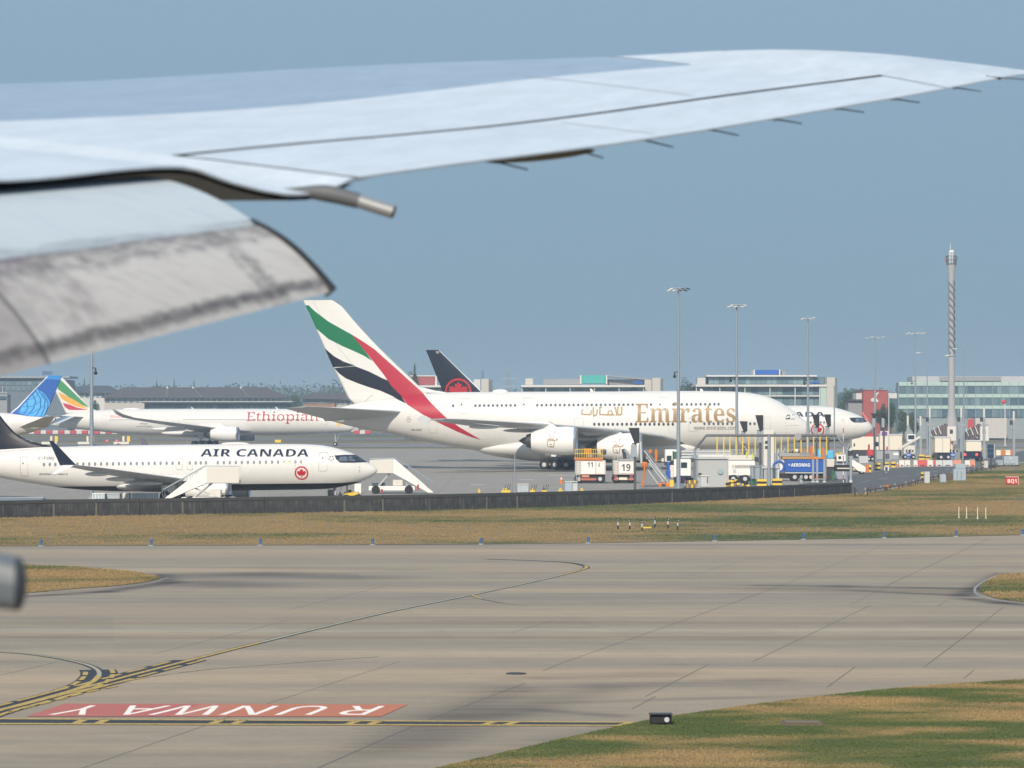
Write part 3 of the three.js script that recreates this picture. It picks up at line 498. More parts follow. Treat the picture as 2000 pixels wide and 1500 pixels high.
// ---- the near narrow-body
{
  const A = new Airliner('narrowbody_airliner', 'white single-aisle airliner with dark navy tail, belly and upturned winglet behind the wall', V(-30, 0, -301), -YAW);
  A.zo = 1.75;
  A.fuselage([[-150, 896, 905], [-120, 890, 912], [-60, 884, 922], [0, 880, 933], [50, 876, 942], [125, 872.5, 953], [200, 870.5, 958.5], [300, 869, 960], [400, 868, 959], [575, 867.3, 956.5], [625, 869.3, 955.5], [650, 873.5, 953.5], [675, 880.5, 949], [694, 888, 944.5], [708, 896.5, 939.5], [722, 905, 933], [732, 911.5, 926.5], [736.5, 916.5, 921.5]], 1.88, -24, 20, 13.2, 2048, 614, (c, q) => {
    const N = '#0a1224';
    q.fill([[-240, 1010], [-240, 960], [60, 956], [95, 951], [300, 949], [437, 946], [662, 944], [700, 941], [745, 930], [745, 1010]], N);
    q.zo = 0.2; q.fill([[-260, 700], [-260, 893], [-130, 886], [0, 878], [60, 874.5], [110, 872.4], [60, 862], [32.5, 847.5], [0, 811], [-40, 765], [-90, 700]], N); q.zo = 1.75;
    q.line([[106, 871.3], [75, 864.8], [50, 857], [32.5, 847], [15, 829], [0, 810], [-40, 764]], '#e8ecf0', 5, 0.2);
    q.text('AIR CANADA', 391, 602, 877.5, 891.5, 'bold 100px sans-serif', '#12203c', 0); q.text('C-FSNQ', 72.5, 105, 892, 897.6, 'bold 100px monospace', '#3f434a', 0); q.text('BOEING 737 MAX 8', 74, 131, 924.4, 927.8, 'bold 100px sans-serif', '#33383f', -0.05); q.text('515', 666, 677, 950, 956, 'bold 100px sans-serif', '#e8e8e8');
    q.disc(589, 924, 12, '#b31f26', 6); q.leaf(589, 924.5, 9.5, '#b31f26');
    for (let k = 0; k < 5; k++) { const t = k * 1.2566 + 0.3; q.disc(646 + Math.cos(t) * 4.2, 895.5 + Math.sin(t) * 4.2, 1.3, '#4d545c'); }
    q.fill([[653, 889.5], [672, 888.4], [694, 888.6], [706, 898.5], [716, 902.8], [690, 904], [665, 903.8], [657.5, 897.5]], '#232b38', 1.3);
    for (const [u, v] of [[577, 909], [576.5, 915], [700, 913], [700, 919], [699.5, 922]]) q.disc(u, v, 0.9, '#6d6d6d');
    for (const u of [240, 330, 470, 535, 610, 690]) q.line([[u, 870], [u, 944]], 'rgba(120,120,120,0.14)', 1.4); q.line([[60, 935], [640, 932]], 'rgba(120,120,120,0.12)', 1.2); q.line([[560, 868], [562, 932]], 'rgba(110,110,110,0.10)', 1);
  });
  A.fin([[104, 872], [75, 866], [50, 858], [32.5, 848], [15, 830], [0, 811], [-40, 765], [-93, 706]], [[-118, 890], [-165, 706]], 0.09);
  A.windows([85, 96.5, 107.5, ...Array.from({ length: 17 }, (_, k) => 151 + 11.65 * k), 350, 371, 382.5, 392.5, 402.5, ...Array.from({ length: 11 }, (_, k) => 425.7 + 11.75 * k), 577, 588], (u) => 907.2 - (u - 85) * 0.0108, 0.24, 0.36, mat([0.20, 0.22, 0.25], 0.2));
  A.windows([554.5, 565.5], 901.2, 0.25, 0.34, mat([0.33, 0.36, 0.22], 0.4));
  for (const d of [[37, 892, 52.5, 930], [344, 895, 357, 917.5], [365.5, 895, 377.5, 917.5], [622, 883, 639, 920.5]]) A.door(...d, mat([0.38, 0.39, 0.40], 0.5), 0.035);
  A.windows([43, 629.5], (u) => u > 300 ? 895 : 905, 0.13, 0.16, M.dark, 'door_window');
  for (const P0 of [[[661, 899.8], [663, 892], [676, 891.4], [679, 900.6]], [[681.5, 900.7], [678.5, 891.4], [686, 891], [693, 900.5]], [[695, 899.6], [688.5, 891], [694, 891], [704, 899.2]]]) {
    const P = P0.map(([u, v]) => A.px(u, v, 1.4)), g = new THREE.ShapeGeometry(new THREE.Shape(P.map(([x, y]) => new THREE.Vector2(x, y)))), p = g.attributes.position;
    for (let i = 0; i < p.count; i++) p.setZ(i, A.z(p.getX(i), p.getY(i)) + 0.025); g.computeVertexNormals(); mesh('cockpit_window', g, mat([0.10, 0.14, 0.17], 0.08), A.g);
  }
  const wings = A.surf('wing', [[418, 945, 1.7, 8.2, 0.12], [340, 933, 6, 4.7, 0.12], [203, 914.5, 14.2, 2.5, 0.10], [151, 908.5, 17.0, 1.6, 0.09]], wingSkin);
  wings.forEach((w, k) => { const s = k ? -1 : 1, [x, y] = A.px(147, 908, 17), [x2, y2] = A.px(103.5, 861, 17.9), [x3, y3] = A.px(108, 926, 17.6);
    mesh('winglet', foilLoft([[x + 0.1, y - 0.02, 16.95 * s, 1.45, 0.09], [x2, y2, 17.9 * s, 0.34, 0.09]]), M.navy, w); mesh('lower_winglet', foilLoft([[x, y, 16.95 * s, 1.1, 0.08], [x3, y3, 17.6 * s, 0.25, 0.08]]), M.white, w);
    for (const [u, v, z, L] of [[235, 936, 9.5, 2.6], [285, 944, 5.6, 3.2], [190, 926, 12.5, 2.2]]) { const [a, b] = A.px(u, v, z); mesh('flap_track_fairing', new THREE.SphereGeometry(1, 12, 8).scale(L / 2, 0.2, 0.2).translate(a, b, z * s), wingWhite, w); } });
  A.surf('tailplane', [[-40, 890, 0.9, 4.4, 0.10], [-128, 879, 7.1, 1.5, 0.09]], wingWhite);
  mesh('wing_root_fairing', new THREE.SphereGeometry(1, 24, 12).scale(4.3, 0.55, 1.92).translate(A.px(305, 950)[0], A.px(305, 949)[1], 0), mat([0.60, 0.60, 0.59], 0.45), A.g);
  A.engine(449, 957, 4.85, 3.9, 0.98, nacelleWhite);
  const gx = A.px(330, 960, 2)[0]; A.gear('main_gear', gx, 1.6, 2.86, 1, 0.56, 0.38, [-0.42, 0.42]); A.gear('main_gear', gx, 1.6, -2.86, 1, 0.56, 0.38, [-0.42, 0.42]); A.gear('nose_gear', A.px(655, 960)[0], 1.4, 0, 1, 0.34, 0.2, [-0.2, 0.2], false);
  const [dx, dy] = A.px(460, 867); mesh('antenna_dome', new THREE.SphereGeometry(1, 20, 8).scale(1.3, 0.17, 0.6).translate(dx, dy, 0), M.white, A.g);
}
// ---- the twin-jet taxiing behind
{
  const A = new Airliner('widebody_airliner', 'white twin-engine airliner with green, yellow and red tail taxiing in the distance', V(-76, 0, -825), -0.12);
  A.zo = 2.8;
  A.fuselage([[99, 822, 829], [110, 815, 834], [130, 809, 836.5], [160, 804, 839], [190, 801.5, 842], [230, 799.5, 846.5], [300, 798.8, 849.5], [400, 798.6, 849.5], [500, 798.8, 849], [600, 799.6, 847.5], [640, 804, 846.5], [665, 813, 845], [682, 824, 842.5], [690, 833, 838.5]], 2.98, -44, 41, 18.5, 2048, 446, (c, q) => {
    q.fill([[118, 742], [150, 773], [174.7, 796.7], [150, 787], [112, 759.5], [113, 745]], '#3f8a55', 0.3); q.fill([[113.5, 766], [125, 771], [145, 781], [173, 799], [150, 794.5], [133, 787.5], [120, 779]], '#dca23f', 0.3); q.fill([[122, 787], [135, 790], [150, 796], [172, 800.5], [150, 801], [134.7, 800.4], [126.7, 795.5]], '#b8384f', 0.3);
    q.text('Ethiopian', 480, 623, 804.5, 822, '100px serif', '#ad2440'); q.text('Welcome', 214, 257, 811, 816.5, 'bold 100px serif', '#d0707c'); q.text('Ethiopia', 273, 289, 826, 829, 'bold 100px sans-serif', '#5d6a66'); q.text('Land of Origins', 265, 297, 831, 834, 'bold 100px serif', '#5d6a66');
    q.fill([[655, 826], [664, 826], [668, 831], [658, 832]], '#e5c27a'); q.fill([[655, 812.5], [672, 812.5], [676, 819], [664, 819]], '#20262c', 1.6); for (const [x0, x1] of [[199, 208], [338, 349], [628, 638]]) { q.line([[x0, 812], [x1, 812], [x1, 829], [x0, 829], [x0, 812]], 'rgba(110,110,110,0.5)', 1.4); }
  });
  A.fin([[192, 803], [184, 800], [175, 795], [150, 768], [122, 737.5], [117, 735]], [[129, 808], [94, 735]], 0.09);
  A.windows(Array.from({ length: 17 }, (_, k) => 215 + 5.0 * k), 820, 0.26, 0.36, M.windowPane); A.windows([...Array.from({ length: 26 }, (_, k) => 360 + 4.6 * k), ...Array.from({ length: 29 }, (_, k) => 480 + 4.7 * k)], 819.3, 0.26, 0.36, M.windowPane);
  const wings = A.surf('wing', [[492, 843, 2.6, 14.5, 0.12], [425, 836, 10.5, 8.6, 0.11], [300, 821, 25.5, 4.2, 0.10], [262, 815.5, 29.6, 2.8, 0.09], [240, 808.5, 31.4, 1.7, 0.08], [224, 799.5, 32.2, 0.6, 0.08]], wingSkin);
  wings.forEach((w, k) => { for (const [u, v, z, L] of [[330, 838, 15, 4.5], [360, 846, 9, 6]]) { const [x, y] = A.px(u, v, z); mesh('flap_track_fairing', new THREE.SphereGeometry(1, 12, 8).scale(L, 0.5, 0.45).translate(x, y, z * (k ? -1 : 1)), wingWhite, w); } });
  A.surf('tailplane', [[170, 815, 1.2, 7.0, 0.10], [112, 812, 9.3, 2.6, 0.09]], wingWhite);
  A.engine(466, 847.5, 10.4, 6.8, 1.88, nacelleWhite);
  mesh('wing_root_fairing', new THREE.SphereGeometry(1, 24, 12).scale(11, 1.0, 3.1).translate(A.px(400, 848)[0], A.px(400, 847)[1], 0), belly, A.g);
  const gx = A.px(394, 865, 4)[0]; A.gear('main_gear', gx, 3.2, 5.3, 3, 0.66, 0.5, [-0.8, 0.8]); A.gear('main_gear', gx, 3.2, -5.3, 3, 0.66, 0.5, [-0.8, 0.8]); A.gear('nose_gear', A.px(655, 866)[0], 2.8, 0, 1, 0.52, 0.35, [-0.4, 0.4], false);
  const lamp = (u, v, z) => { const [x, y] = A.px(u, v, z); mesh('taxi_light', new THREE.SphereGeometry(0.14, 10, 8).translate(x, y, z), mat([0.9, 0.85, 0.7], 0.3), A.g); }; lamp(636, 843.5, 1.4);
  const [dx, dy] = A.px(257, 799); mesh('antenna_dome', new THREE.SphereGeometry(1, 16, 8).scale(2.2, 0.3, 0.8).translate(dx, dy, 0), M.white, A.g);
  for (const u of [542, 377]) { const [x, y] = A.px(u, 799); mesh('blade_antenna', foilLoft([[x + 0.3, y - 0.1, 0, 0.5, 0.2], [x - 0.3, y + 0.55, 0, 0.25, 0.2]], true), M.white, A.g); }
}
// ---- the twin-jet behind the double-decker
{
  const A = new Airliner('widebody_airliner', 'white airliner with dark tail and red maple leaf, mostly hidden behind the double-deck airliner', V(22.9, 0, -551), -YAW);
  A.zo = 2.9;
  A.fuselage([[836, 812, 822], [860, 806, 832], [900, 799, 845], [960, 794, 856], [1050, 792, 863], [1300, 792, 864], [1560, 792.3, 863], [1600, 793, 862.5], [1625, 795, 862], [1650, 801, 860], [1675, 810, 856], [1690, 818.5, 851], [1700, 827, 845], [1704.5, 834, 839]], 3.1, -42, 42, 20, 2048, 488, (c, q) => {
    const N = '#0b1226'; q.zo = 0.3; q.fill([[825, 676], [860, 676], [857.5, 684], [944, 768], [1010, 795], [850, 800]], N); q.line([[858.5, 684], [943, 767]], '#e8ecf0', 7); q.text('731', 850.5, 857.5, 686.5, 690.5, 'bold 100px sans-serif', '#d8d8d8');
    q.disc(894.6, 765, 24, '#a82228', 9); q.leaf(894.6, 764, 20, '#a82228'); q.zo = 2.9;
    q.text('AIR CANADA', 1430, 1611, 804.2, 813.8, 'bold 100px sans-serif', '#12203c'); q.disc(1597, 840, 12, '#b31f26', 5); q.leaf(1597, 840, 9, '#b31f26');
    q.fill([[1659, 816], [1675, 815.5], [1686, 816.2], [1694, 823.5], [1684, 825.4], [1668, 825.2], [1662, 821.5]], '#20283a', 1.8); for (let k = 0; k < 5; k++) { const t = k * 1.2566; q.disc(1646 + Math.cos(t) * 2.6, 821 + Math.sin(t) * 2.6, 0.7, '#777'); }
    q.fill([[830, 900], [830, 868], [1500, 862], [1680, 858], [1680, 900]], N); for (const [u, v] of [[1669, 837], [1670, 848], [1674, 851]]) q.disc(u, v, 0.7, '#888');
  });
  A.fin([[960, 796], [944, 768], [900, 725], [868, 694], [857.5, 683.5]], [[878, 800], [865, 765], [832, 684]], 0.09);
  for (const P0 of [[[1671, 823.6], [1671, 817.3], [1677, 817.2], [1679, 824]], [[1680.5, 824], [1678.5, 817.3], [1683, 817.6], [1688, 823.6]]]) {
    const P = P0.map(([u, v]) => A.px(u, v, 2)), g = new THREE.ShapeGeometry(new THREE.Shape(P.map(([x, y]) => new THREE.Vector2(x, y)))), p = g.attributes.position;
    for (let i = 0; i < p.count; i++) p.setZ(i, A.z(p.getX(i), p.getY(i)) + 0.03); g.computeVertexNormals(); mesh('cockpit_window', g, mat([0.12, 0.16, 0.19], 0.08), A.g);
  }
  A.windows(Array.from({ length: 8 }, (_, k) => 1564 + 6.5 * k), 825, 0.3, 0.4);
  A.surf('wing', [[1330, 853, 3, 13.5, 0.12], [1140, 838, 18, 7, 0.11], [1010, 828, 30, 2.5, 0.09]], wingSkin); A.surf('tailplane', [[905, 814, 1.5, 7, 0.1], [820, 806, 10.5, 2.3, 0.09]], wingWhite); A.engine(1330, 872, 9.8, 6.5, 1.85, nacelleWhite);
  const gx = A.px(1250, 895, 5)[0]; A.gear('main_gear', gx, 3.4, 5.4, 3, 0.66, 0.5, [-0.7, 0.7]); A.gear('main_gear', gx, 3.4, -5.4, 3, 0.66, 0.5, [-0.7, 0.7]); A.gear('nose_gear', A.px(1648, 900)[0], 3.3, 0, 1, 0.53, 0.35, [-0.4, 0.4], false);
}
// ---- the tail at the left edge, facing the other way
{
  const A = new Airliner('widebody_airliner', 'white airliner with blue tail and pale blue globe, at the left edge', V(-132, 0, -780), Math.PI - 0.10, -1);
  A.zo = -2.8;
  A.fuselage([[108, 815, 822], [95, 812, 832], [70, 809.5, 842], [40, 807.5, 850], [0, 806, 857], [-60, 805.5, 860], [-200, 805.5, 860], [-340, 806, 859.5], [-390, 811, 858], [-415, 822, 853], [-426, 834, 843]], 2.9, -36, 40, 18.5, 1536, 360, (c, q) => {
    const B = '#1c56a8'; q.zo = 0; q.fill([[14, 806.5], [60, 812.8], [86, 814.5], [100, 792], [128, 722], [85, 725], [50, 765], [30, 795]], B);
    q.fill([[85, 740], [95, 724], [130, 724], [120, 742]], '#2f82cc');
    q.line([[22, 806], [35, 796], [60, 768], [92, 735]], '#d8dfe8', 7); const S = '#56aee0';
    q.fill([[33, 805.5], [45, 791], [60, 775], [73, 761.5], [86, 769], [95, 782], [98, 792], [94, 803], [88, 813], [60, 812]], S);
    q.line([[73, 761], [86, 769], [95, 782], [98, 792], [94, 803], [88, 813]], S, 4);
    for (const o of [[[64, 771], [70, 783], [66, 797], [55, 812]], [[52, 783], [55, 796], [46, 810]], [[70, 764], [80, 780], [79, 797], [70, 813]], [[76, 763], [88, 780], [87, 797], [80, 813]], [[84, 768], [94, 786], [92, 800], [87, 813]], [[41, 796], [36, 806]]]) q.line(o, B, 4.5);
    for (const o of [[[55, 781], [68, 777], [77, 766]], [[43, 794], [62, 794], [78, 784], [84, 768]], [[33, 804], [62, 807], [86, 793], [93, 777]]]) q.line(o, '#2a6cb8', 3);
  });
  A.fin([[18, 808], [30, 798], [55, 773], [93, 733.5]], [[86, 814], [98, 791], [123, 730]], 0.09); A.surf('tailplane', [[38, 834, 2.2, 6.5, 0.1], [88, 813.5, 9.8, 2.4, 0.09]], wingSkin);
  A.surf('wing', [[-230, 850, 2.6, 12, 0.12], [-60, 835, 18, 6, 0.1], [60, 812, 29, 1.6, 0.08]].map(([u, ...q]) => [u - 120, ...q]), wingSkin); A.engine(-255, 853, 9.7, 5.5, 1.7, nacelleWhite);
  const gx = A.px(-165, 865, -4)[0]; A.gear('main_gear', gx, 3.2, 5, 2, 0.66, 0.5, [-0.7, 0.7]); A.gear('main_gear', gx, 3.2, -5, 2, 0.66, 0.5, [-0.7, 0.7]); A.gear('nose_gear', A.px(-390, 868)[0], 2.8, 0, 1, 0.5, 0.3, [-0.4, 0.4], false);
}

// ------------------------------------------------------------------ the wing outside the window
{
  const cs = Math.cos(0.0873), sn = Math.sin(0.0873), W = (L, Fw, Y) => V(L * sn - Fw * cs, EYE + Y, -(L * cs + Fw * sn));   // L outboard, Fw forward, Y above the eye
  const wing = thing('airliner_wing', 'pale grey airliner wing with lowered dirty flap and thin wicks, close in the foreground', 'wing', W(12, 4, 0.8).toArray());
  const o0 = wing.position, sub = (p) => p.sub(o0);
  const FT = (L) => L < 29.5 ? -1.75 + (29.5 - L) * 0.364 : -1.75 - (L - 29.5) * 0.22, FL = curve([[4, 17.8], [18, 8], [24, 3.8], [26.4, 2.12], [27.2, 1.5], [28.4, 0.39], [29.5, -0.62], [30.5, -1.55], [31.2, -2.14]]);
  const YT = curve([[4, 0.30], [8, 0.58], [11, 0.80], [14.8, 1.06], [16.25, 1.225], [16.8, 1.175], [17.3, 1.155], [17.7, 1.20], [18, 1.287], [21.8, 1.80], [27, 2.57], [29.5, 2.955], [31.2, 3.17]]), YL = curve([[4, 0.85], [8, 1.1], [14, 1.5], [18, 1.83], [21.8, 2.22], [24.5, 2.60], [27, 2.917], [28.4, 3.115], [29.46, 3.185], [30.5, 3.185], [31.2, 3.18]]);
  const S = (L, c, d = 0) => { // upper skin; d below it
    const ch = FL(L) - FT(L), nose = c > 0.95 ? Math.pow((c - 0.95) / 0.05, 2) * 0.03 * ch * 0.5 : 0;
    return sub(W(L, lerp(FT(L), FL(L), c), lerp(YT(L), YL(L), c) + 0.010 * ch * Math.sin(Math.PI * c) - nose - d));
  };
  const patch = (name, L0, L1, c0, c1, m, nL = 60, nc = 14, d = 0, k = 4) => mesh(name, surface(nL, nc, (a, b) => { const L = lerp(L0, L1, a), p = S(L, lerp(c0(L), c1(L), b), typeof d === 'function' ? d(L, lerp(c0(L), c1(L), b)) : d); p.u = L / k; p.v = lerp(c0(L), c1(L), b) * (FL(L) - FT(L)) / k; return p; }), m, wing);
  const skinTex = dataTex(512, 512, (i, j) => { const a = fbm(i / 60, j / 14, 4), b = fbm(i / 7, j / 5 + 40, 3), n = 226 + 22 * (a - 0.5) + 14 * (b - 0.5) + 6 * (hash(i, j) - 0.5); return [n * 0.995, n, n * 1.005]; });
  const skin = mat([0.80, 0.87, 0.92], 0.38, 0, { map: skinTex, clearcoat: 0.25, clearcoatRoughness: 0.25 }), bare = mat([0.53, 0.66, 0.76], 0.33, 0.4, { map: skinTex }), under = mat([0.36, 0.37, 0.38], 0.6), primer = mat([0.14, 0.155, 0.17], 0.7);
  const cb = curve([[4, 0.50], [14, 0.48], [19.7, 0.46], [23, 0.54], [27, 0.69]]), ch = curve([[18, 0.175], [23, 0.20], [28, 0.26]]), zero = () => 0, one = () => 1;
  const hg = (L) => ch(L) + 0.05 / (FL(L) - FT(L));
  patch('upper_skin', 4, 18, zero, cb, skin, 90); patch('upper_skin', 18, 27, hg, cb, skin, 60); patch('leading_edge_panel', 4, 27, cb, one, bare, 120, 16);
  patch('upper_skin', 27, 28, hg, one, skin, 16, 20); patch('tip_skin', 28, 31.2, zero, one, skin, 40, 20);
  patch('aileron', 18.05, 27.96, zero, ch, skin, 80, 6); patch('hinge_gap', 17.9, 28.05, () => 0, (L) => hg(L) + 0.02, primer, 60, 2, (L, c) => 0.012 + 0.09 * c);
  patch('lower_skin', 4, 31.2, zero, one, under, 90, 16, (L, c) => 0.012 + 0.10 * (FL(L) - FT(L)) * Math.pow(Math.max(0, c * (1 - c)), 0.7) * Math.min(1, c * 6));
  patch('trailing_edge', 4, 31.2, zero, () => 0.0005, skin, 160, 1, (L, c) => c > 0.0002 ? 0.013 : 0);
  // panel joints in the skin, each a narrow sunk strip of sealant
  const seam = (L0, c0, L1, c1, w) => mesh('panel_joint', surface(30, 1, (a, b) => { const L = lerp(L0, L1, a), c = lerp(c0, c1, a); return S(L + (Math.abs(c1 - c0) > 0.15 ? (b - 0.5) * w : 0), clamp(c + (Math.abs(c1 - c0) > 0.15 ? 0 : (b - 0.5) * w / (FL(L) - FT(L)))), -0.002); }), mat([0.34, 0.38, 0.41], 0.7), wing);
  seam(19.6, 0.24, 19.6, 0.33, 0.02); seam(22.2, 0.24, 22.2, 0.34, 0.025); seam(24.8, 0.26, 24.8, 0.64, 0.025); seam(22.2, 0.02, 22.2, 0.17, 0.02); seam(27.02, 0.71, 27.02, 0.99, 0.04);
  // flap in two elements; lines given at the outboard end and their slope inboard
  const flapTex = (two) => canvasTex(1024, 512, (c, w, h) => {
    c.fillStyle = two ? '#bdbab6' : '#b9c4ca'; c.fillRect(0, 0, w, h);
    for (let k = 0; k < 900; k++) { const x = rnd() * w, y = rnd() * h, l = rr(20, 120); c.strokeStyle = `rgba(${two ? '104,98,96' : '120,140,155'},${rr(0.02, 0.10)})`; c.lineWidth = rr(1, 7); c.beginPath(); c.moveTo(x, y); c.lineTo(x + l * 0.15, y + l); c.stroke(); }
    if (!two) for (let k = 0; k < 2600; k++) { const x = rnd() * w, q = rnd(); c.fillStyle = `rgba(70,68,74,${rr(0.01, 0.07)})`; c.fillRect(x, h * (1 - 0.10 * q * q * (0.4 + fbm(x / 30, 5))), rr(6, 40), rr(2, 8)); }
    if (two) {                                           // soot along the hinge gap, up the end and along the trailing edge, with a ragged edge
      for (let k = 0; k < 9000; k++) { const x = rnd() * w, q = rnd(); c.fillStyle = `rgba(50,49,50,${rr(0.01, 0.07)})`; const y = h * (0.005 + 0.24 * q * q * (0.75 + 0.5 * fbm(x / 60, 3))); c.fillRect(x, y, rr(3, 10), rr(8, 46)); }
      for (let k = 0; k < 9000; k++) { const x = rnd() * w, b = fbm(x / 26, 9, 3), q = (rnd() + rnd() + rnd()) / 3 - 0.5, y = h * (0.87 + 0.05 * (b - 0.5) + q * 0.17); c.fillStyle = `rgba(50,48,49,${rr(0.01, 0.055)})`; c.fillRect(x, y - 10, rr(2, 9), rr(10, 44)); }
      for (let k = 0; k < 260; k++) { const x = w * (0.945 + 0.02 * (rnd() - 0.5)), y = rnd() * h; c.fillStyle = `rgba(70,64,66,${rr(0.02, 0.09)})`; c.fillRect(x, y, rr(2, 8), rr(10, 60)); }
      for (let k = 0; k < 700; k++) { const x = w * rr(0.70, 0.80), y = h * Math.pow(rnd(), 1.6) * 0.7; c.fillStyle = `rgba(80,74,78,${rr(0.01, 0.05)})`; c.fillRect(x, y, rr(3, 10), rr(20, 110)); }
      c.fillStyle = 'rgba(60,58,60,0.5)'; c.fillRect(w * 0.74, 0, 4, h); c.fillStyle = 'rgba(120,112,110,0.28)'; c.fillRect(0, 0, w * 0.74, h);
    }
  });
  const flapMat = [false, true].map((t) => mat([1, 1, 1], 0.5, 0, { map: flapTex(t) }));
  const edge = (F1, Y1, sY) => (L) => [F1 + (16.2 - L) * 0.364, Y1 - (16.2 - L) * sY];
  const A = edge(3.30, 1.165, 0.112), B = edge(2.67, 0.920, 0.122), B2 = edge(2.72, 0.934, 0.122), C = edge(2.31, 0.597, 0.163);
  const element = (name, P, Q, th, m, L0, L1, bow) => {
    const half = (k) => surface(70, 14, (a, t) => {
      const L = lerp(L0, L1, a), [f0, y0] = P(L), [f1, y1] = Q(L), off = k * th * Math.sqrt(Math.max(0, 1 - (1 - t) ** 2)) * Math.pow(1 - t, 0.6) * 2 + bow * Math.sin(Math.PI * t), dx = f1 - f0, dy = y1 - y0, n = Math.hypot(dx, dy);
      const p = sub(W(L, f0 + dx * t + dy / n * off, y0 + dy * t + off * Math.abs(dx) / n)); p.u = a; p.v = 1 - t; return p;
    });
    mesh(name, joined([half(1), half(-0.3)]), m, wing);
  };
  element('flap', A, B, 0.035, flapMat[0], 7, 16.2, 0.02); element('aft_flap', B2, C, 0.03, flapMat[1], 7, 16.2, 0.012);
  const rim = (name, P, Q, r, m) => { const [a, b] = [P(16.2), Q(16.2)]; const path = new THREE.CatmullRomCurve3([0, 0.25, 0.5, 0.75, 1].map((t) => sub(W(16.215, lerp(a[0], b[0], t), lerp(a[1], b[1], t) + (P === B2 ? 0.045 : 0.03) * Math.sin(Math.PI * t))))); mesh(name, new THREE.TubeGeometry(path, 16, r, 8), m, wing); };
  rim('flap_end_seal', B2, C, 0.034, M.black); rim('flap_end_seal', A, B, 0.010, M.darkMetal);
  // dark cove and actuators between the wing and the flap
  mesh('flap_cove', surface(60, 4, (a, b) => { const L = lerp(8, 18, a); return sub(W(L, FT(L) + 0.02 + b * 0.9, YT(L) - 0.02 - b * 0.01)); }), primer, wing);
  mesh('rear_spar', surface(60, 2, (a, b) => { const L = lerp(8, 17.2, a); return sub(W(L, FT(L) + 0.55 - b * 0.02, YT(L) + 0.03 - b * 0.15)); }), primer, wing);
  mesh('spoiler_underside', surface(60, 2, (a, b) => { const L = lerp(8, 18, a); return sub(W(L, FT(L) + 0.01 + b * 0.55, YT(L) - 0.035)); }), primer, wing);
  mesh('flap_bracket', boxAt(0, 0, 0, 0.28, 0.03, 0.05).applyQuaternion(new THREE.Quaternion().setFromAxisAngle(V(0, 0, 1), -0.25)).translate(...sub(at(402, 365, 17.6)).toArray()), M.dark, wing); mesh('flap_bracket', boxAt(0, 0, 0, 0.10, 0.03, 0.05).translate(...sub(at(412, 374, 17.5)).toArray()), M.black, wing);
  // fuel pipe fairing and nozzle
  const tube = (name, pts, rad, m) => { const path = new THREE.CatmullRomCurve3(pts.map(([u, v, D]) => sub(at(u, v, D)))), n = 24, fr = path.computeFrenetFrames(n, false); mesh(name, surface(n, 14, (a, b) => { const i = Math.round(a * n), p = path.getPointAt(a), r = rad(a), t = b * 2 * Math.PI; return p.addScaledVector(fr.normals[i], Math.cos(t) * r).addScaledVector(fr.binormals[i], Math.sin(t) * r); }), m, wing); };
  tube('pipe_fairing', [[540, 372, 17.75], [590, 374, 17.72], [640, 378, 17.7], [700, 392, 17.7]], (a) => lerp(0.012, 0.055, sstep(0, 0.7, a)) * (1 - 0.25 * a), mat([0.10, 0.11, 0.12], 0.6)); tube('fuel_nozzle', [[696, 391, 17.7], [730, 402, 17.68], [769, 414, 17.66]], () => 0.036, mat([0.26, 0.27, 0.28], 0.5, 0.3));
  mesh('nozzle_bore', new THREE.CircleGeometry(0.030, 16).rotateY(Math.PI / 2).translate(...sub(at(770, 414.2, 17.66)).toArray()), M.black, wing);
  // static wicks and the actuator fairing under the aileron
  for (const [u, v, u1, v1] of [[962, 314, 1031, 331], [1120, 291, 1178, 308], [1245, 270, 1315, 287], [1375, 250, 1443, 264], [1500, 230, 1567, 241], [1620, 209, 1688, 219], [1730, 190, 1797, 200], [1850, 168, 1917, 178], [1938, 150, 2010, 155]]) {
    const D = 18.1 + (u - 690) / (1960 - 690) * 11.2, p = at(u, v, D), q = at(u1, v1, D - 0.05); const w = rod(wing, 'static_wick', M.dark, p, q, 0.007, 6, 0.005); w.geometry = joined([w.geometry, barGeo(sub(at(u - 12, v - 1, D)), sub(at(u + 18, v + 4.5, D)), 0.014, 6, 0.006)]);
  }
  mesh('actuator_fairing', new THREE.SphereGeometry(1, 16, 10).scale(0.34, 0.032, 0.10).applyQuaternion(new THREE.Quaternion().setFromAxisAngle(V(0, 0, 1), 0.10)).translate(...sub(at(1060, 303.5, 21.3)).toArray()), mat([0.12, 0.11, 0.08], 0.7), wing);
  // blunt tail of the inboard flap-track fairing at the left edge
  const f0 = sub(at(-70, 1140, 9.3)); mesh('flap_track_fairing', surface(20, 16, (a, b) => { const t = b * 2 * Math.PI, r = lerp(0.072, 0.13, a), x = a * 1.6 * -1, sq = (v) => Math.sign(v) * Math.pow(Math.abs(v), 0.7); return V(f0.x + 0.152 + x, f0.y + sq(Math.sin(t)) * r * 1.05 + a * 0.25, f0.z + sq(Math.cos(t)) * r - a * 0.15); }), mat([0.11, 0.13, 0.15], 0.5), wing);
  mesh('fairing_end', new THREE.SphereGeometry(1, 16, 10).scale(0.022, 0.073, 0.070).translate(f0.x + 0.152, f0.y, f0.z), mat([0.05, 0.06, 0.07], 0.6), wing);
}

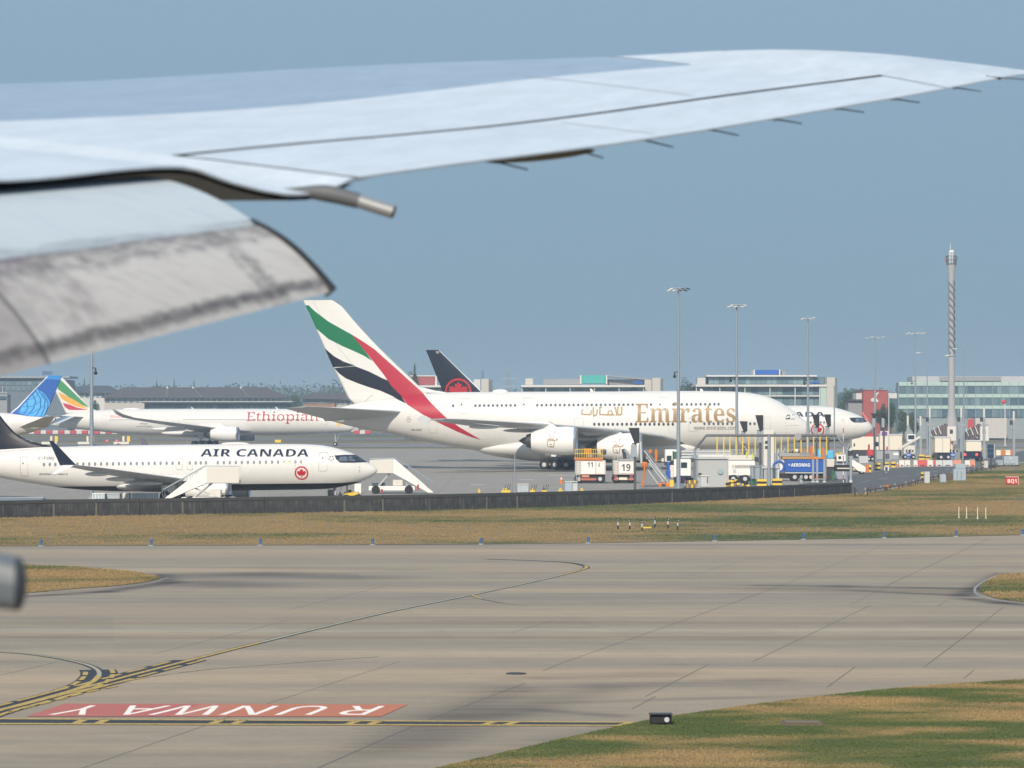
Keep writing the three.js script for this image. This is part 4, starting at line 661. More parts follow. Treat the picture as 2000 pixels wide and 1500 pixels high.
// ------------------------------------------------------------------ the low concrete wall along the apron
{
  const wallTex = (k) => dataTex(256, 128, (i, j) => { const st = fbm(i / 6 + k * 50, 2 + j / 90, 3), big = fbm(i / 50 + k * 9, j / 40, 3), sp = hash(i + k, j); const n = 62 + 26 * (st - 0.5) + 24 * (big - 0.5) + 8 * (sp - 0.5) + (st > 0.66 ? 24 * sstep(0.66, 0.8, st) : 0); return [n, n * 1.0, n * 1.01]; }, true, false);
  const mats = [0, 1, 2, 3].map((k) => mat([1, 1, 1], 0.92, 0, { map: wallTex(k) })), cop = mat([0.055, 0.055, 0.055], 0.92), post = mat([0.15, 0.14, 0.12], 0.9);
  const a0 = gp(-420, wallBase(-420)), w = thing('concrete_wall', 'long low dark weathered concrete wall between grass and apron', 'wall', a0.toArray()), path = new THREE.CatmullRomCurve3(Array.from({ length: 40 }, (_, k) => { const u = lerp(-420, 1662, k / 39); return gp(u, wallBase(u)); })), len = path.getLength(), n = Math.round(len / 3.55);
  for (let k = 0; k < n; k++) {
    const p = path.getPointAt(k / n).sub(a0), q = path.getPointAt((k + 1) / n).sub(a0), d = q.clone().sub(p), L = d.length(), ang = Math.atan2(-d.z, d.x), m = p.clone().add(q).multiplyScalar(0.5), h = lerp(1.06, 0.84, sstep(0.55, 1, k / n)) + 0.015 * (hash(k, 1) - 0.5), put = (name, g, mm) => mesh(name, g.rotateY(ang).translate(m.x, 0, m.z), mm, w);
    put('panel', boxAt(0, h / 2, 0.02 * (hash(k, 5) - 0.5), L - 0.05, h, 0.22, 0.02), mats[Math.floor(hash(k, 8) * 4)]); put('coping', boxAt(0, h + 0.145, -0.06, L - 0.03, 0.28, 0.40, 0.03), cop); if (hash(k, 21) > 0.45) put('joint_post', boxAt(L / 2 + 0.0, h * 0.49, 0.03, 0.14, h * 0.97, 0.24, 0.02), post);
  }
}
// ------------------------------------------------------------------ floodlight masts and poles
function mast(u, vTop, D, label, o = {}) {
  const x = at(u, 0, D).x, h = at(u, vTop, D).y, t = thing('floodlight_mast', label, 'mast', [x, 0, -D], 0, 'floodlight masts'), k = D / FOCAL;
  mesh('pole', joined([barGeo(V(0, 0, 0), V(0, h * 0.34, 0), 0.24, 10, 0.20), barGeo(V(0, h * 0.34, 0), V(0, h * 0.68, 0), 0.18, 10, 0.145), barGeo(V(0, h * 0.68, 0), V(0, h, 0), 0.125, 10, 0.09)]), M.mast, t); mesh('base_plate', new THREE.CylinderGeometry(0.4, 0.42, 0.25, 10).translate(0, 0.125, 0), M.grey, t);
  if (o.w) {
    mesh('head_frame', joined([boxAt(0, h, 0, o.w * k, 0.10, 0.12), boxAt(0, h + 0.22, 0, 0.7, 0.1, 0.5), boxAt(0, h - 0.05, 0, 0.12, 0.1, 1.6)]), M.steel, t);
    const n = o.n ?? 6; for (let i = 0; i < n; i++) { const q = (i / (n - 1) - 0.5) * o.w * k; const l = mesh('floodlight', boxAt(0, 0, 0, 0.42, 0.12, 0.55, 0.04).rotateZ(q < 0 ? 0.28 : -0.28).translate(q, h - 0.02 + (i % 2 ? 0.2 : 0), i % 2 ? -0.3 : 0.35), q > 0 && o.darkRight ? M.black : M.offwhite, t); if (i === 0) l.userData.label = 'lamp housing tilted outwards'; }
  }
  if (o.cam) { const [cu, cv] = o.cam, p = at(cu, cv, D).sub(t.position), s = Math.sign(p.x); mesh('camera', joined([barGeo(V(0, p.y + 0.35, 0.1), V(p.x, p.y + 0.35, 0.1), 0.05, 6), boxAt(p.x, p.y + 0.15, 0.1, 0.14, 0.35, 0.14), new THREE.SphereGeometry(0.17, 10, 8).translate(p.x, p.y - 0.12, 0.1)]), M.black, t); }
  if (o.arm) { mesh('lamp_arm', barGeo(V(0, h, 0), V(-1.6, h + 0.1, 0), 0.05, 6), M.mast, t); mesh('lamp_head', boxAt(-1.9, h + 0.08, 0, 1.0, 0.16, 0.4, 0.05), M.offwhite, t); }
  return t;
}
mast(179, 532, 311, 'grey floodlight mast standing in front of the single-aisle airliner', { w: 40, cam: [187, 726] });
mast(1325, 567, 349, 'tallest floodlight mast, crossing the gold lettering', { w: 38, n: 8, darkRight: true, cam: [1317.5, 733] }); mast(1439, 599, 401, 'second tall floodlight mast, past the end of the gold lettering', { w: 32, n: 6, cam: [1427, 742] }); mast(1578, 623, 458, 'floodlight mast before the taller office block near the airliner nose', { w: 24, n: 4, cam: [1571, 748] });
mast(1709, 660, 568, 'thin floodlight mast crossing the red block', { w: 34, n: 4 }); mast(1788, 652, 597, 'floodlight mast with double row of lamps left of the concrete tower', { w: 34, n: 8, cam: [1781, 748] }); mast(1811, 690, 700, 'slim lamp post just left of the concrete tower', { arm: true }); mast(1882.5, 682, 700, 'slim lamp post just right of the concrete tower', { arm: true });
function pole(name, label, u, v0, v1, D, r, m, group) { const p = at(u, v1, D), t = thing(name, label, 'pole', [p.x, 0, -D], 0, group); mesh('shaft', barGeo(V(0, 0, 0), V(0, at(u, v0, D).y, 0), r, 8, r * 0.8), m, t); mesh('cap', new THREE.SphereGeometry(r * 1.1, 8, 6).translate(0, at(u, v0, D).y, 0), m, t); mesh('foot', boxAt(0, 0.06, 0, r * 5, 0.12, r * 5, 0.02), m, t); return t; }
pole('lamp_pole', 'thin grey pole before the white boarding stairs', 366, 863, 975, 311, 0.05, M.mast); pole('lamp_pole', 'short grey pole beside the yellow chocks under the double-decker', 1005.5, 889, 962, 337, 0.06, M.mast); pole('lamp_pole', 'thin pole right of the airliner nose, before the trees', 1736, 773, 898, 577, 0.10, M.pale); pole('lamp_pole', 'slender pole in front of the second office tower', 1629.5, 755, 925, 440, 0.10, M.mast);
// ------------------------------------------------------------------ docking displays on posts
function docking(u, vt, vb, D, label, w = 15, side = 0) {
  const x = at(u, 0, D).x, k = D / FOCAL, y1 = at(u, vt, D).y, y0 = at(u, vb, D).y, t = thing('docking_display', label, 'display', [x, 0, -D], 0, 'stand docking displays'), W = w * k, H = y1 - y0;
  mesh('post', boxAt(0.12, y0 / 2, 0, 0.24, y0, 0.24, 0.02), M.darkMetal, t); const s = new THREE.Shape([[-W / 2, H], [W / 2, H], [W / 2, 0.12], [W * 0.1, 0], [-W * 0.05, H * 0.25]].map(([a, b]) => new THREE.Vector2(a, b)));
  mesh('hood', new THREE.ExtrudeGeometry(s, { depth: 0.9, bevelEnabled: true, bevelSize: 0.02, bevelThickness: 0.02, bevelSegments: 1 }).translate(0, y0, -0.45), M.black, t); mesh('cabinet', boxAt(0, y0 - 0.7, 0.05, W * 0.55, 1.35, 0.5, 0.03), M.steel, t); mesh('bracket', boxAt(0.02, y0 + 0.05, -0.2, 0.5, 0.12, 0.5, 0.02), M.dark, t); return t;
}
docking(1238, 836, 867, 349, 'black hooded display on post before the second big engine', 20); docking(1452, 823, 844, 400, 'small black display hanging below the mast past the gold lettering', 14); docking(1483, 811, 842, 390, 'black display on the yellow gantry end, before the airliner door', 14); docking(1593, 810, 835, 430, 'left one of two black displays over the blue tanker', 13); docking(1616, 809.5, 834, 430, 'right one of two black displays over the blue tanker', 12); docking(1706, 807.5, 816, 465, 'left one of two black topped posts at the airliner nose', 10); docking(1724.5, 807.5, 816, 465, 'right one of two black topped posts at the airliner nose', 10);
[[1773, 812, 'first white topped post right of the airliner nose'], [1798, 813, 'short white topped post beside the double lamp mast'], [1816, 797, 'white topped post left of the concrete tower foot'], [1877.5, 797, 'white topped post right of the concrete tower foot'], [1922, 797, 'white topped post beside the far red sign'], [1980, 803, 'white topped post at the right edge']].forEach(([u, v, l]) => { const D = 600, t = thing('stand_post', l, 'post', [at(u, 0, D).x, 0, -D], 0, 'white topped stand posts'), y = at(u, v + 18, D).y; mesh('post', boxAt(0, y / 2, 0, 0.42, y, 0.42, 0.02), M.steel, t); mesh('tube', barGeo(V(0, y, 0), V(0, at(u, v, D).y, 0), 0.2, 8), M.offwhite, t); mesh('crossbar', boxAt(0.1, y - 1.4, 0.1, 1.3, 0.3, 0.3, 0.02), M.grey, t); mesh('box', boxAt(-0.5, y - 0.4, 0.1, 0.45, 0.8, 0.4, 0.03), M.dark, t); });
// ------------------------------------------------------------------ boarding stairs
function stairs(label, D, foot, top, platU, floorV, railV, dir) { // foot [u,v] lower end of the flight, top [u,v] its upper end
  const t = thing('boarding_stairs', label, 'stairs', [at((foot[0] + platU) / 2, 0, D).x, 0, -D], 0, 'mobile boarding stairs'), o = t.position, P = (u, v, z = 0) => { const p = at(u, v, D); return V(p.x - o.x, p.y, z); };
  const S = (pts) => new THREE.Shape(pts.map(([u, v]) => { const p = P(u, v); return new THREE.Vector2(p.x, p.y); })), w = 1.7, th = railV[0], pan = (pts, z, name, m = M.offwhite, d = 0.06) => mesh(name, new THREE.ExtrudeGeometry(S(pts), { depth: d, bevelEnabled: true, bevelSize: 0.015, bevelThickness: 0.015, bevelSegments: 1 }).translate(0, 0, z), m, t);
  for (const z of [0, -w]) { pan([foot, [foot[0] + dir * 9, foot[1]], [top[0], floorV], [top[0], th], [top[0] - dir * 4, th + 2]], z, 'side_panel', M.white); pan([[top[0] + dir * 0.5, th], [platU, th + 2], [platU, floorV], [top[0] + dir * 0.5, floorV]], z + 0.05, 'platform_panel', M.offwhite); }
  for (let k = 1; k < 12; k++) { const q = k / 12, p = P(lerp(foot[0] + dir * 6, top[0], q), lerp(foot[1], floorV, q)); mesh('step', boxAt(p.x, p.y, -w / 2, 0.32, 0.04, w - 0.15, 0.01), M.grey, t); }
  const fl = P((top[0] + platU) / 2, floorV), wd = Math.abs(P(platU, 0).x - P(top[0], 0).x); mesh('platform_floor', boxAt(fl.x, fl.y, -w / 2, wd, 0.1, w - 0.1, 0.02), M.grey, t);
  for (const z of [0.05, -w - 0.02]) mesh('handrail', joined([barGeo(P(foot[0], foot[1] - 20, z), P(top[0] - dir * 4, th - 2, z), 0.03, 6), barGeo(P(top[0] - dir * 4, th - 2, z), P(platU, th - 1, z), 0.03, 6), ...Array.from({ length: 9 }, (_, k) => barGeo(P(lerp(foot[0], top[0], k / 8), lerp(foot[1] - 20, th - 2, k / 8), z), P(lerp(foot[0], top[0], k / 8), lerp(foot[1] - 6, th + 6, k / 8), z), 0.02, 5))]), M.steel, t);
  const c = P(lerp(foot[0], platU, 0.62), 0).x, gy = 0.55; mesh('chassis', boxAt(c - 0.2, gy, -w / 2, 4.6, 0.45, 1.5, 0.05), M.white, t); for (const q of [-1.8, 1.5]) for (const z of [-0.1, -w + 0.1]) wheelInto(t, c + q, 0.42, z, 0.42, 0.26);
  mesh('lift_frame', joined([barGeo(V(c - 1.7, gy, -0.3), P(lerp(top[0], platU, 0.15), floorV, -0.3), 0.09, 6), barGeo(V(c + 1.4, gy, -0.3), P(lerp(foot[0], top[0], 0.7), lerp(foot[1], floorV, 0.7), -0.3), 0.07, 6), barGeo(V(c - 1.7, gy, -w + 0.3), P(lerp(top[0], platU, 0.15), floorV, -w + 0.3), 0.09, 6)]), M.pale, t); mesh('engine_cover', boxAt(c + 0.4, gy + 0.55, -w / 2, 1.0, 0.6, 1.2, 0.05), M.offwhite, t); return t;
}
stairs('white boarding stairs beside the single-aisle fuselage with long platform', 288, [318, 976], [404, 916], 467, 943, [912], 1);
{ const t = stairs('white boarding stairs behind the single-aisle nose, descending right', 332, [846, 962], [768, 899], 722, 924, [897], -1); face(t, 'cab_window', M.pane, 726, 943, 739, 956, 332.6, 0.6); face(t, 'cab_window', M.pane, 741, 943, 752, 956, 332.6, 0.6); face(t, 'cab', M.white, 692, 945, 706, 965, 333, 1.4, 0.1); for (const [u, v0, v1] of [[816.5, 946, 957], [746, 955, 962]]) rod(t, 'red_marker', M.red, at(u, v1, 331), at(u, v0, 331), 0.09); }
// ------------------------------------------------------------------ small ground equipment
function vehicle(name, label, category, u, D, parts, group) { const t = thing(name, label, category, [at(u, 0, D).x, 0, -D], 0, group); parts(t, D); return t; }
const wheels = (t, D, list, r, depth = 2.0) => { for (const u of list) for (const dz of [0.1, depth - 0.1]) { const p = at(u, 0, D); wheelInto(t, p.x - t.position.x, r, -dz - D - t.position.z, r, 0.28); } for (const u of list) hubInto(t, at(u, 0, D).x - t.position.x, r, 0.02 - D - t.position.z, r, 0.2); };
vehicle('tow_tractor', 'low yellow tow tractor with dark mast under the single-aisle nose', 'tractor', 683, 300, (t, D) => { face(t, 'body', M.yellow, 672, 961, 700, 972, D, 1.6, 0.08); face(t, 'seat', M.black, 680, 957, 686, 961, D + 0.5, 0.6); rod(t, 'mast', mat([0.25, 0.17, 0.06], 0.6), at(678, 962, D), at(677.5, 940, D), 0.06); face(t, 'mast_head', M.black, 676, 932, 679.5, 941, D, 0.2); wheels(t, D, [677, 697], 0.38, 1.6); });
vehicle('baggage_cart', 'white low cart with red marker beside the nose wheel', 'cart', 658, 302, (t, D) => { face(t, 'body', M.offwhite, 651, 964, 668, 971, D, 1.4); face(t, 'box', M.grey, 640, 956, 650, 970, D + 0.4, 1.0); rod(t, 'marker', M.red, at(653, 963, D), at(652.5, 951, D), 0.08); face(t, 'drum', M.white, 660, 959, 666, 964, D, 0.4); wheels(t, D, [655, 665], 0.25, 1.2); });
[[192, 'first glazed white cage behind the wall, right of the grey mast'], [269, 'second glazed white cage behind the wall'], [294, 'third glazed white cage behind the wall, next to the stairs']].forEach(([u, l]) => vehicle('container_cage', l, 'container', u, 296, (t, D) => { face(t, 'glass', mat([0.40, 0.50, 0.56], 0.2), u - 11, 965, u + 12, 983, D, 1.4, 0.02); for (let k = 0; k < 5; k++) face(t, 'frame', M.white, u - 11.6 + k * 5.7, 964, u - 10.6 + k * 5.7, 984, D - 0.03, 0.05, 0); face(t, 'rail', M.white, u - 12, 963.4, u + 13, 965, D - 0.05, 1.5); }, 'glazed cages behind the wall'));
vehicle('container', 'grey flat-sided container behind the wall between the cages', 'container', 220, 297, (t, D) => { face(t, 'body', mat([0.36, 0.42, 0.47], 0.6), 207, 965, 234, 984, D, 1.5); face(t, 'lid', M.pale, 206.5, 963.6, 234.5, 965, D - 0.05, 1.6); face(t, 'side_crate', M.cream, 240, 963, 253, 984, D, 1.2); });
vehicle('container', 'long low blue-grey box at the left edge behind the wall', 'container', 40, 290, (t, D) => { face(t, 'body', mat([0.14, 0.20, 0.26], 0.6), -60, 973, 84, 990, D, 1.2); face(t, 'lid', M.steel, -61, 972, 85, 973.6, D - 0.05, 1.3); });
vehicle('barrier_frame', 'low steel frame with dark panels right of the boarding stairs', 'barrier', 440, 290, (t, D) => { for (const u of [422, 438, 454]) rod(t, 'post', M.pale, at(u, 987, D), at(u, 964, D), 0.03); rod(t, 'rail', M.pale, at(422, 964, D), at(455, 964, D), 0.03); face(t, 'panel', M.navy, 423, 966, 437, 980, D + 0.05, 0.04); face(t, 'panel', M.navy, 439, 966, 453, 980, D + 0.05, 0.04); });
[[97, 'white loader with amber frame behind the navy winglet'], [168, 'white loader left of the grey mast, beyond the fuselage'], [238, 'white loader beyond the fuselage with red lamps']].forEach(([u, l], i) => vehicle('cargo_loader', l, 'loader', u, 640, (t, D) => { face(t, 'deck', M.offwhite, u - 16, 863, u + 14, 868, D, 3); face(t, 'chassis', M.grey, u - 15, 868.5, u + 13, 886, D + 0.3, 2.4); face(t, 'cab', M.cream, u + 1, 852, u + 5, 862.6, D, 1.5); face(t, 'guide_frame', M.yellow, u + 10, 852, u + 16, 862.6, D + 0.5, 0.2); wheels(t, D, [u - 10, u + 8], 0.5, 2.4); if (i === 2) for (const q of [209, 228]) { const p = at(q, 861, D - 1); mesh('lamp', new THREE.SphereGeometry(0.22, 10, 8).translate(p.x - t.position.x, p.y, 1), mat([0.8, 0.10, 0.06], 0.4, 0, { emissive: new THREE.Color(0.9, 0.08, 0.05) }), t); } }, 'loaders beyond the fuselage'));
// far red and white barrier blocks
for (let k = 0; k < 27; k++) { const u = 62 + k * 11.6; if ((k > 18 && k < 26 && u < 380 && u > 300)) continue; const D = 1300, t = mesh(numbered('water_barrier'), box(11.2 * D / FOCAL, 1.5, 1.2, 0.25), k % 2 ? M.red : M.offwhite, scene); t.position.set(at(u, 0, D).x, 0.75, -D); t.userData = { label: k % 2 ? 'far red barrier block in the row beyond the distant airliner' : 'far white barrier block in the row beyond the distant airliner', category: 'barrier', group: k % 2 ? 'far red barriers' : 'far white barriers' }; }
for (const [u, red] of [[697, 1], [708, 0], [719, 1]]) { const D = 1300, t = mesh(numbered('water_barrier'), box(11 * D / FOCAL, 1.5, 1.2, 0.25), red ? M.red : M.offwhite, scene); t.position.set(at(u, 0, D).x, 0.75, -D); t.userData = { label: red ? 'far red barrier block in the row beyond the distant airliner' : 'far white barrier block in the row beyond the distant airliner', category: 'barrier', group: red ? 'far red barriers' : 'far white barriers' }; }
vehicle('taxi_sign', 'small yellow sign above the single-aisle fuselage', 'sign', 543, 700, (t, D) => { face(t, 'panel', M.yellow, 537, 859, 549, 864.5, D, 0.3); for (const u of [539, 547]) rod(t, 'leg', M.dark, at(u, 882, D), at(u, 864, D), 0.06); });
// cabinets and chocks on the stand
vehicle('cabinet', 'white cabinet with grey doors beside the short grey pole', 'cabinet', 1021, 337, (t, D) => { face(t, 'body', M.pale, 1011, 946, 1032, 962.6, D, 0.8); face(t, 'door', mat([0.35, 0.42, 0.47], 0.5), 1013, 948, 1020.6, 961, D - 0.03, 0.03); face(t, 'door', mat([0.35, 0.42, 0.47], 0.5), 1022, 948, 1030, 961, D - 0.03, 0.03); face(t, 'lid', M.offwhite, 1010, 945, 1033, 946.4, D - 0.1, 1); });
vehicle('cabinet', 'blue-grey cabinet below the truck numbered 11', 'cabinet', 1116, 337, (t, D) => { face(t, 'body', mat([0.33, 0.41, 0.48], 0.5), 1103.5, 942, 1117, 962.6, D, 0.8); face(t, 'side_box', M.pale, 1118, 942.6, 1128, 962, D + 0.1, 0.7); face(t, 'lid', M.pale, 1103, 940, 1128.6, 942, D - 0.05, 0.9); });
[[936, 'lone small yellow chock left of the yellow stack'], [988, 'largest yellow chock stack beside the short pole'], [1040, 'yellow chock between the two cabinets, nearer the white cabinet'], [1063, 'yellow chock with green cover between the two cabinets'], [1095, 'yellow chock just left of the blue-grey cabinet'], [1137, 'yellow chock right of the blue-grey cabinet']].forEach(([u, l], i) => vehicle('wheel_chock', l, 'chock', u, 337, (t, D) => { const w = i === 1 ? 9 : i === 0 ? 2.5 : 5; face(t, 'block', M.yellow, u - w, 957.5, u + w, 962.4, D, 0.5, 0.04); face(t, 'block', i === 3 ? M.green : M.yellow, u - w * 0.6, 953.5, u + w * 0.3, 957.2, D + 0.05, 0.4, 0.04); if (i === 1 || i === 2 || i === 3) for (const q of [-3, 2, 6]) rod(t, 'handle', M.darkMetal, at(u + q, 957, D), at(u + q + 3, 946, D), 0.03); }, 'yellow chocks'));
function cone(u, v, D, label) { const p = gp(u, v), t = thing('traffic_cone', label, 'cone', [p.x, 0, p.z], 0); mesh('body', new THREE.CylinderGeometry(0.05, 0.22, 0.85, 12).translate(0, 0.48, 0), M.orange, t); mesh('band', new THREE.CylinderGeometry(0.115, 0.155, 0.2, 12).translate(0, 0.58, 0), M.offwhite, t); mesh('base', boxAt(0, 0.03, 0, 0.5, 0.06, 0.5, 0.01), M.orange, t); }
cone(1096.5, 944.5, 0, 'orange and white traffic cone left of the truck numbered 11'); cone(1753, 912, 0, 'orange and white cone beside the white barrier blocks');
// ------------------------------------------------------------------ numbered platform trucks
function numberTex(s, col, w = 256, h = 192) { return canvasTex(w, h, (c) => { c.fillStyle = '#e6e3df'; c.fillRect(0, 0, w, h); c.strokeStyle = '#d08a78'; c.lineWidth = 6; c.strokeRect(3, 3, w - 6, h - 6); c.fillStyle = col; c.textAlign = 'center'; c.font = 'bold 100px sans-serif'; s(c); for (let k = 0; k < 60; k++) { c.fillStyle = 'rgba(120,110,100,0.06)'; c.fillRect(rnd() * w, rnd() * h, rr(4, 50), rr(1, 6)); } }); }
function printed(t, name, tex, u0, v0, u1, v1, D, rough = 0.5) { const a = at(u0, v0, D), e = at(u1, v1, D); return mesh(name, new THREE.PlaneGeometry(Math.abs(e.x - a.x), a.y - e.y).translate((a.x + e.x) / 2 - t.position.x, (a.y + e.y) / 2 - t.position.y, -D - t.position.z), mat([1, 1, 1], rough, 0, { map: tex }), t); }
const tailBar = mat([0.42, 0.13, 0.09], 0.5);
vehicle('service_truck', 'white platform truck numbered 11 with orange railed platform', 'truck', 1153, 382, (t, D) => {
  face(t, 'body', M.offwhite, 1124, 899.5, 1183, 927, D, 4.6, 0.05); printed(t, 'number_panel', numberTex((c) => c.fillText('11', 165, 90), '#20262e'), 1134.5, 900, 1163.5, 926.5, D - 0.02); printed(t, 'number_panel', numberTex((c) => c.fillText('4', 90, 90), '#3c4650'), 1164.5, 901, 1180, 926, D - 0.02);
  face(t, 'chassis', M.black, 1125, 927.5, 1182, 941, D + 0.3, 4.2); face(t, 'bumper', tailBar, 1134, 934, 1165, 938.5, D, 0.3); face(t, 'light_bar', mat([0.55, 0.25, 0.18], 0.5), 1136, 927.8, 1151, 932.5, D + 0.05, 0.2); wheels(t, D + 0.3, [1131, 1172], 0.5, 2.6); for (const u of [1125.5, 1132.5]) rod(t, 'ladder_rail', M.pale, at(u, 940, D - 0.06), at(u, 900, D - 0.06), 0.035, 6); for (let k = 0; k < 7; k++) rod(t, 'ladder_rung', M.pale, at(1125.5, 903 + k * 5, D - 0.06), at(1132.5, 903 + k * 5, D - 0.06), 0.025, 5);
  face(t, 'platform', M.orange, 1122, 894.5, 1178, 898.6, D - 0.1, 4.4); for (let k = 0; k < 13; k++) rod(t, 'rail_post', M.yellow, at(1123.5 + k * 4.4, 895, D), at(1123.5 + k * 4.4, 877.5, D), 0.04, 5); for (const v of [877.5, 886]) rod(t, 'rail', M.yellow, at(1123, v, D), at(1176.5, v, D), 0.04, 5); face(t, 'winch_cover', M.orange, 1141, 876, 1156, 886, D + 1, 1.4, 0.08); face(t, 'hose_reel', M.grey, 1146, 887, 1158, 894, D + 0.8, 1, 0.1); face(t, 'motor', M.darkMetal, 1174, 877.6, 1184.5, 888, D + 1, 1, 0.15);
});
vehicle('service_truck', 'white platform truck numbered 19 behind the black hooded display', 'truck', 1219, 382, (t, D) => {
  face(t, 'body', M.offwhite, 1198, 900, 1241, 927, D, 4.6, 0.05); printed(t, 'number_panel', numberTex((c) => { c.save(); c.translate(128, 150); c.scale(1.5, 1.55); c.fillText('19', 0, 0); c.restore(); }, '#1f2a33'), 1208, 901.5, 1237, 925, D - 0.02); face(t, 'chassis', M.black, 1198, 927.5, 1240, 941, D + 0.3, 4.2); face(t, 'bumper', tailBar, 1199, 935, 1238, 938, D, 0.3); face(t, 'plate', M.cream, 1209, 932.5, 1225, 937.5, D - 0.06, 0.05); for (const u of [1202, 1233]) face(t, 'tail_lamp', mat([0.35, 0.09, 0.07], 0.4), u - 3, 928.5, u + 3, 932.5, D, 0.2);
  for (const u of [1199.5, 1206.5]) rod(t, 'ladder_rail', M.pale, at(u, 927, D - 0.06), at(u, 892, D - 0.06), 0.035, 6); for (let k = 0; k < 5; k++) rod(t, 'ladder_rung', M.pale, at(1199.5, 903 + k * 5, D - 0.06), at(1206.5, 903 + k * 5, D - 0.06), 0.025, 5); face(t, 'deck', M.steel, 1208, 896.6, 1238, 899.4, D, 4); rod(t, 'boom', M.steel, at(1234, 897, D + 1), at(1219, 878, D + 1), 0.16, 8); rod(t, 'boom', M.dark, at(1221, 896, D + 1.2), at(1217, 877, D + 1.2), 0.2, 8); wheels(t, D + 0.3, [1204, 1233], 0.5, 2.6);
});
// orange lift and conveyor between the trucks
vehicle('boom_lift', 'orange boom lift with grey ladder arms beside the truck numbered 19', 'lift', 1280, 365, (t, D) => {
  rod(t, 'boom', M.orange, at(1255, 955, D), at(1260, 905, D), 0.13, 8, 0.11); rod(t, 'boom_ram', M.steel, at(1258, 945, D - 0.1), at(1264, 915, D - 0.1), 0.05); face(t, 'turret', M.orange, 1254, 902, 1265, 915, D, 0.9, 0.15); face(t, 'turret_box', M.dark, 1256, 909, 1262, 914, D - 0.04, 0.05, 0); for (const [a, b, c, d] of [[1262, 913, 1290, 952], [1268, 905, 1304, 950], [1266, 898, 1310, 948], [1258, 880, 1300, 935]]) { rod(t, 'ladder_arm', M.pale, at(a, b, D + 0.5), at(c, d, D + 0.5), 0.08, 6); rod(t, 'ladder_arm', M.steel, at(a + 3, b - 3, D + 1.4), at(c + 3, d - 3, D + 1.4), 0.06, 6); for (let k = 1; k < 8; k++) rod(t, 'ladder_rung', M.steel, at(lerp(a, c, k / 8), lerp(b, d, k / 8), D + 0.5), at(lerp(a, c, k / 8) + 3, lerp(b, d, k / 8) - 3, D + 1.4), 0.03, 5); }
  face(t, 'base', M.orange, 1286, 943, 1311, 952, D, 1.4, 0.15); face(t, 'base_motor', M.grey, 1290, 937, 1299, 943, D + 0.2, 0.8, 0.1); face(t, 'base_panel', M.dark, 1292, 945, 1300, 950, D - 0.03, 0.04, 0); face(t, 'counterweight', M.yellow, 1308, 938, 1316, 954, D - 0.1, 1.2); face(t, 'basket_post', M.orange, 1279, 878, 1284, 902, D + 2, 0.5); face(t, 'basket_box', M.orange, 1267, 878, 1274, 886, D + 2, 0.8, 0.1); face(t, 'track', M.dark, 1250, 949, 1318, 958, D + 0.3, 1.6, 0.15); rod(t, 'mast', M.pale, at(1253, 905, D + 2), at(1251, 862, D + 2), 0.14, 8); for (let k = 0; k < 7; k++) face(t, 'hose_box', [M.grey, M.offwhite, M.dark, M.pale][k % 4], 1262 + k * 6, 890 + (k * 37) % 30, 1267 + k * 6, 897 + (k * 37) % 30, D + 2.5, 0.8, 0.05);
});
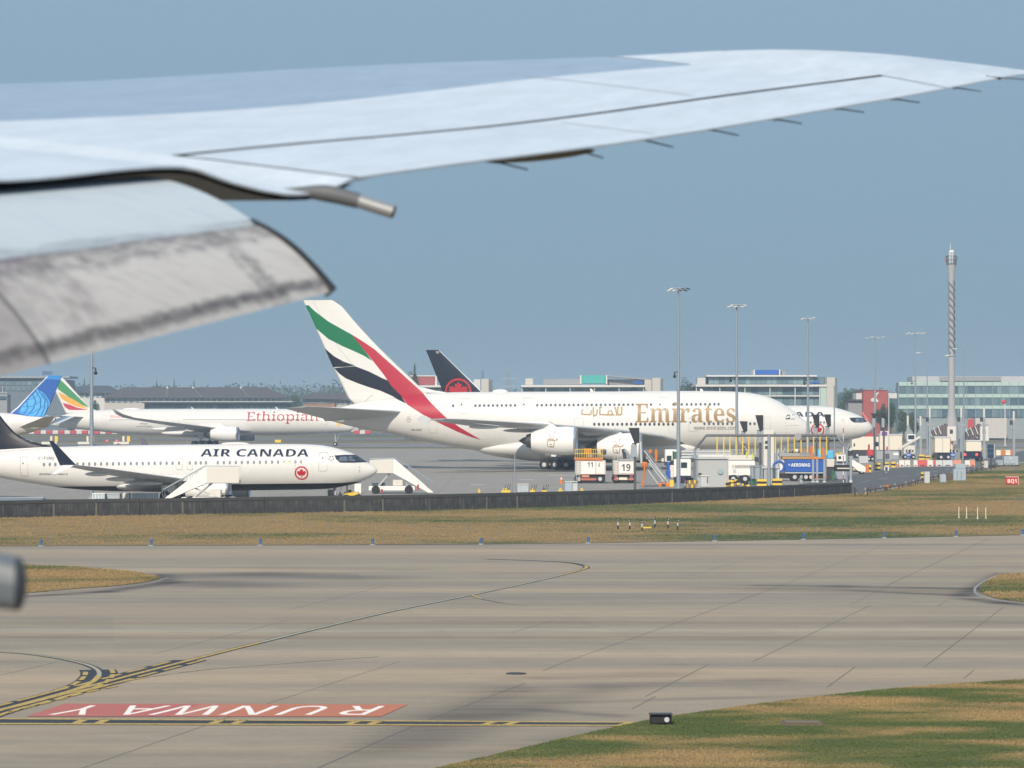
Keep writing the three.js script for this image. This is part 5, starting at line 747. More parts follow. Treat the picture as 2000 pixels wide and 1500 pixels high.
// ------------------------------------------------------------------ white tanker with cab on top, kiosk, blue tanker
const maker = (bg, fg) => canvasTex(512, 96, (c, w, h) => { c.fillStyle = bg; c.fillRect(0, 0, w, h); c.fillStyle = fg; c.font = 'bold 84px sans-serif'; c.fillText('AEROMAG', 88, 80, 415); c.strokeStyle = fg; c.lineWidth = 8; c.beginPath(); c.moveTo(30, 66); c.lineTo(44, 30); c.lineTo(66, 44); c.lineTo(60, 66); c.stroke(); });
vehicle('deicing_truck', 'white de-icing truck with raised operator cabin behind the grey kiosk', 'truck', 1390, 382, (t, D) => {
  face(t, 'cab', M.white, 1316, 897, 1350, 933, D, 2.5, 0.12); face(t, 'bonnet', M.offwhite, 1308, 908, 1317, 934, D + 0.1, 2.3, 0.2); face(t, 'windscreen', M.glass, 1309.5, 899, 1316, 909, D + 0.2, 2.0, 0.1); face(t, 'cab_window', M.glass, 1330, 903, 1342, 914, D - 0.03, 0.05, 0.01); face(t, 'bumper', M.blue, 1302, 918, 1310, 935, D + 0.1, 2.3, 0.1); face(t, 'blue_flank', M.blue, 1303, 903, 1309, 918, D + 0.3, 2, 0.15); face(t, 'step', M.navy, 1330, 929, 1350, 934, D - 0.05, 0.6); face(t, 'operator_cabin', M.white, 1299, 878, 1329, 903, D + 0.8, 2.0, 0.15); face(t, 'cabin_window', M.glass, 1302, 890, 1311.5, 900, D + 0.75, 0.05, 0.01); face(t, 'cabin_window', M.green, 1315, 882, 1322, 897, D + 0.75, 0.05, 0.01); face(t, 'cabin_frame', M.black, 1313.6, 880, 1315, 899, D + 0.74, 0.06, 0);
  for (const v of [880, 885.5, 891]) face(t, 'boom', M.pale, 1331, v, 1428, v + 3.4, D + 1.2, 0.5, 0.02); face(t, 'tank', M.white, 1423, 900, 1475, 929, D, 2.5, 0.08); printed(t, 'maker_panel', maker('#d8d5ce', '#3a4048'), 1428, 907, 1468, 915, D - 0.03); face(t, 'tank_top', M.offwhite, 1400, 889, 1474, 899.4, D + 0.2, 2.2, 0.15); for (let k = 0; k < 12; k++) rod(t, 'rail_post', M.pale, at(1360 + k * 10, 890, D + 0.2), at(1360 + k * 10, 879, D + 0.2), 0.03, 5); rod(t, 'rail', M.pale, at(1360, 879, D + 0.2), at(1470, 879, D + 0.2), 0.03, 5);
  face(t, 'chassis', M.black, 1318, 933, 1474, 940, D + 0.3, 2, 0.05); wheels(t, D, [1326, 1432, 1455], 0.52, 2.4); face(t, 'hatch', M.pale, 1431, 917, 1438, 924, D - 0.04, 0.05, 0); for (const [u, v] of [[1457, 888], [1468, 891]]) face(t, 'worker_rail', mat([0.55, 0.6, 0.08], 0.6), u, v - 5, u + 3, v + 6, D + 0.1, 0.4, 0.04);
});
vehicle('kiosk', 'square grey kiosk with round dish before the white tanker', 'kiosk', 1390, 362, (t, D) => {
  face(t, 'wall', mat([0.40, 0.42, 0.42], 0.7), 1358, 896.5, 1421, 951.6, D, 4, 0.05); face(t, 'roof', M.pale, 1356, 893.6, 1423.5, 897, D - 0.2, 4.5, 0.08); face(t, 'roof_ridge', M.offwhite, 1362, 888.6, 1416, 893.4, D + 0.5, 3, 0.2); const p = at(1407, 921, D - 0.15); mesh('dish', new THREE.CylinderGeometry(0.30, 0.30, 0.06, 20).rotateX(Math.PI / 2).translate(p.x - t.position.x, p.y, 0.15), mat([0.28, 0.38, 0.40], 0.5), t); const q = at(1367, 927, D - 0.1); mesh('vent', new THREE.CylinderGeometry(0.2, 0.2, 0.08, 16).rotateX(Math.PI / 2).translate(q.x - t.position.x, q.y, 0.1), M.dark, t);
  face(t, 'corner_trim', M.offwhite, 1421.2, 898, 1423, 951, D - 0.05, 0.3, 0.01); for (const u of [1377, 1382]) face(t, 'conduit', M.pale, u, 920, u + 1.6, 928, D - 0.12, 0.1, 0);
});
vehicle('cabinet', 'white cabinet with black pipe standing before the grey kiosk', 'cabinet', 1376, 356, (t, D) => { face(t, 'body', M.pale, 1368, 930, 1385, 950.5, D, 0.9); face(t, 'pipe', M.black, 1381, 932, 1382.6, 944, D - 0.06, 0.05, 0); face(t, 'lid', M.offwhite, 1366, 928.4, 1387, 930.4, D - 0.1, 1.1); });
vehicle('sign_post', 'small purple round sign on a post behind the wall', 'sign', 1334, 352, (t, D) => { const p = at(1333, 938, D - 0.05); mesh('disc', new THREE.CylinderGeometry(0.30, 0.30, 0.04, 20).rotateX(Math.PI / 2).translate(p.x - t.position.x, p.y, 0.05), mat([0.20, 0.07, 0.16], 0.5), t); face(t, 'plate', M.white, 1330.5, 944.5, 1337, 949, D - 0.05, 0.04, 0); rod(t, 'post', M.steel, at(1334, 956, D), at(1334, 930, D), 0.04); });
vehicle('deicing_truck', 'blue tanker truck with orange deck and white rounded front', 'truck', 1565, 394, (t, D) => {
  face(t, 'tank', M.blue, 1533, 897.5, 1612, 922, D, 2.5, 0.08); printed(t, 'maker_panel', maker('#1d51a0', '#e8e8e8'), 1537, 902.5, 1584, 913, D - 0.03); face(t, 'front_panel', M.white, 1522, 899, 1532.6, 922.6, D + 0.1, 2.3, 0.15); const p = at(1521, 911, D + 0.05); mesh('front_ring', new THREE.TorusGeometry(0.62, 0.14, 8, 24).translate(p.x - t.position.x, p.y, -0.02), M.blue, t); face(t, 'deck', mat([0.45, 0.25, 0.08], 0.6), 1528, 892, 1612, 896.6, D - 0.1, 2.7, 0.04); face(t, 'deck_tray', M.grey, 1522, 885, 1588, 891.6, D + 0.4, 1.8, 0.05); face(t, 'lower_trim', M.pale, 1533, 922.4, 1610, 924.4, D - 0.02, 2.5, 0); face(t, 'chassis', M.black, 1524, 924.8, 1612, 934, D + 0.3, 2, 0.05); wheels(t, D, [1552, 1574, 1584], 0.5, 2.4);
  for (let k = 0; k < 8; k++) rod(t, 'rail_post', M.orange, at(1563 + k * 3.2, 885, D), at(1563 + k * 3.2, 877.6, D), 0.03, 5); rod(t, 'rail', M.orange, at(1562, 877.6, D), at(1587, 877.6, D), 0.035, 5); face(t, 'frame', M.orange, 1583, 871, 1588, 897, D - 0.15, 0.3); face(t, 'frame', M.orange, 1605, 874, 1610, 897, D - 0.15, 0.3); face(t, 'frame', M.orange, 1588.4, 893.5, 1604.6, 897, D - 0.15, 0.3); face(t, 'blue_tarp', M.sky, 1597, 877, 1603.6, 893, D - 0.1, 0.1); for (const [u, v, m] of [[1548, 880, M.dark], [1553, 877, M.white], [1536, 884, M.brown], [1541, 882, M.darkMetal], [1559, 881, M.brown]]) face(t, 'pump', m, u, v, u + 6, v + 6, D + 0.6, 0.8, 0.1);
});
[[1588, 'left of three grey posts before the blue tanker'], [1596, 'middle of three grey posts before the blue tanker'], [1610, 'right of three grey posts before the blue tanker']].forEach(([u, l]) => vehicle('steel_post', l, 'post', u, 388, (t, D) => { face(t, 'column', M.steel, u - 2, 897, u + 2, 941, D, 0.26, 0.02); face(t, 'base', M.offwhite, u - 3.4, 940, u + 3.4, 943.4, D - 0.15, 0.5, 0.02); face(t, 'reflector', M.orange, u - 2.2, 931, u + 2.2, 934, D - 0.03, 0.05, 0); }, 'grey posts at the tanker'));
vehicle('waste_container', 'bright blue covered container behind the grey posts', 'container', 1622, 400, (t, D) => { face(t, 'lid', M.sky, 1616, 880, 1628, 896, D, 1.4, 0.1); face(t, 'body', M.offwhite, 1615, 896.3, 1630, 912, D, 1.5, 0.05); face(t, 'feet', M.dark, 1616, 912.3, 1629, 938, D + 0.2, 1.2); });
vehicle('litter_bin', 'dark green bin beside the striped block at the kerb', 'bin', 1627, 396, (t, D) => { face(t, 'body', M.green, 1624, 917, 1630, 938, D, 0.5, 0.03); face(t, 'lid', M.black, 1623.4, 915.4, 1630.6, 917.4, D - 0.03, 0.56); });
vehicle('generator', 'small grey generator with dark green foot between the kiosks', 'generator', 1482, 371, (t, D) => { face(t, 'body', M.steel, 1467, 912, 1492, 936, D, 1.4); face(t, 'foot', M.green, 1466, 936.4, 1478, 948, D + 0.1, 1.2); face(t, 'hood', M.pale, 1466, 909, 1494, 912, D - 0.1, 1.6, 0.05); });
vehicle('kiosk', 'pale grey kiosk between two striped block stacks', 'kiosk', 1505, 371, (t, D) => { face(t, 'wall', mat([0.34, 0.37, 0.38], 0.7), 1489, 915.5, 1522, 946.6, D, 2.4, 0.05); face(t, 'roof', M.pale, 1487.5, 911.6, 1524, 915.6, D - 0.15, 2.7, 0.08); face(t, 'door', M.steel, 1496, 919, 1504, 946, D - 0.03, 0.05, 0.01); face(t, 'corner_trim', M.offwhite, 1519, 917, 1521.6, 946, D - 0.04, 0.05, 0); });
// striped blocks: each a stack of alternating bands
function striped(u, v0, v1, w, label) { const D = distAt(v1), t = thing('striped_block', label, 'block', [at(u, 0, D).x, 0, -D], 0, 'yellow and black blocks'), n = Math.max(3, Math.round((v1 - v0) / 4.2)); for (let k = 0; k < n; k++) face(t, 'band', k % 2 ? M.black : M.yellow, u - w / 2, lerp(v0, v1, k / n), u + w / 2, lerp(v0, v1, (k + 1) / n), D + (k % 2 ? 0.02 : 0), 0.7 - (k % 2 ? 0.04 : 0), 0.02); }
[[1488, 936, 958, 19, 'striped block stack left of the pale grey kiosk'], [1518, 935, 952, 19, 'striped block stack right of the pale grey kiosk'], [1619, 918, 937, 7, 'striped post beside the dark green bin'], [1640, 929, 936, 9, 'low striped block right of the dark green bin'], [1670, 909, 917, 9, 'striped block beside the tow cart'], [1697, 908, 922, 9, 'striped block beside the left black topped post'], [1714, 904, 919, 11, 'striped block between the two black topped posts'], [1731, 903, 911, 11, 'striped block right of the black topped posts'], [1745, 902, 913, 8, 'striped block beside the cone'], [1800, 888, 898, 11, 'striped block below the double lamp mast'], [1812, 890, 898, 10, 'striped block right of the double lamp mast'], [1826, 886, 897, 11, 'striped block before the far box truck'], [1801.5, 922, 938, 5, 'narrow striped post beside the white road cabinet'], [1921, 876, 884, 8, 'striped block beside the solar board'], [1921, 902, 912, 4, 'small striped post at the fence beside the solar board']].forEach((q) => striped(...q));
{ // loose heap of yellow and black blocks
  const t = thing('block_heap', 'untidy heap of yellow and black blocks behind the wall', 'blocks', [at(1435, 0, 352).x, 0, -352]); for (let k = 0; k < 34; k++) { const u = 1418 + hash(k, 1) * 44, v = 936 + hash(k, 2) * 20, o = face(t, 'block', hash(k, 3) > 0.45 ? M.yellow : M.black, u - 3, v - 2, u + 3, v + 2.4, 351 + hash(k, 4) * 1.5, 0.5, 0.04); } for (const u of [1418, 1447, 1460]) face(t, 'skid', M.black, u - 2, 953, u + 14, 959, 351.5, 1, 0.05);
  const h = thing('hose_cart', 'orange hose cart below the mast crossing the gold lettering', 'cart', [at(1349, 0, 354).x, 0, -354]); for (let k = 0; k < 9; k++) face(h, 'coil', k % 2 ? M.yellow : mat([0.28, 0.16, 0.06], 0.7), 1340 + (k % 5) * 5, 938 + Math.floor(k / 5) * 8, 1344 + (k % 5) * 5, 945 + Math.floor(k / 5) * 8, 354, 0.6, 0.06); face(h, 'frame', M.grey, 1336, 950, 1368, 956, 354.2, 0.8);
}
// height-limit gantry with yellow hanging strips
{
  const D = 366, t = thing('height_gantry', 'dark steel height gantry hung with yellow strips over the road', 'gantry', [at(1505, 0, D).x, 0, -D]), steel = mat([0.13, 0.13, 0.14], 0.6, 0.2);
  for (const [u, v, w, q] of [[1357, 877, 950, 0], [1654, 880, 950, 9]]) rod(t, 'post', M.steel, at(u, 950.5, D), at(u, v, D), 0.13, 8); rod(t, 'post', M.steel, at(1502, 950.5, D), at(1502, 851, D), 0.18, 8);
  rod(t, 'beam', steel, at(1379, 850.5, D), at(1634, 850.5, D), 0.14, 8); rod(t, 'brace', steel, at(1355.5, 880, D), at(1379.6, 850.5, D), 0.12, 8); rod(t, 'brace', M.mast, at(1633.6, 850.5, D), at(1656, 882, D), 0.12, 8); const p = at(1558.5, 853, D - 0.2); mesh('height_disc', new THREE.CylinderGeometry(0.38, 0.38, 0.05, 24).rotateX(Math.PI / 2).translate(p.x - t.position.x, p.y, 0.2), M.grey, t); const q = at(1356, 893, D - 0.2); mesh('height_disc', new THREE.CylinderGeometry(0.30, 0.30, 0.05, 24).rotateX(Math.PI / 2).translate(q.x - t.position.x, q.y, 0.2), mat([0.2, 0.26, 0.28], 0.6), t);
  for (const u of [1400.5, 1413.5, 1425.5, 1437.5, 1450.5, 1462.5, 1475, 1514, 1526, 1539, 1551.5, 1564.5, 1577, 1589, 1601.5, 1614.5]) face(t, 'hanging_strip', M.yellow, u - 1.1, 852, u + 1.1, u > 1510 && u < 1590 ? 884 : 888.5, D - 0.05, 0.06, 0.01);
  rod(t, 'stay', M.pale, at(1440, 853, D + 0.2), at(1462, 884, D + 0.2), 0.05, 6);
}
// passenger bridge column behind the gantry
vehicle('bridge_column', 'white service column with small windows behind the gantry', 'column', 1500, 420, (t, D) => { face(t, 'column', M.offwhite, 1491, 840, 1512, 929, D, 2, 0.06); for (const v of [861, 871]) face(t, 'window', M.dark, 1494, v, 1500, v + 6, D - 0.03, 0.05, 0); face(t, 'cable_duct', M.blue, 1484, 870, 1487, 888, D + 0.1, 0.3); face(t, 'side_duct', M.steel, 1512.4, 845, 1516, 929, D + 0.2, 1); });
vehicle('lorry', 'flatbed lorry with grey load behind the gantry rails', 'lorry', 1400, 440, (t, D) => { face(t, 'load', mat([0.25, 0.27, 0.29], 0.7), 1352, 884, 1480, 893, D, 2.2); face(t, 'bed', M.dark, 1350, 893.4, 1482, 902, D, 2.3); wheels(t, D, [1365, 1395, 1460], 0.5, 2.2); });
// ------------------------------------------------------------------ road side: barrier arm, signs, cabinets, fence
vehicle('road_barrier', 'dark board on a grey post with white arrow, at the wall end', 'barrier', 1645, 333, (t, D) => { face(t, 'board', M.black, 1629, 908, 1661, 920.6, D, 0.15, 0.02); face(t, 'stripe', M.offwhite, 1635, 913.6, 1659, 915.8, D - 0.03, 0.02, 0); face(t, 'post', M.steel, 1659.4, 890, 1664, 972, D - 0.1, 0.26, 0.03); face(t, 'base', mat([0.55, 0.57, 0.58], 0.6), 1659, 938, 1664.4, 955, D - 0.16, 0.3, 0.02); face(t, 'lamp_box', M.dark, 1656, 880, 1664, 891, D - 0.1, 0.3, 0.05); });
pole('marker_pole', 'thin red and white banded pole beside the wall end', 1647, 836, 950, 360, 0.045, M.white); for (const o of [scene.children[scene.children.length - 1]]) for (const v of [836, 862, 890, 928]) mesh('band', new THREE.CylinderGeometry(0.05, 0.05, 0.55, 8).translate(0, at(0, v + 5, 360).y, 0), M.red, o);
{ // knee-high fence along the verge
  const pts = [[1690, 966], [1760, 954.5], [1800, 944], [1850, 933], [1890, 926], [1925, 917], [1965, 906.5]], path = pathOf(pts), t = thing('low_fence', 'knee-high brown fence between service road and grass', 'fence', gp(1690, 966).toArray()), o = t.position, len = path.getLength(), n = 58;
  for (let k = 0; k <= n; k++) { const p = path.getPointAt(k / n).sub(o); mesh('picket', boxAt(p.x, 0.33, p.z, 0.10, 0.66 + 0.08 * hash(k, 2), 0.10, 0.01), k % 3 ? M.brown : M.grey, t); } for (let k = 0; k < n; k += 2) { const p = path.getPointAt(k / n).sub(o), q = path.getPointAt((k + 2) / n).sub(o); mesh('rail', barGeo(V(p.x, 0.45, p.z - 0.07), V(q.x, 0.45, q.z - 0.07), 0.07, 5), mat([0.20, 0.14, 0.11], 0.85), t); }
}
[[1670, 'dark splayed stake at the wall end, left one'], [1694, 'dark splayed stake at the wall end, right one']].forEach(([u, l], i) => { const p = gp(u, 969), t = thing('fence_stake', l, 'stake', [p.x, 0, p.z]); mesh('stake', barGeo(V(0, 0, 0), V(i ? 0.05 : -0.05, 0.85, 0), 0.07, 6), M.dark, t); mesh('brace', barGeo(V(i ? -0.65 : 0.65, 0, 0), V(0, 0.75, 0), 0.04, 5), M.brown, t); });
vehicle('road_cabinet', 'white roadside cabinet beside the narrow striped post', 'cabinet', 1810, 381, (t, D) => { face(t, 'body', M.pale, 1805.5, 922.5, 1816, 944, D, 0.6); face(t, 'lid', M.offwhite, 1805, 921.4, 1816.5, 923, D - 0.03, 0.7); face(t, 'side_box', mat([0.33, 0.40, 0.45], 0.6), 1836, 926.6, 1848, 942, D, 0.6); face(t, 'wooden_box', M.brown, 1849.5, 925, 1861, 938, D + 0.2, 0.5); });
vehicle('road_cabinet', 'large blue-grey cabinet with tapered top on the verge', 'cabinet', 1874, 394, (t, D) => { face(t, 'body', mat([0.33, 0.40, 0.46], 0.55), 1862, 916, 1886.6, 938.6, D, 1.3, 0.04); face(t, 'neck', mat([0.33, 0.40, 0.46], 0.55), 1866, 906, 1886, 915.8, D + 0.1, 1.1, 0.06); rod(t, 'mast', M.mast, at(1880.5, 906, D + 0.5), at(1880.5, 850, D + 0.5), 0.12, 8); for (const u of [1869, 1877]) face(t, 'door_gap', M.dark, u, 920, u + 0.6, 936, D - 0.02, 0.03, 0); });
vehicle('solar_board', 'dark blue panel board on a post beside the service road', 'board', 1935, 425, (t, D) => { face(t, 'panel', mat([0.02, 0.05, 0.10], 0.3), 1928.5, 868, 1941, 894.5, D, 0.12, 0.02); for (const v of [876, 885]) face(t, 'rib', M.steel, 1928.4, v, 1941.2, v + 0.5, D - 0.03, 0.03, 0); face(t, 'edge', M.pale, 1941.2, 867.6, 1942.6, 894.8, D, 0.12, 0); rod(t, 'post', M.darkMetal, at(1935, 918, D), at(1935, 894, D), 0.09); face(t, 'foot', M.dark, 1930, 908, 1945, 914, D + 0.1, 0.8); face(t, 'box', M.pale, 1922, 900, 1930, 914, D + 0.2, 0.6); });
vehicle('equipment_trailer', 'blue-grey equipment trailer on small wheels at the right edge', 'trailer', 1974, 505, (t, D) => { face(t, 'body', mat([0.33, 0.40, 0.46], 0.5), 1960.5, 891, 1989, 908.6, D, 1.8, 0.06); face(t, 'engine', mat([0.28, 0.33, 0.38], 0.5), 1945.5, 898.5, 1959.6, 909, D + 0.1, 1.4, 0.05); face(t, 'lamp', M.offwhite, 1972, 893.6, 1976, 896, D - 0.03, 0.05, 0); face(t, 'drawbar', M.dark, 1944, 908.8, 1992, 911, D + 0.2, 1.2, 0.02); wheels(t, D, [1965, 1973, 1980], 0.24, 1.7); });
{ // the red location sign
  const D = 371, t = thing('location_sign', 'red sign with white characters standing on the grass', 'sign', [at(1976.5, 0, D).x, 0, -D]); face(t, 'panel', M.red, 1964.6, 931.5, 1988.6, 946.4, D, 0.25, 0.03); face(t, 'frame', mat([0.65, 0.45, 0.40], 0.6), 1963.8, 930.6, 1989.4, 932, D - 0.02, 0.3, 0.01); face(t, 'frame', mat([0.65, 0.45, 0.40], 0.6), 1988.2, 932.2, 1989.6, 946.6, D - 0.02, 0.3, 0.01); for (const u of [1968, 1985]) rod(t, 'leg', M.steel, at(u, 948.4, D + 0.1), at(u, 946, D + 0.1), 0.05);
  const tx = canvasTex(256, 160, (c, w, h) => { c.fillStyle = '#b02a33'; c.fillRect(0, 0, w, h); c.fillStyle = '#f3d9cd'; c.font = 'bold 130px sans-serif'; c.textAlign = 'center'; c.fillText('BQ1', w / 2, 128, w - 20); }); printed(t, 'face', tx, 1966, 933, 1987.6, 945.6, D - 0.03);
}
// arrow boards
[[1775, 'left blue arrow sign with black chevron board among the barriers'], [1861, 'right blue arrow sign with black chevron board among the barriers']].forEach(([u, l]) => vehicle('arrow_sign', l, 'sign', u, 560, (t, D) => { const p = at(u, 888.5, D - 0.05); mesh('disc', new THREE.CylinderGeometry(0.42, 0.42, 0.06, 20).rotateX(Math.PI / 2).translate(p.x - t.position.x, p.y, 0.05), M.blue, t); face(t, 'arrow', M.white, u - 3.4, 887.7, u + 3.4, 889.3, D - 0.12, 0.03, 0); face(t, 'chevron_board', M.black, u - 6, 878, u + 9, 884, D, 0.06, 0); for (const q of [-2, 5]) { const s = new THREE.Shape([[0, 0], [0.28, 0.26], [0.42, 0.26], [0.14, 0], [0.42, -0.26], [0.28, -0.26]].map(([a, b]) => new THREE.Vector2(a, b))), c = at(u + q - 2, 881, D - 0.05); mesh('chevron', new THREE.ExtrudeGeometry(s, { depth: 0.03, bevelEnabled: false }).translate(c.x - t.position.x, c.y, 0.05), M.white, t); } rod(t, 'post', M.dark, at(u + 1, 900, D + 0.1), at(u + 1, 878, D + 0.1), 0.05); }, 'blue arrow signs'));
// near red and white barrier blocks along the road
[[1756, 1766, 0], [1767, 1777, 0], [1784, 1791.5, 0], [1792, 1810, 1], [1810.6, 1822, 0], [1822.6, 1826, 1], [1827, 1840, 2], [1841, 1860, 2], [1861, 1877, 3], [1884, 1894, 0], [1894.6, 1904, 3]].forEach(([u0, u1, c], i) => { const D = 505, a = at(u0, 898, D), e = at(u1, 911, D), pos = ['first', 'second', 'third', 'fourth', 'fifth', 'sixth', 'seventh', 'eighth', 'ninth', 'tenth', 'eleventh'][i], t = thing('road_barrier_block', `${['white', 'deep red', 'weathered grey', 'faded orange'][c]} barrier block, ${pos} from the left beside the service road`, 'barrier', [(a.x + e.x) / 2, 0, -D], 0, 'barrier blocks along the road'), w = e.x - a.x; mesh('block', new THREE.ExtrudeGeometry(new THREE.Shape([[-0.35, 0], [0.35, 0], [0.28, 0.35], [0.16, 0.95], [-0.16, 0.95], [-0.28, 0.35]].map(([x, y]) => new THREE.Vector2(x, y))), { depth: w, bevelEnabled: false }).rotateY(Math.PI / 2).translate(-w / 2, 0, 0), [M.offwhite, M.red, M.pale, mat([0.60, 0.24, 0.16], 0.7)][c], t); mesh('slot', boxAt(0, 0.16, 0.33, w * 0.5, 0.14, 0.04, 0), M.dark, t); });
[[1977, 1, 'orange barrier block at the bend, left'], [1958, 1, 'bright orange barrier block beyond the solar board'], [1968, 0, 'white barrier block beyond the solar board'], [1950, 0, 'white barrier block left of the bright orange one']].forEach(([u, c, l]) => { const D = 640, t = thing('road_barrier_block', l, 'barrier', [at(u, 0, D).x, 0, -D], 0, 'barrier blocks at the bend'); mesh('block', boxAt(0, 0.5, 0, 0.95, 1.0, 0.6, 0.08), c ? M.orange : M.cream, t); mesh('foot', boxAt(0, 0.08, 0, 0.97, 0.15, 0.9, 0.03), c ? M.orange : M.cream, t); });
// vehicles by the far stands
vehicle('box_truck', 'cream box truck with raised body left of the concrete tower', 'truck', 1843, 575, (t, D) => { face(t, 'box', M.cream, 1826, 856, 1856, 884, D, 6, 0.06); face(t, 'door_gap', M.grey, 1840.6, 857, 1841.4, 883, D - 0.03, 0.03, 0); face(t, 'frame', mat([0.4, 0.2, 0.15], 0.6), 1855.4, 856, 1857, 884, D - 0.03, 0.1, 0); face(t, 'chassis', M.navy, 1832, 884.4, 1857, 894, D + 0.2, 6); wheels(t, D, [1838, 1852], 0.5, 2.2); face(t, 'roof_rail', M.pale, 1825, 852.6, 1857, 855.6, D, 6); });
vehicle('box_truck', 'pale truck seen from behind with lit red tail lamps', 'truck', 1901, 560, (t, D) => { face(t, 'box', M.cream, 1887, 863, 1917, 881.6, D, 5, 0.08); face(t, 'roof', M.pale, 1888, 859.6, 1915, 862.6, D + 0.3, 4.5, 0.08); face(t, 'chassis', M.navy, 1883, 882, 1918, 896, D + 0.2, 5); for (const u of [1884.5, 1907.5]) { const p = at(u, 888, D - 0.05); mesh('tail_lamp', new THREE.SphereGeometry(0.26, 12, 8).translate(p.x - t.position.x, p.y, 0.1), mat([0.5, 0.04, 0.03], 0.4, 0, { emissive: new THREE.Color(0.8, 0.1, 0.08) }), t); } wheels(t, D + 0.5, [1887, 1914], 0.5, 3); });
vehicle('catering_truck', 'long cream box truck beside the airliner nose, nearest the nose', 'truck', 1692, 600, (t, D) => { face(t, 'box', M.cream, 1664, 853, 1716, 879, D, 3, 0.06); face(t, 'window', M.dark, 1667, 866, 1670, 872, D - 0.03, 0.05, 0); face(t, 'emblem', mat([0.18, 0.06, 0.28], 0.5), 1722, 843, 1733, 850, D - 0.5, 0.1, 0); face(t, 'sign_box', M.white, 1720, 842, 1736, 852, D - 0.3, 1.0); face(t, 'chassis', M.dark, 1666, 879.4, 1716, 890, D + 0.2, 2.6); wheels(t, D, [1674, 1708], 0.5, 2.4); });
vehicle('catering_truck', 'cream box truck right of the two black topped posts', 'truck', 1750, 610, (t, D) => { face(t, 'box', M.cream, 1718, 850, 1762, 879, D, 3, 0.06); face(t, 'roof', M.pale, 1717, 847.6, 1763, 850, D - 0.1, 3.2); face(t, 'chassis', M.dark, 1720, 879.4, 1760, 889, D + 0.2, 2.6); face(t, 'step_cover', M.red, 1731, 872, 1734, 880, D - 0.2, 0.3); wheels(t, D, [1727, 1754], 0.5, 2.4); });
vehicle('belt_loader', 'white belt loader with rising conveyor beside the cream trucks', 'loader', 1773, 585, (t, D) => { { const a = at(1755, 877, D), b = at(1797, 853, D), d = b.clone().sub(a); mesh('conveyor', boxAt(0, 0, 0, d.length(), 0.35, 1.0, 0.04).rotateZ(Math.atan2(d.y, d.x)).translate((a.x + b.x) / 2 - t.position.x, (a.y + b.y) / 2, 0), M.offwhite, t); }; face(t, 'body', M.offwhite, 1765, 870, 1787, 886, D - 0.3, 2, 0.06); face(t, 'cab', M.white, 1772, 848, 1788, 862, D + 1.2, 1.8); face(t, 'cab_window', M.navy, 1773.6, 850, 1786, 858, D + 1.15, 0.05, 0); wheels(t, D - 0.3, [1768, 1784], 0.4, 1.8); });
vehicle('tow_tractor', 'small red tractor among the posts at the airliner nose', 'tractor', 1700, 560, (t, D) => { face(t, 'body', M.red, 1694, 878, 1706, 890, D, 1.6, 0.1); face(t, 'seat_frame', M.red, 1696, 868, 1699, 878, D + 0.3, 0.8); face(t, 'cowl', M.navy, 1709, 863, 1716, 872, D + 0.3, 1, 0.1); wheels(t, D, [1697, 1704], 0.4, 1.5); });
vehicle('stair_truck', 'white sloping stair unit on a cart below the height gantry', 'stairs', 1680, 440, (t, D) => { const s = new THREE.Shape([[1663, 897], [1690, 912], [1690, 922], [1676, 920], [1662, 908], [1659, 880], [1663, 874]].map(([u, v]) => { const p = at(u, v, D); return new THREE.Vector2(p.x - t.position.x, p.y); })); mesh('flank', new THREE.ExtrudeGeometry(s, { depth: 1.2, bevelEnabled: true, bevelSize: 0.02, bevelThickness: 0.02, bevelSegments: 1 }).translate(0, 0, -1), M.white, t); face(t, 'end_board', M.orange, 1690.6, 908, 1697, 923, D + 0.1, 1.2); wheels(t, D, [1683], 0.3, 1.4); face(t, 'drawbar', M.dark, 1665, 919, 1690, 922, D + 0.3, 0.6); face(t, 'cargo', M.pale, 1678, 891, 1696, 905, D + 3, 1.6, 0.05); });
vehicle('work_station', 'cluttered white work stand behind the barrier board', 'stand', 1645, 405, (t, D) => { face(t, 'screen', M.white, 1634, 888, 1654, 901, D, 0.3); const p = at(1640, 893.5, D - 0.05); mesh('round_mark', new THREE.CylinderGeometry(0.18, 0.18, 0.04, 14).rotateX(Math.PI / 2).translate(p.x - t.position.x, p.y, 0.06), M.navy, t); for (let k = 0; k < 12; k++) face(t, 'crate', [M.red, M.dark, M.offwhite, M.brown, M.grey, M.yellow][k % 6], 1626 + hash(k, 1) * 30, 880 + hash(k, 2) * 30, 1632 + hash(k, 1) * 30, 885 + hash(k, 2) * 30, D + 0.6 + hash(k, 3) * 2, 0.6, 0.04); face(t, 'legs', M.steel, 1632, 901.4, 1656, 936, D + 0.4, 0.5); });
vehicle('fence_section', 'dark blue plant screen between posts at the airliner nose', 'screen', 1733, 545, (t, D) => { face(t, 'panel', M.grey, 1712, 880, 1755, 897, D, 0.2); face(t, 'vent', M.darkMetal, 1729, 886, 1737, 896, D - 0.05, 0.06, 0); face(t, 'notice', M.white, 1745, 884, 1755, 889, D - 0.05, 0.04, 0); for (const u of [1711, 1734, 1756]) rod(t, 'post', M.steel, at(u, 903, D), at(u, 878, D), 0.06); });
pole('notice_post', 'white notice board on a short post at the kerb', 1731, 908, 925, 450, 0.05, M.steel); face(scene.children[scene.children.length - 1], 'board', M.white, 1726.6, 911, 1736, 919, 449.8, 0.06, 0); face(scene.children[scene.children.length - 1], 'print', M.dark, 1728.6, 912, 1733.6, 918, 449.7, 0.03, 0);
vehicle('service_beacon', 'low orange marker on the road edge before the fence', 'marker', 1731, 343, (t, D) => { face(t, 'block', M.orange, 1726, 947.5, 1736, 951, D, 0.3, 0.03); face(t, 'foot', M.brown, 1727, 951.2, 1735, 959.5, D + 0.03, 0.24, 0.02); });
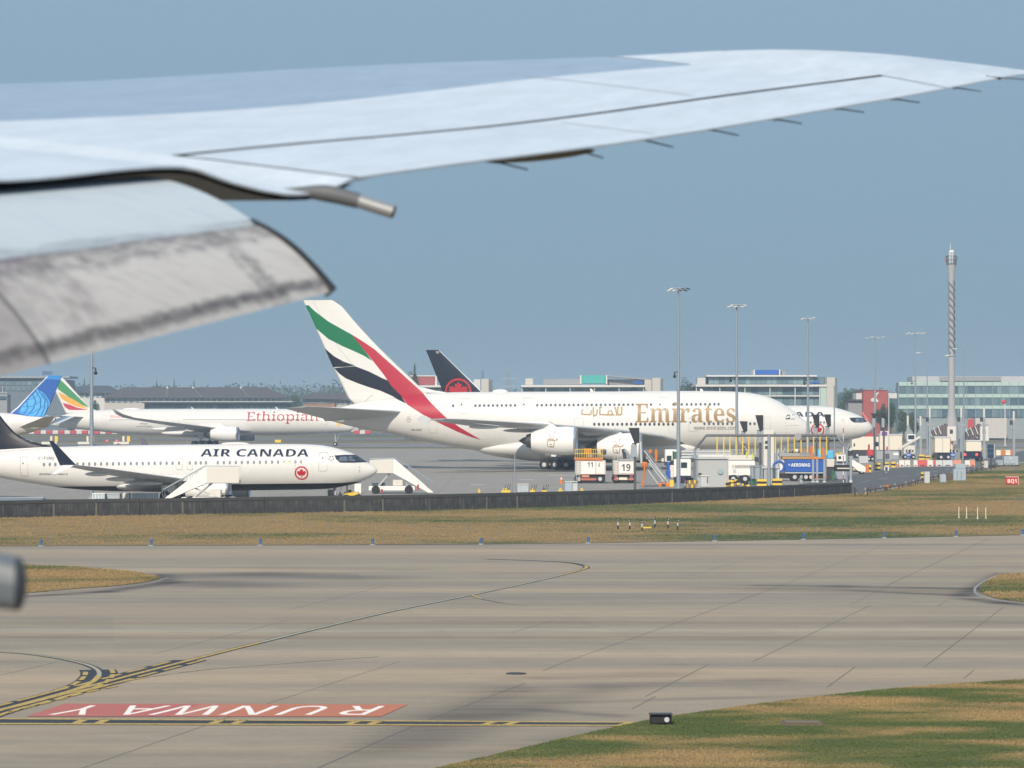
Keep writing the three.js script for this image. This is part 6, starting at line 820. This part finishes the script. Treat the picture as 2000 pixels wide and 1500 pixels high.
pole('marker_post', 'grey light on a stalk at the roadside before the blue tanker', 1565, 929, 953, 357, 0.08, M.steel); { const t = scene.children[scene.children.length - 1]; face(t, 'lamp', M.steel, 1562, 929, 1568, 936, 356.9, 0.3, 0.08); face(t, 'lamp', M.steel, 1561, 938, 1569, 946, 356.8, 0.35, 0.1); }
// passenger bridges by the tower
[[1812, 1872, 'left passenger bridge with brown ribbed tunnel at the tower foot'], [1884, 1936, 'right passenger bridge with brown ribbed tunnel beside the red sign']].forEach(([u0, u1, l]) => vehicle('passenger_bridge', l, 'bridge', (u0 + u1) / 2, 720, (t, D) => { const a = at(u0 + 2, 856, D), e = at(u1 - 22, 838, D), n = 7; for (let k = 0; k < n; k++) { const p = V(lerp(a.x, e.x, k / n), lerp(a.y, e.y, k / n), -D), q = V(lerp(a.x, e.x, (k + 0.9) / n), lerp(a.y, e.y, (k + 0.9) / n), -D); mesh('tunnel_section', boxAt((p.x + q.x) / 2 - t.position.x, (p.y + q.y) / 2, 0, (q.x - p.x), 2.6, 2.6, 0.05), mat([0.14, 0.11, 0.11], 0.8), t); } face(t, 'cab', M.offwhite, u1 - 22, 833, u1 - 4, 862, D - 1.5, 3.4, 0.2); face(t, 'cab_window', M.dark, u1 - 17, 839, u1 - 11, 847, D - 1.55, 0.05, 0); for (let k = 0; k < 3; k++) rod(t, 'strut', M.white, at(u0 + 8 + k * 9, 852 - k * 2, D - 1.8), at(u0 + 2 + k * 9, 838 - k * 3, D - 1.8), 0.1, 5); rod(t, 'leg', M.offwhite, at(u1 - 14, 880, D), at(u1 - 14, 861, D), 0.4, 8); rod(t, 'leg', M.steel, at(u0 + 14, 880, D), at(u0 + 14, 852, D), 0.3, 8); }, 'passenger bridges'));
// ------------------------------------------------------------------ the concrete communications tower
{
  const D = 866, x = at(1858.5, 0, D).x, y = (v) => at(0, v, D).y, t = thing('concrete_tower', 'tall pale concrete tower with spiral fins and railed top', 'tower', [x, 0, -D]), c = mat([0.36, 0.36, 0.36], 0.85), k = D / FOCAL;
  mesh('shaft', new THREE.LatheGeometry([[13, 0], [13.4, 845], [12.5, 835], [9.5, 818], [7.4, 803], [6.7, 780], [6.4, 700], [6.4, 698], [4.7, 697], [4.9, 560], [6.4, 535], [8.6, 518], [8.9, 514], [0.1, 514]].map(([r, v]) => new THREE.Vector2(r * k, v ? y(v) : 0)), 28), c, t);
  for (let s = 0; s < 3; s++) { const pts = []; for (let i = 0; i <= 60; i++) { const q = i / 60, a = s * 2.094 + q * 3.5 * 6.283, r = 5.9 * k; pts.push(V(Math.cos(a) * r, lerp(y(690), y(548), q), Math.sin(a) * r)); } mesh('spiral_fin', new THREE.TubeGeometry(new THREE.CatmullRomCurve3(pts), 200, 0.22, 5), mat([0.17, 0.18, 0.20], 0.7), t); }
  mesh('ring_platform', new THREE.CylinderGeometry(8.4 * k, 7 * k, 0.35, 24).translate(0, y(695), 0), M.pale, t); mesh('platform_bracket', boxAt(-8 * k, y(694.5), 0.3, 10 * k, 0.3, 0.8, 0.03), M.offwhite, t);
  for (let i = 0; i < 14; i++) { const a = i / 14 * 6.283, r = 11 * k; mesh('rail_post', barGeo(V(Math.cos(a) * r * 0.85, y(516), Math.sin(a) * r * 0.85), V(Math.cos(a) * r, y(500), Math.sin(a) * r), 0.06, 5), M.darkMetal, t); } for (const v of [516, 508, 500]) mesh('rail', new THREE.TorusGeometry(lerp(9.4, 11, (516 - v) / 16) * k, 0.06, 5, 28).rotateX(Math.PI / 2).translate(0, y(v), 0), M.darkMetal, t); mesh('top_deck', new THREE.CylinderGeometry(9.6 * k, 8.9 * k, 0.3, 24).translate(0, y(515), 0), M.grey, t);
  const lat = []; for (let i = 0; i < 6; i++) for (const q of [-1, 1]) lat.push(barGeo(V(q * 3.2 * k, y(514 - i * 4.2), 0), V(-q * 3.2 * k, y(509.8 - i * 4.2), 0.2), 0.10, 5), barGeo(V(q * 3.4 * k, y(514 - i * 4.2), 0), V(q * 3.4 * k, y(509.8 - i * 4.2), 0), 0.12, 5)); mesh('lattice', joined(lat), M.white, t); mesh('beacon_head', boxAt(0.4 * k, y(491), 0, 7.5 * k, 0.7, 0.9, 0.1), M.white, t); mesh('spike', barGeo(V(-2 * k, y(490), 0), V(-2 * k, y(475), 0), 0.09, 6), M.offwhite, t); mesh('side_boom', joined([barGeo(V(9 * k, y(524), 0), V(11.5 * k, y(500), 0), 0.14, 6), barGeo(V(11.5 * k, y(500), 0), V(14.5 * k, y(497), 0), 0.12, 6)]), M.steel, t); rod(t, 'red_lamp_post', M.red, at(1845.5, 512, D), at(1845.5, 504, D), 0.08, 6);
}
pole('red_white_mast', 'red and white wind mast before the glass block', 1963, 783, 870, 830, 0.15, M.offwhite); mesh('vane', new THREE.SphereGeometry(0.5, 10, 8).scale(1.3, 1, 0.6).translate(-0.3, at(0, 785, 830).y, 0), M.red, scene.children[scene.children.length - 1]);
vehicle('tail_tip', 'small red and white striped tail tip above the airliner nose', 'tail fin', 1692, 700, (t, D) => { const q = (u, v) => { const p = at(u, v, D); return V(p.x - t.position.x, p.y, 0); }, a = q(1681, 805), b = q(1684.5, 804), c = q(1697, 820), d = q(1690, 820); mesh('fin', foilLoft([[d.x + 1.6, 0.5, 0, 2.2, 0.1], [c.x, c.y, 0, c.x - d.x, 0.1], [b.x, b.y, 0, b.x - a.x, 0.1]], true), M.red, t); mesh('stripe', foilLoft([[c.x - 0.12, c.y, 0, 0.14, 1.2], [b.x - 0.1, b.y - 0.1, 0, 0.1, 1.2]], true), M.white, t); });
// ------------------------------------------------------------------ markers in the grass
[[1207, 1034, 'first black and white post in the verge, from the left'], [1230, 1034.5, 'second black and white post in the verge'], [1254, 1037, 'third black and white post, beside the yellow peg'], [1279, 1031, 'fourth black and white post, set farthest back'], [1304.5, 1032.5, 'fifth black and white post in the verge'], [1323.5, 1035, 'last black and white post in the verge, at the right']].forEach(([u, v, l]) => { const p = gp(u, v), k = -p.z / FOCAL, t = thing('marker_post', l, 'post', [p.x, 0, p.z], rr(-0.6, 0.6), 'black and white marker posts'); for (const [a, b, m] of [[0, 8, M.black], [8.05, 15, M.pale], [15.05, 21.5, M.black]]) mesh('band', new THREE.CylinderGeometry(1.5 * k, 1.6 * k, (b - a) * k, 12).translate(0, (a + b) / 2 * k, 0), m, t); mesh('reflector', new THREE.CylinderGeometry(0.9 * k, 0.9 * k, 0.02, 12).rotateX(Math.PI / 2).translate(0, 18.5 * k, 1.6 * k), M.white, t); });
{ const p = gp(1262, 1034), t = thing('ground_peg', 'yellow strip lying in the grass between the black and white posts', 'peg', [p.x, 0, p.z]); mesh('strip', boxAt(0, 0.13, 0, 0.75, 0.10, 0.12, 0.02), M.yellow, t); mesh('tip', boxAt(0.42, 0.13, 0, 0.08, 0.12, 0.14, 0.02), M.dark, t); }
[[1872.5, 1013, 'first slim white post in the dry grass, from the left'], [1887.5, 1013, 'second slim white post in the dry grass'], [1909, 1014, 'third slim white post in the dry grass'], [1925, 1014, 'last slim white post in the dry grass, at the right']].forEach(([u, v, l]) => { const p = gp(u, v), k = -p.z / FOCAL, t = thing('white_post', l, 'post', [p.x, 0, p.z], 0, 'slim white posts'); mesh('shaft', boxAt(0, 11.5 * k, 0, 1.5 * k, 23 * k, 1.5 * k, 0.01), M.cream, t); mesh('foot', boxAt(0, 1.4 * k, 0, 3 * k, 2.8 * k, 2.4 * k, 0.02), M.cream, t); });
[81, 295.5, 508.5, 728, 940, 1149, 1396, 1569, 1727, 1867, 1997].forEach((u, i) => { const p = gp(u, farEdge(u) + 0.4), t = thing('edge_light', `small blue taxiway edge marker, ${['first', 'second', 'third', 'fourth', 'fifth', 'sixth', 'seventh', 'eighth', 'ninth', 'tenth', 'eleventh'][i]} from the left along the far edge`, 'edge light', [p.x, 0, p.z], 0, 'blue edge markers'); mesh('stem', new THREE.CylinderGeometry(0.07, 0.08, 0.3, 10).translate(0, 0.15, 0), mat([0.05, 0.12, 0.24], 0.5), t); mesh('lens', new THREE.CylinderGeometry(0.085, 0.11, 0.12, 12).translate(0, 0.34, 0), mat([0.02, 0.09, 0.24], 0.3), t); mesh('base', new THREE.CylinderGeometry(0.17, 0.18, 0.05, 12).translate(0, 0.03, 0), M.grey, t); });
{ const p = gp(1290, 1416), t = thing('guard_light', 'black box light with white lens at the taxiway corner', 'light', [p.x, 0, p.z]); mesh('housing', boxAt(0, 0.16, 0, 0.56, 0.25, 0.34, 0.05), M.black, t); mesh('lens', new THREE.CylinderGeometry(0.065, 0.065, 0.03, 16).rotateX(Math.PI / 2).translate(0.15, 0.16, 0.18), M.pale, t); for (const x of [-0.2, 0.2]) mesh('foot', boxAt(x, 0.02, 0, 0.08, 0.06, 0.3, 0.01), M.dark, t); mesh('hood', boxAt(0, 0.295, 0.04, 0.6, 0.03, 0.42, 0.01), M.black, t); }
{ const p = gp(1008, 1316), t = thing('manhole_cover', 'dark flush cover in the taxiway concrete', 'cover', [p.x, 0, p.z]); mesh('plate', new THREE.CylinderGeometry(0.28, 0.28, 0.02, 20).translate(0, 0.012, 0), M.dark, t); mesh('rim', new THREE.TorusGeometry(0.3, 0.02, 5, 24).rotateX(Math.PI / 2).translate(0, 0.012, 0), M.dark, t); }
{ const p = gp(1565, 1416), t = thing('drain_cover', 'rusty cover lying in the near grass', 'cover', [p.x, 0, p.z]); mesh('plate', boxAt(0, 0.09, 0, 0.9, 0.04, 0.6, 0.01), mat([0.15, 0.12, 0.08], 0.9), t); mesh('frame', boxAt(0, 0.04, 0, 1.05, 0.05, 0.75, 0.01), mat([0.14, 0.11, 0.08], 0.9), t); }

// ------------------------------------------------------------------ buildings and trees behind the airfield
const leafGreen = [mat([0.045, 0.085, 0.035], 0.9), mat([0.035, 0.07, 0.035], 0.9), mat([0.065, 0.10, 0.04], 0.9)];
function crownGeo(n, rx, ry, rz, size, shape = 'round') {
  const pos = [];
  const lobes = Array.from({ length: 9 }, () => [rr(-0.55, 0.55), rr(-0.5, 0.6), rr(-0.55, 0.55), rr(0.35, 0.6)]);
  for (let k = 0; k < n; k++) {
    let x, y, z;
    if (shape === 'cone') { const h = 1 - Math.sqrt(rnd()), a = rnd() * 6.283, r = (1 - h) * Math.pow(rnd(), 0.4) * (0.8 + 0.3 * Math.sin(h * 28)); x = Math.cos(a) * r; z = Math.sin(a) * r; y = h * 2 - 1; }
    else { const [lx, ly, lz, lr] = lobes[k % 9], a = rnd() * 6.283, c = rr(-1, 1), s = Math.sqrt(1 - c * c), r = lr * Math.pow(rnd(), 0.35); x = lx + Math.cos(a) * s * r; z = lz + Math.sin(a) * s * r; y = ly + c * r; }
    const q = [0, 1, 2].map(() => V(rr(-1, 1), rr(-1, 1), rr(-1, 1)).normalize().multiplyScalar(size * rr(0.6, 1.3))), c0 = V(x * rx, y * ry, z * rz);
    for (const d of q) pos.push(c0.x + d.x, c0.y + d.y, c0.z + d.z);
  }
  const g = new THREE.BufferGeometry(); g.setAttribute('position', new THREE.Float32BufferAttribute(pos, 3)); g.computeVertexNormals(); return g;
}
function tree(u, vTop, D, width, label, shape = 'round', m = 0, vBot) {
  const top = at(u, vTop, D).y, x = at(u, 0, D).x, w = width * D / FOCAL / 2, y0 = vBot ? at(u, vBot, D).y : top * 0.2, t = thing('tree', label, 'tree', [x, 0, -D], 0, 'trees behind the airfield'), hh = (top - y0) / 2;
  mesh('trunk', barGeo(V(0, 0, 0), V(0, top * 0.7, 0), 0.4, 7, 0.15), M.brown, t); mesh('crown', crownGeo(2600, w * 1.15, hh, w, Math.max(0.35, w * 0.085), shape).translate(0, y0 + hh, 0), leafGreen[m], t); return t;
}
// the flank of a tower that turns away to the right
function turnedSide(b, u0, v0, u1, D) { const a = at(u0, v0, D), e = at(u1, v0, D), w = e.x - a.x, S = new THREE.Shape([[0, 0], [w, w * 2.6], [0, w * 2.6]].map(([x, y]) => new THREE.Vector2(x, y))); mesh('side_wall', new THREE.ExtrudeGeometry(S, { depth: a.y, bevelEnabled: false }).rotateX(-Math.PI / 2).translate(a.x - b.position.x, 0, -D - b.position.z - 0.02), paleWall, b); }
const build = (name, label, u, D) => thing(name, label, 'building', [at(u, 0, D).x, 0, -D]);
const wallGlass = [mat([0.11, 0.175, 0.205], 0.15), mat([0.14, 0.21, 0.24], 0.18), mat([0.19, 0.28, 0.30], 0.25), mat([0.075, 0.125, 0.165], 0.12)], paleGreen = mat([0.40, 0.53, 0.48], 0.4), paleWall = mat([0.50, 0.48, 0.44], 0.8), greyWall = mat([0.27, 0.28, 0.29], 0.8), darkWall = mat([0.09, 0.10, 0.12], 0.8), tile = mat([0.075, 0.055, 0.052], 0.85), redWall = mat([0.36, 0.075, 0.06], 0.75), teal = mat([0.05, 0.36, 0.33], 0.5), whiteTrim = mat([0.60, 0.60, 0.58], 0.6);
{ // glass office block at the right
  const D = 1030, b = build('office_building', 'long glass office block with pale green bands at the right', 1930, D);
  face(b, 'wall', mat([0.25, 0.30, 0.31], 0.7), 1757, 747, 2150, 858, D + 0.6, 10, 0.1); face(b, 'roof_plant', mat([0.42, 0.43, 0.44], 0.7), 1782, 735, 2140, 746.5, D + 6, 14, 0.1); face(b, 'roof_louvre', greyWall, 1836, 735.5, 1955, 744, D + 5, 1.2);
  mesh('roof_vault', new THREE.CylinderGeometry(9, 9, 3, 20, 1, false, -0.5, 1).rotateX(Math.PI / 2).scale(1.4, 0.35, 1).translate(at(1910, 0, D).x - b.position.x, at(0, 738, D).y - 2.0, -12), greyWall, b); mesh('roof_vault', new THREE.CylinderGeometry(8, 8, 3, 20, 1, false, -0.5, 1).rotateX(Math.PI / 2).scale(1.2, 0.3, 1).translate(at(1808, 0, D).x - b.position.x, at(0, 738, D).y - 1.8, -12), greyWall, b);
  for (const [v0, v1] of [[746, 753.6], [769.4, 776.4], [792, 798.6]]) for (let k = 0; k < 23; k++) face(b, 'spandrel_panel', paleGreen, 1755.6 + k * 16.7, v0, 1771.8 + k * 16.7, v1, D, 0.5, 0);
  for (const [v0, v1, r] of [[754, 769, 0], [776.8, 791.6, 1], [799, 815, 2]]) for (let k = 0; k < 46; k++) face(b, 'window', wallGlass[hash(k >> 1, r + 4) > 0.72 ? 3 : hash(k, r + 9) < 0.4 ? 1 : hash(k, r + 20) > 0.8 ? 2 : 0], 1755.8 + k * 8.35, v0, 1763.7 + k * 8.35, v1, D + 0.2 + 0.1 * hash(k, r), 0.3, 0);
  for (let k = 0; k < 24; k++) face(b, 'mullion', mat([0.32, 0.40, 0.40], 0.5), 1755 + k * 16.7 - 0.35, 754, 1755 + k * 16.7 + 0.35, 816, D - 0.25, 0.3, 0);
  face(b, 'entrance_wall', paleWall, 1905, 816.5, 1966, 856, D - 9, 8.5); face(b, 'red_sign', M.red, 1890, 819, 1902, 837, D - 9.4, 0.3);
}
function office(label, D, u0, u1, fasc, cols, floors, extra) {
  const b = build('office_building', label, (u0 + u1) / 2, D);
  face(b, 'wall', darkWall, u0 + 3, fasc + 2, u1 - 3, 862, D + 1.4, 24, 0.1); face(b, 'roof_fascia', whiteTrim, u0, fasc, u1, fasc + 4.4, D - 1.2, 26, 0.1);
  floors.forEach(([v0, v1], r) => { for (let k = 0; k < cols.length - 1; k++) for (let j = 0; j < 4; j++) { const w = (cols[k + 1] - cols[k]) / 4; face(b, 'window', wallGlass[(Math.floor(hash(k * 4 + j, r + u0) * 10)) % 4], cols[k] + j * w + 0.3, v0, cols[k] + (j + 1) * w - 0.3, v1, D + 1 + 0.1 * hash(j, k), 0.3, 0); } });
  for (const c of cols) face(b, 'column', whiteTrim, c - 0.8, fasc + 4.6, c + 0.8, 862, D - 0.6, 0.8, 0); floors.slice(1).forEach(([v0]) => face(b, 'floor_band', whiteTrim, cols[0], v0 - 3, cols[cols.length - 1], v0 - 0.7, D - 0.2, 1, 0));
  extra(b, D); return b;
}
office('low office block with teal rooftop box behind the double-deck fuselage', 960, 1018, 1260, 752, [1020, 1066, 1113.6, 1161, 1209, 1257], [[757, 772], [776, 792], [796, 812]], (b, D) => {
  face(b, 'stair_tower', paleWall, 1274, 738, 1290, 862, D - 2, 9); turnedSide(b, 1290.1, 740, 1296, D - 2); face(b, 'roof_block', paleWall, 1026, 739, 1041, 751.6, D + 4, 8); face(b, 'plant_screen', greyWall, 1061, 740, 1134, 751.6, D + 6, 9); face(b, 'teal_box', teal, 1136.5, 733, 1182, 748.5, D + 3, 9);
  for (const u of [1133, 1183]) face(b, 'box_frame', whiteTrim, u, 732.5, u + 3, 750, D + 2.5, 10); face(b, 'plant_screen', greyWall, 1188, 741, 1270, 751.6, D + 7, 8); face(b, 'link_block', paleWall, 1259, 742, 1273, 862, D + 4, 10);
  const roof = mesh('sloped_roof', new THREE.BoxGeometry(12.5, 0.4, 9).rotateZ(-0.09).translate(at(1226, 0, D).x - b.position.x, at(0, 737, D).y, -9), greyWall, b); roof.userData.label = 'sloping grey roof sheet';
  for (let k = 0; k < 5; k++) face(b, 'roof_sign_letter', M.blue, 1238 + k * 3.7, 743 + (k % 2) * 1.5, 1240.6 + k * 3.7, 749.5, D + 2, 0.3);
});
office('taller office block with blue rooftop box above the double-deck nose', 960, 1359, 1616, 751, [1360, 1406, 1455, 1504, 1553, 1601], [[755.6, 771.6], [775, 791.5], [795, 811]], (b, D) => {
  face(b, 'upper_wall', darkWall, 1383, 736, 1612, 750.8, D + 5, 16, 0.1); for (let k = 0; k < 22; k++) face(b, 'window', wallGlass[Math.floor(hash(k, 77) * 10) % 3], 1384 + k * 10.3, 737, 1393.6 + k * 10.3, 750, D + 4.6, 0.3, 0); face(b, 'upper_roof', whiteTrim, 1380, 732.6, 1596, 735.6, D + 3, 20);
  face(b, 'stair_tower', paleWall, 1615.2, 737, 1631, 862, D - 2, 9); turnedSide(b, 1631.1, 738, 1637, D - 2); face(b, 'roof_block', paleWall, 1362, 738, 1378, 750.8, D + 4, 8); face(b, 'louvre_panel', paleGreen, 1602.5, 756, 1614.6, 862, D - 0.8, 3); face(b, 'blue_box', M.blue, 1475, 722.5, 1521, 731, D + 6, 9); for (const u of [1472, 1521.5]) face(b, 'box_frame', whiteTrim, u, 722, u + 2.6, 732.4, D + 5.5, 10); face(b, 'roof_block', greyWall, 1527, 725, 1534, 732.4, D + 8, 5);
  for (let k = 0; k < 5; k++) face(b, 'roof_sign_letter', M.blue, 1582 + k * 4, 744 + (k % 2) * 1.4, 1584.8 + k * 4, 749, D + 3.9, 0.3);
});
{ // red block with a pale emblem
  const D = 1000, b = build('office_building', 'red brick block with a white bird-like emblem behind the poles', 1710, D);
  face(b, 'wall', redWall, 1686, 761.5, 1734, 860, D, 20, 0.1); face(b, 'parapet', greyWall, 1685.4, 760.2, 1734.6, 761.8, D - 0.3, 20.5); face(b, 'annexe', whiteTrim, 1672, 768, 1685, 780, D + 4, 10); face(b, 'annexe', greyWall, 1657, 781, 1684.6, 860, D + 3, 9); face(b, 'annexe_roof', tile, 1655, 780, 1685, 783, D + 2, 11); face(b, 'side_block', whiteTrim, 1734.8, 768, 1752, 778, D + 4, 9);
  const q = D / FOCAL, S = new THREE.Shape([[-8, 3], [-6, -1], [-1, -2], [2, -9], [6, -13], [9, -12], [4, -6], [3, -2], [7, 3], [8, 7], [4, 6], [1, 8], [-2, 5], [-5, 6]].map(([x, y]) => new THREE.Vector2(x * q, -y * q)));
  mesh('emblem', new THREE.ExtrudeGeometry(S, { depth: 0.2, bevelEnabled: false }).translate(at(1708, 0, D).x - b.position.x, at(0, 779, D).y, 0.01), whiteTrim, b);
}
{ // blocks seen past the tails
  const D = 980, b = build('office_building', 'red rooftop box on a low block beside the striped tail', 825, D); face(b, 'wall', darkWall, 790, 756, 860, 862, D, 20, 0.1); face(b, 'roof_fascia', whiteTrim, 788, 752.5, 862, 756.5, D - 1, 22); face(b, 'red_box', mat([0.32, 0.07, 0.07], 0.7), 801, 735.5, 849.5, 752, D + 2, 8); face(b, 'box_frame', whiteTrim, 849.8, 734, 853.5, 753, D + 1.6, 9); face(b, 'box_cap', whiteTrim, 800, 733.2, 850, 735.2, D + 1.8, 8.4);
  const c = build('service_tower', 'pale square service tower with two aerials behind the dark tail', 950, D); face(c, 'wall', paleWall, 940, 740, 954.5, 862, D - 2, 9); turnedSide(c, 954.6, 741.5, 962, D - 2); face(c, 'annexe', whiteTrim, 925, 741, 938, 862, D + 6, 8); for (const u of [941.5, 944]) rod(c, 'aerial', M.dark, at(u, 741, D), at(u, 724, D), 0.06);
}
// left side: terminal roofs
function hip(name, label, D, pts, wallBot, depth, roofM, wallM, windows) { // pts eaveL, ridgeL, ridgeR, eaveR as [u, v]
  const [a, r0, r1, e] = pts.map(([u, v]) => at(u, v, D)), b = build(name, label, (pts[0][0] + pts[3][0]) / 2, D), o = b.position;
  const P = [V(a.x, a.y, 0), V(e.x, e.y, 0), V(e.x, e.y, -depth), V(a.x, a.y, -depth), V(r0.x, r0.y, -depth / 2), V(r1.x, r1.y, -depth / 2)].map((p) => V(p.x - o.x, p.y, p.z)), g = new THREE.BufferGeometry();
  const quad = (...q) => (q.length === 4 ? [q[0], q[1], q[2], q[0], q[2], q[3]] : q); g.setAttribute('position', new THREE.Float32BufferAttribute([quad(0, 1, 5, 4), quad(1, 2, 5), quad(2, 3, 4, 5), quad(3, 0, 4)].flat().flatMap((i) => P[i].toArray()), 3)); g.computeVertexNormals();
  mesh('roof', g, roofM, b); face(b, 'wall', wallM, pts[0][0] + 6, pts[0][1] + 0.5, pts[3][0] - 6, wallBot, D + 2.5, depth - 5, 0.1); face(b, 'eaves', darkWall, pts[0][0], pts[0][1] - 0.3, pts[3][0], pts[0][1] + 1.2, D + 0.1, depth - 0.4, 0.05);
  for (let k = 0; k < windows; k++) { const w = (pts[3][0] - pts[0][0] - 16) / windows, u = pts[0][0] + 8 + k * w; face(b, 'window', wallGlass[k % 3], u, pts[0][1] + 3, u + w * 0.62, pts[0][1] + 10, D + 2.2, 0.4, 0); } return b;
}
{
  const b = hip('terminal_building', 'long terminal with brown tiled hipped roof behind the distant airliner', 1500, [[198, 776], [237, 756], [512, 755.5], [562, 776]], 845, 34, tile, paleWall, 30); for (const u of [327, 377, 470]) rod(b, 'roof_ridge', whiteTrim, at(u, 757, 1482), at(u + (u > 330 ? 16 : -1), 775, 1499.5), 0.45, 5);
  hip('terminal_building', 'dark roofed building with white gable behind the grey mast', 1530, [[128, 766], [150, 752.5], [205, 752.5], [226, 766]], 845, 30, mat([0.05, 0.06, 0.075], 0.8), whiteTrim, 8); hip('house', 'small brick house with brown roof left of the striped tail', 1450, [[586, 778], [606, 766.5], [636, 766.5], [660, 780]], 845, 20, tile, mat([0.30, 0.16, 0.09], 0.8), 4); hip('house', 'brown roofed house half hidden by the striped tail', 1480, [[636, 780], [650, 767], [690, 767], [706, 781]], 845, 20, tile, paleWall, 5);
  const f = build('pier_building', 'long low pier with flat roof and white edge behind the distant airliner', 425, 1250); face(f, 'wall', darkWall, 282, 786, 566, 848, 1252, 14, 0.1); face(f, 'roof', mat([0.07, 0.085, 0.10], 0.8), 276, 784.8, 572, 787.6, 1249, 20); face(f, 'roof_edge', whiteTrim, 276, 783.6, 572, 784.7, 1249, 20); for (let k = 0; k < 26; k++) face(f, 'window', wallGlass[Math.floor(hash(k, 5) * 4)], 292 + k * 10.3, 791, 301 + k * 10.3, 799, 1251.6, 0.4, 0);
  const q = build('control_building', 'wide grey building with rooftop lettering above the blue tail', 40, 1420); face(q, 'wall', mat([0.13, 0.16, 0.19], 0.8), -90, 742, 132, 845, 1420, 24, 0.1); face(q, 'roof_slab', mat([0.26, 0.30, 0.33], 0.7), -95, 734.5, 136, 738.5, 1418, 28); face(q, 'upper_storey', greyWall, -80, 738.7, 100, 741.8, 1424, 18); for (let r = 0; r < 2; r++) for (let k = 0; k < 20; k++) face(q, 'window', wallGlass[Math.floor(hash(k, r + 30) * 4)], -84 + k * 10.6, 745 + r * 11, -76.4 + k * 10.6, 752 + r * 11, 1419.6, 0.5, 0);
  const st = canvasTex(128, 48, (c, w, h) => { c.fillStyle = '#5b7894'; c.fillRect(0, 0, w, h); c.fillStyle = '#22395c'; c.font = 'bold 46px sans-serif'; c.textAlign = 'center'; c.fillText('INEO', w / 2, 41, w - 6); }); const a = at(82, 724.5, 1422), e = at(103, 733, 1422); mesh('roof_sign', new THREE.PlaneGeometry(e.x - a.x, a.y - e.y).translate((a.x + e.x) / 2 - q.position.x, (a.y + e.y) / 2, -1422 - q.position.z), mat([1, 1, 1], 0.6, 0, { map: st }), q);
  const c = build('lookout_cabin', 'small grey lookout cabin left of the blue tail', 6, 1100); face(c, 'cabin', greyWall, -6, 770, 14, 852, 1100, 8); face(c, 'window', M.pane, -4, 774, 12, 780, 1099.6, 0.3, 0); face(c, 'rail', M.pale, -6, 766, 14, 767, 1100, 6); rod(c, 'aerial', M.pale, at(5, 770, 1101), at(5, 754, 1101), 0.1);
}
[[165, 735, 1600, 13, 'narrow dark cypress just left of the grey mast', 'cone'], [306, 739, 1620, 13, 'first of three cypresses above the brown terminal roof', 'cone'], [340, 739, 1620, 12, 'middle cypress of three above the brown terminal roof', 'cone'], [379, 741, 1620, 12, 'last of three cypresses above the brown terminal roof', 'cone'], [810, 708, 980, 34, 'pointed tree above the red rooftop box beside the striped tail', 'cone'], [800, 724, 985, 30, 'rounded tree beside the pointed tree near the striped tail', 'round', 1],
  [574, 765, 1440, 26, 'bushy tree between the terminal roof and the small brick house', 'round'], [186, 781, 1300, 18, 'rounded bush beside the foot of the grey mast', 'round'], [1658, 747, 1060, 46, 'broad green tree right of the taller office block', 'round'], [1686, 752, 1120, 50, 'hazy tree behind the broad green tree', 'round', 1], [1740, 782, 985, 26, 'dark shrubby tree in front of the red block', 'round', 1], [1720, 792, 975, 22, 'low dark tree under the red block', 'round', 1], [1765, 799, 960, 22, 'light leaved shrub at the corner of the glass block', 'round', 2], [1785, 803, 960, 20, 'bushy shrub before the glass block left of the tower', 'round', 2], [1335, 738, 1010, 26, 'tree between the two office blocks', 'round', 1], [1350, 746, 1000, 20, 'low tree beside the taller office block', 'round'], [1006, 760, 1200, 30, 'low dark tree left of the teal-box office', 'round', 1]].forEach(([u, v, D, w, l, s, m]) => tree(u, v, D, w, l, s, m ?? 0, s === 'cone' ? undefined : undefined));
{ // woods on the skyline
  const far = []; for (let k = 0; k < 260; k++) { const u = rr(-300, 2300), D = rr(1900, 2600), vt = 757 - 8 * fbm(u / 60, 3, 3) * (D / 2400) - (u > 480 && u < 720 ? 6 : 0) + (u > 900 ? 8 : 0), top = at(u, vt, D).y; far.push(crownGeo(420, rr(16, 30), top * 0.5, rr(12, 20), 1.5).translate(at(u, 0, D).x, top * 0.5, -D)); }
  const w = mesh('far_woodland', mergeGeometries(far), leafGreen[1], scene); w.userData = { kind: 'stuff', label: 'hazy woodland along the skyline', category: 'woodland' };
  const pyl = thing('pylon', 'hazy lattice pylon right of the dark leaf tail', 'pylon', [at(993, 0, 1900).x, 0, -1900]), bars = []; const s = at(0, 724, 1900).y; for (const q of [-1, 1]) bars.push(barGeo(V(q * 3.2, 0, 0), V(q * 0.5, s, 0), 0.28, 4)); for (let k = 0; k < 7; k++) bars.push(barGeo(V(-3.2 + k * 0.38, s * k / 7, 0), V(3.2 - (k + 1) * 0.38, s * (k + 1) / 7, 0), 0.2, 4)); mesh('tower_frame', joined(bars), M.steel, pyl); for (const y of [0.72, 0.86]) mesh('cross_arm', boxAt(0, s * y, 0, 9, 0.4, 0.4), M.steel, pyl);
}

renderer.render(scene, camera);
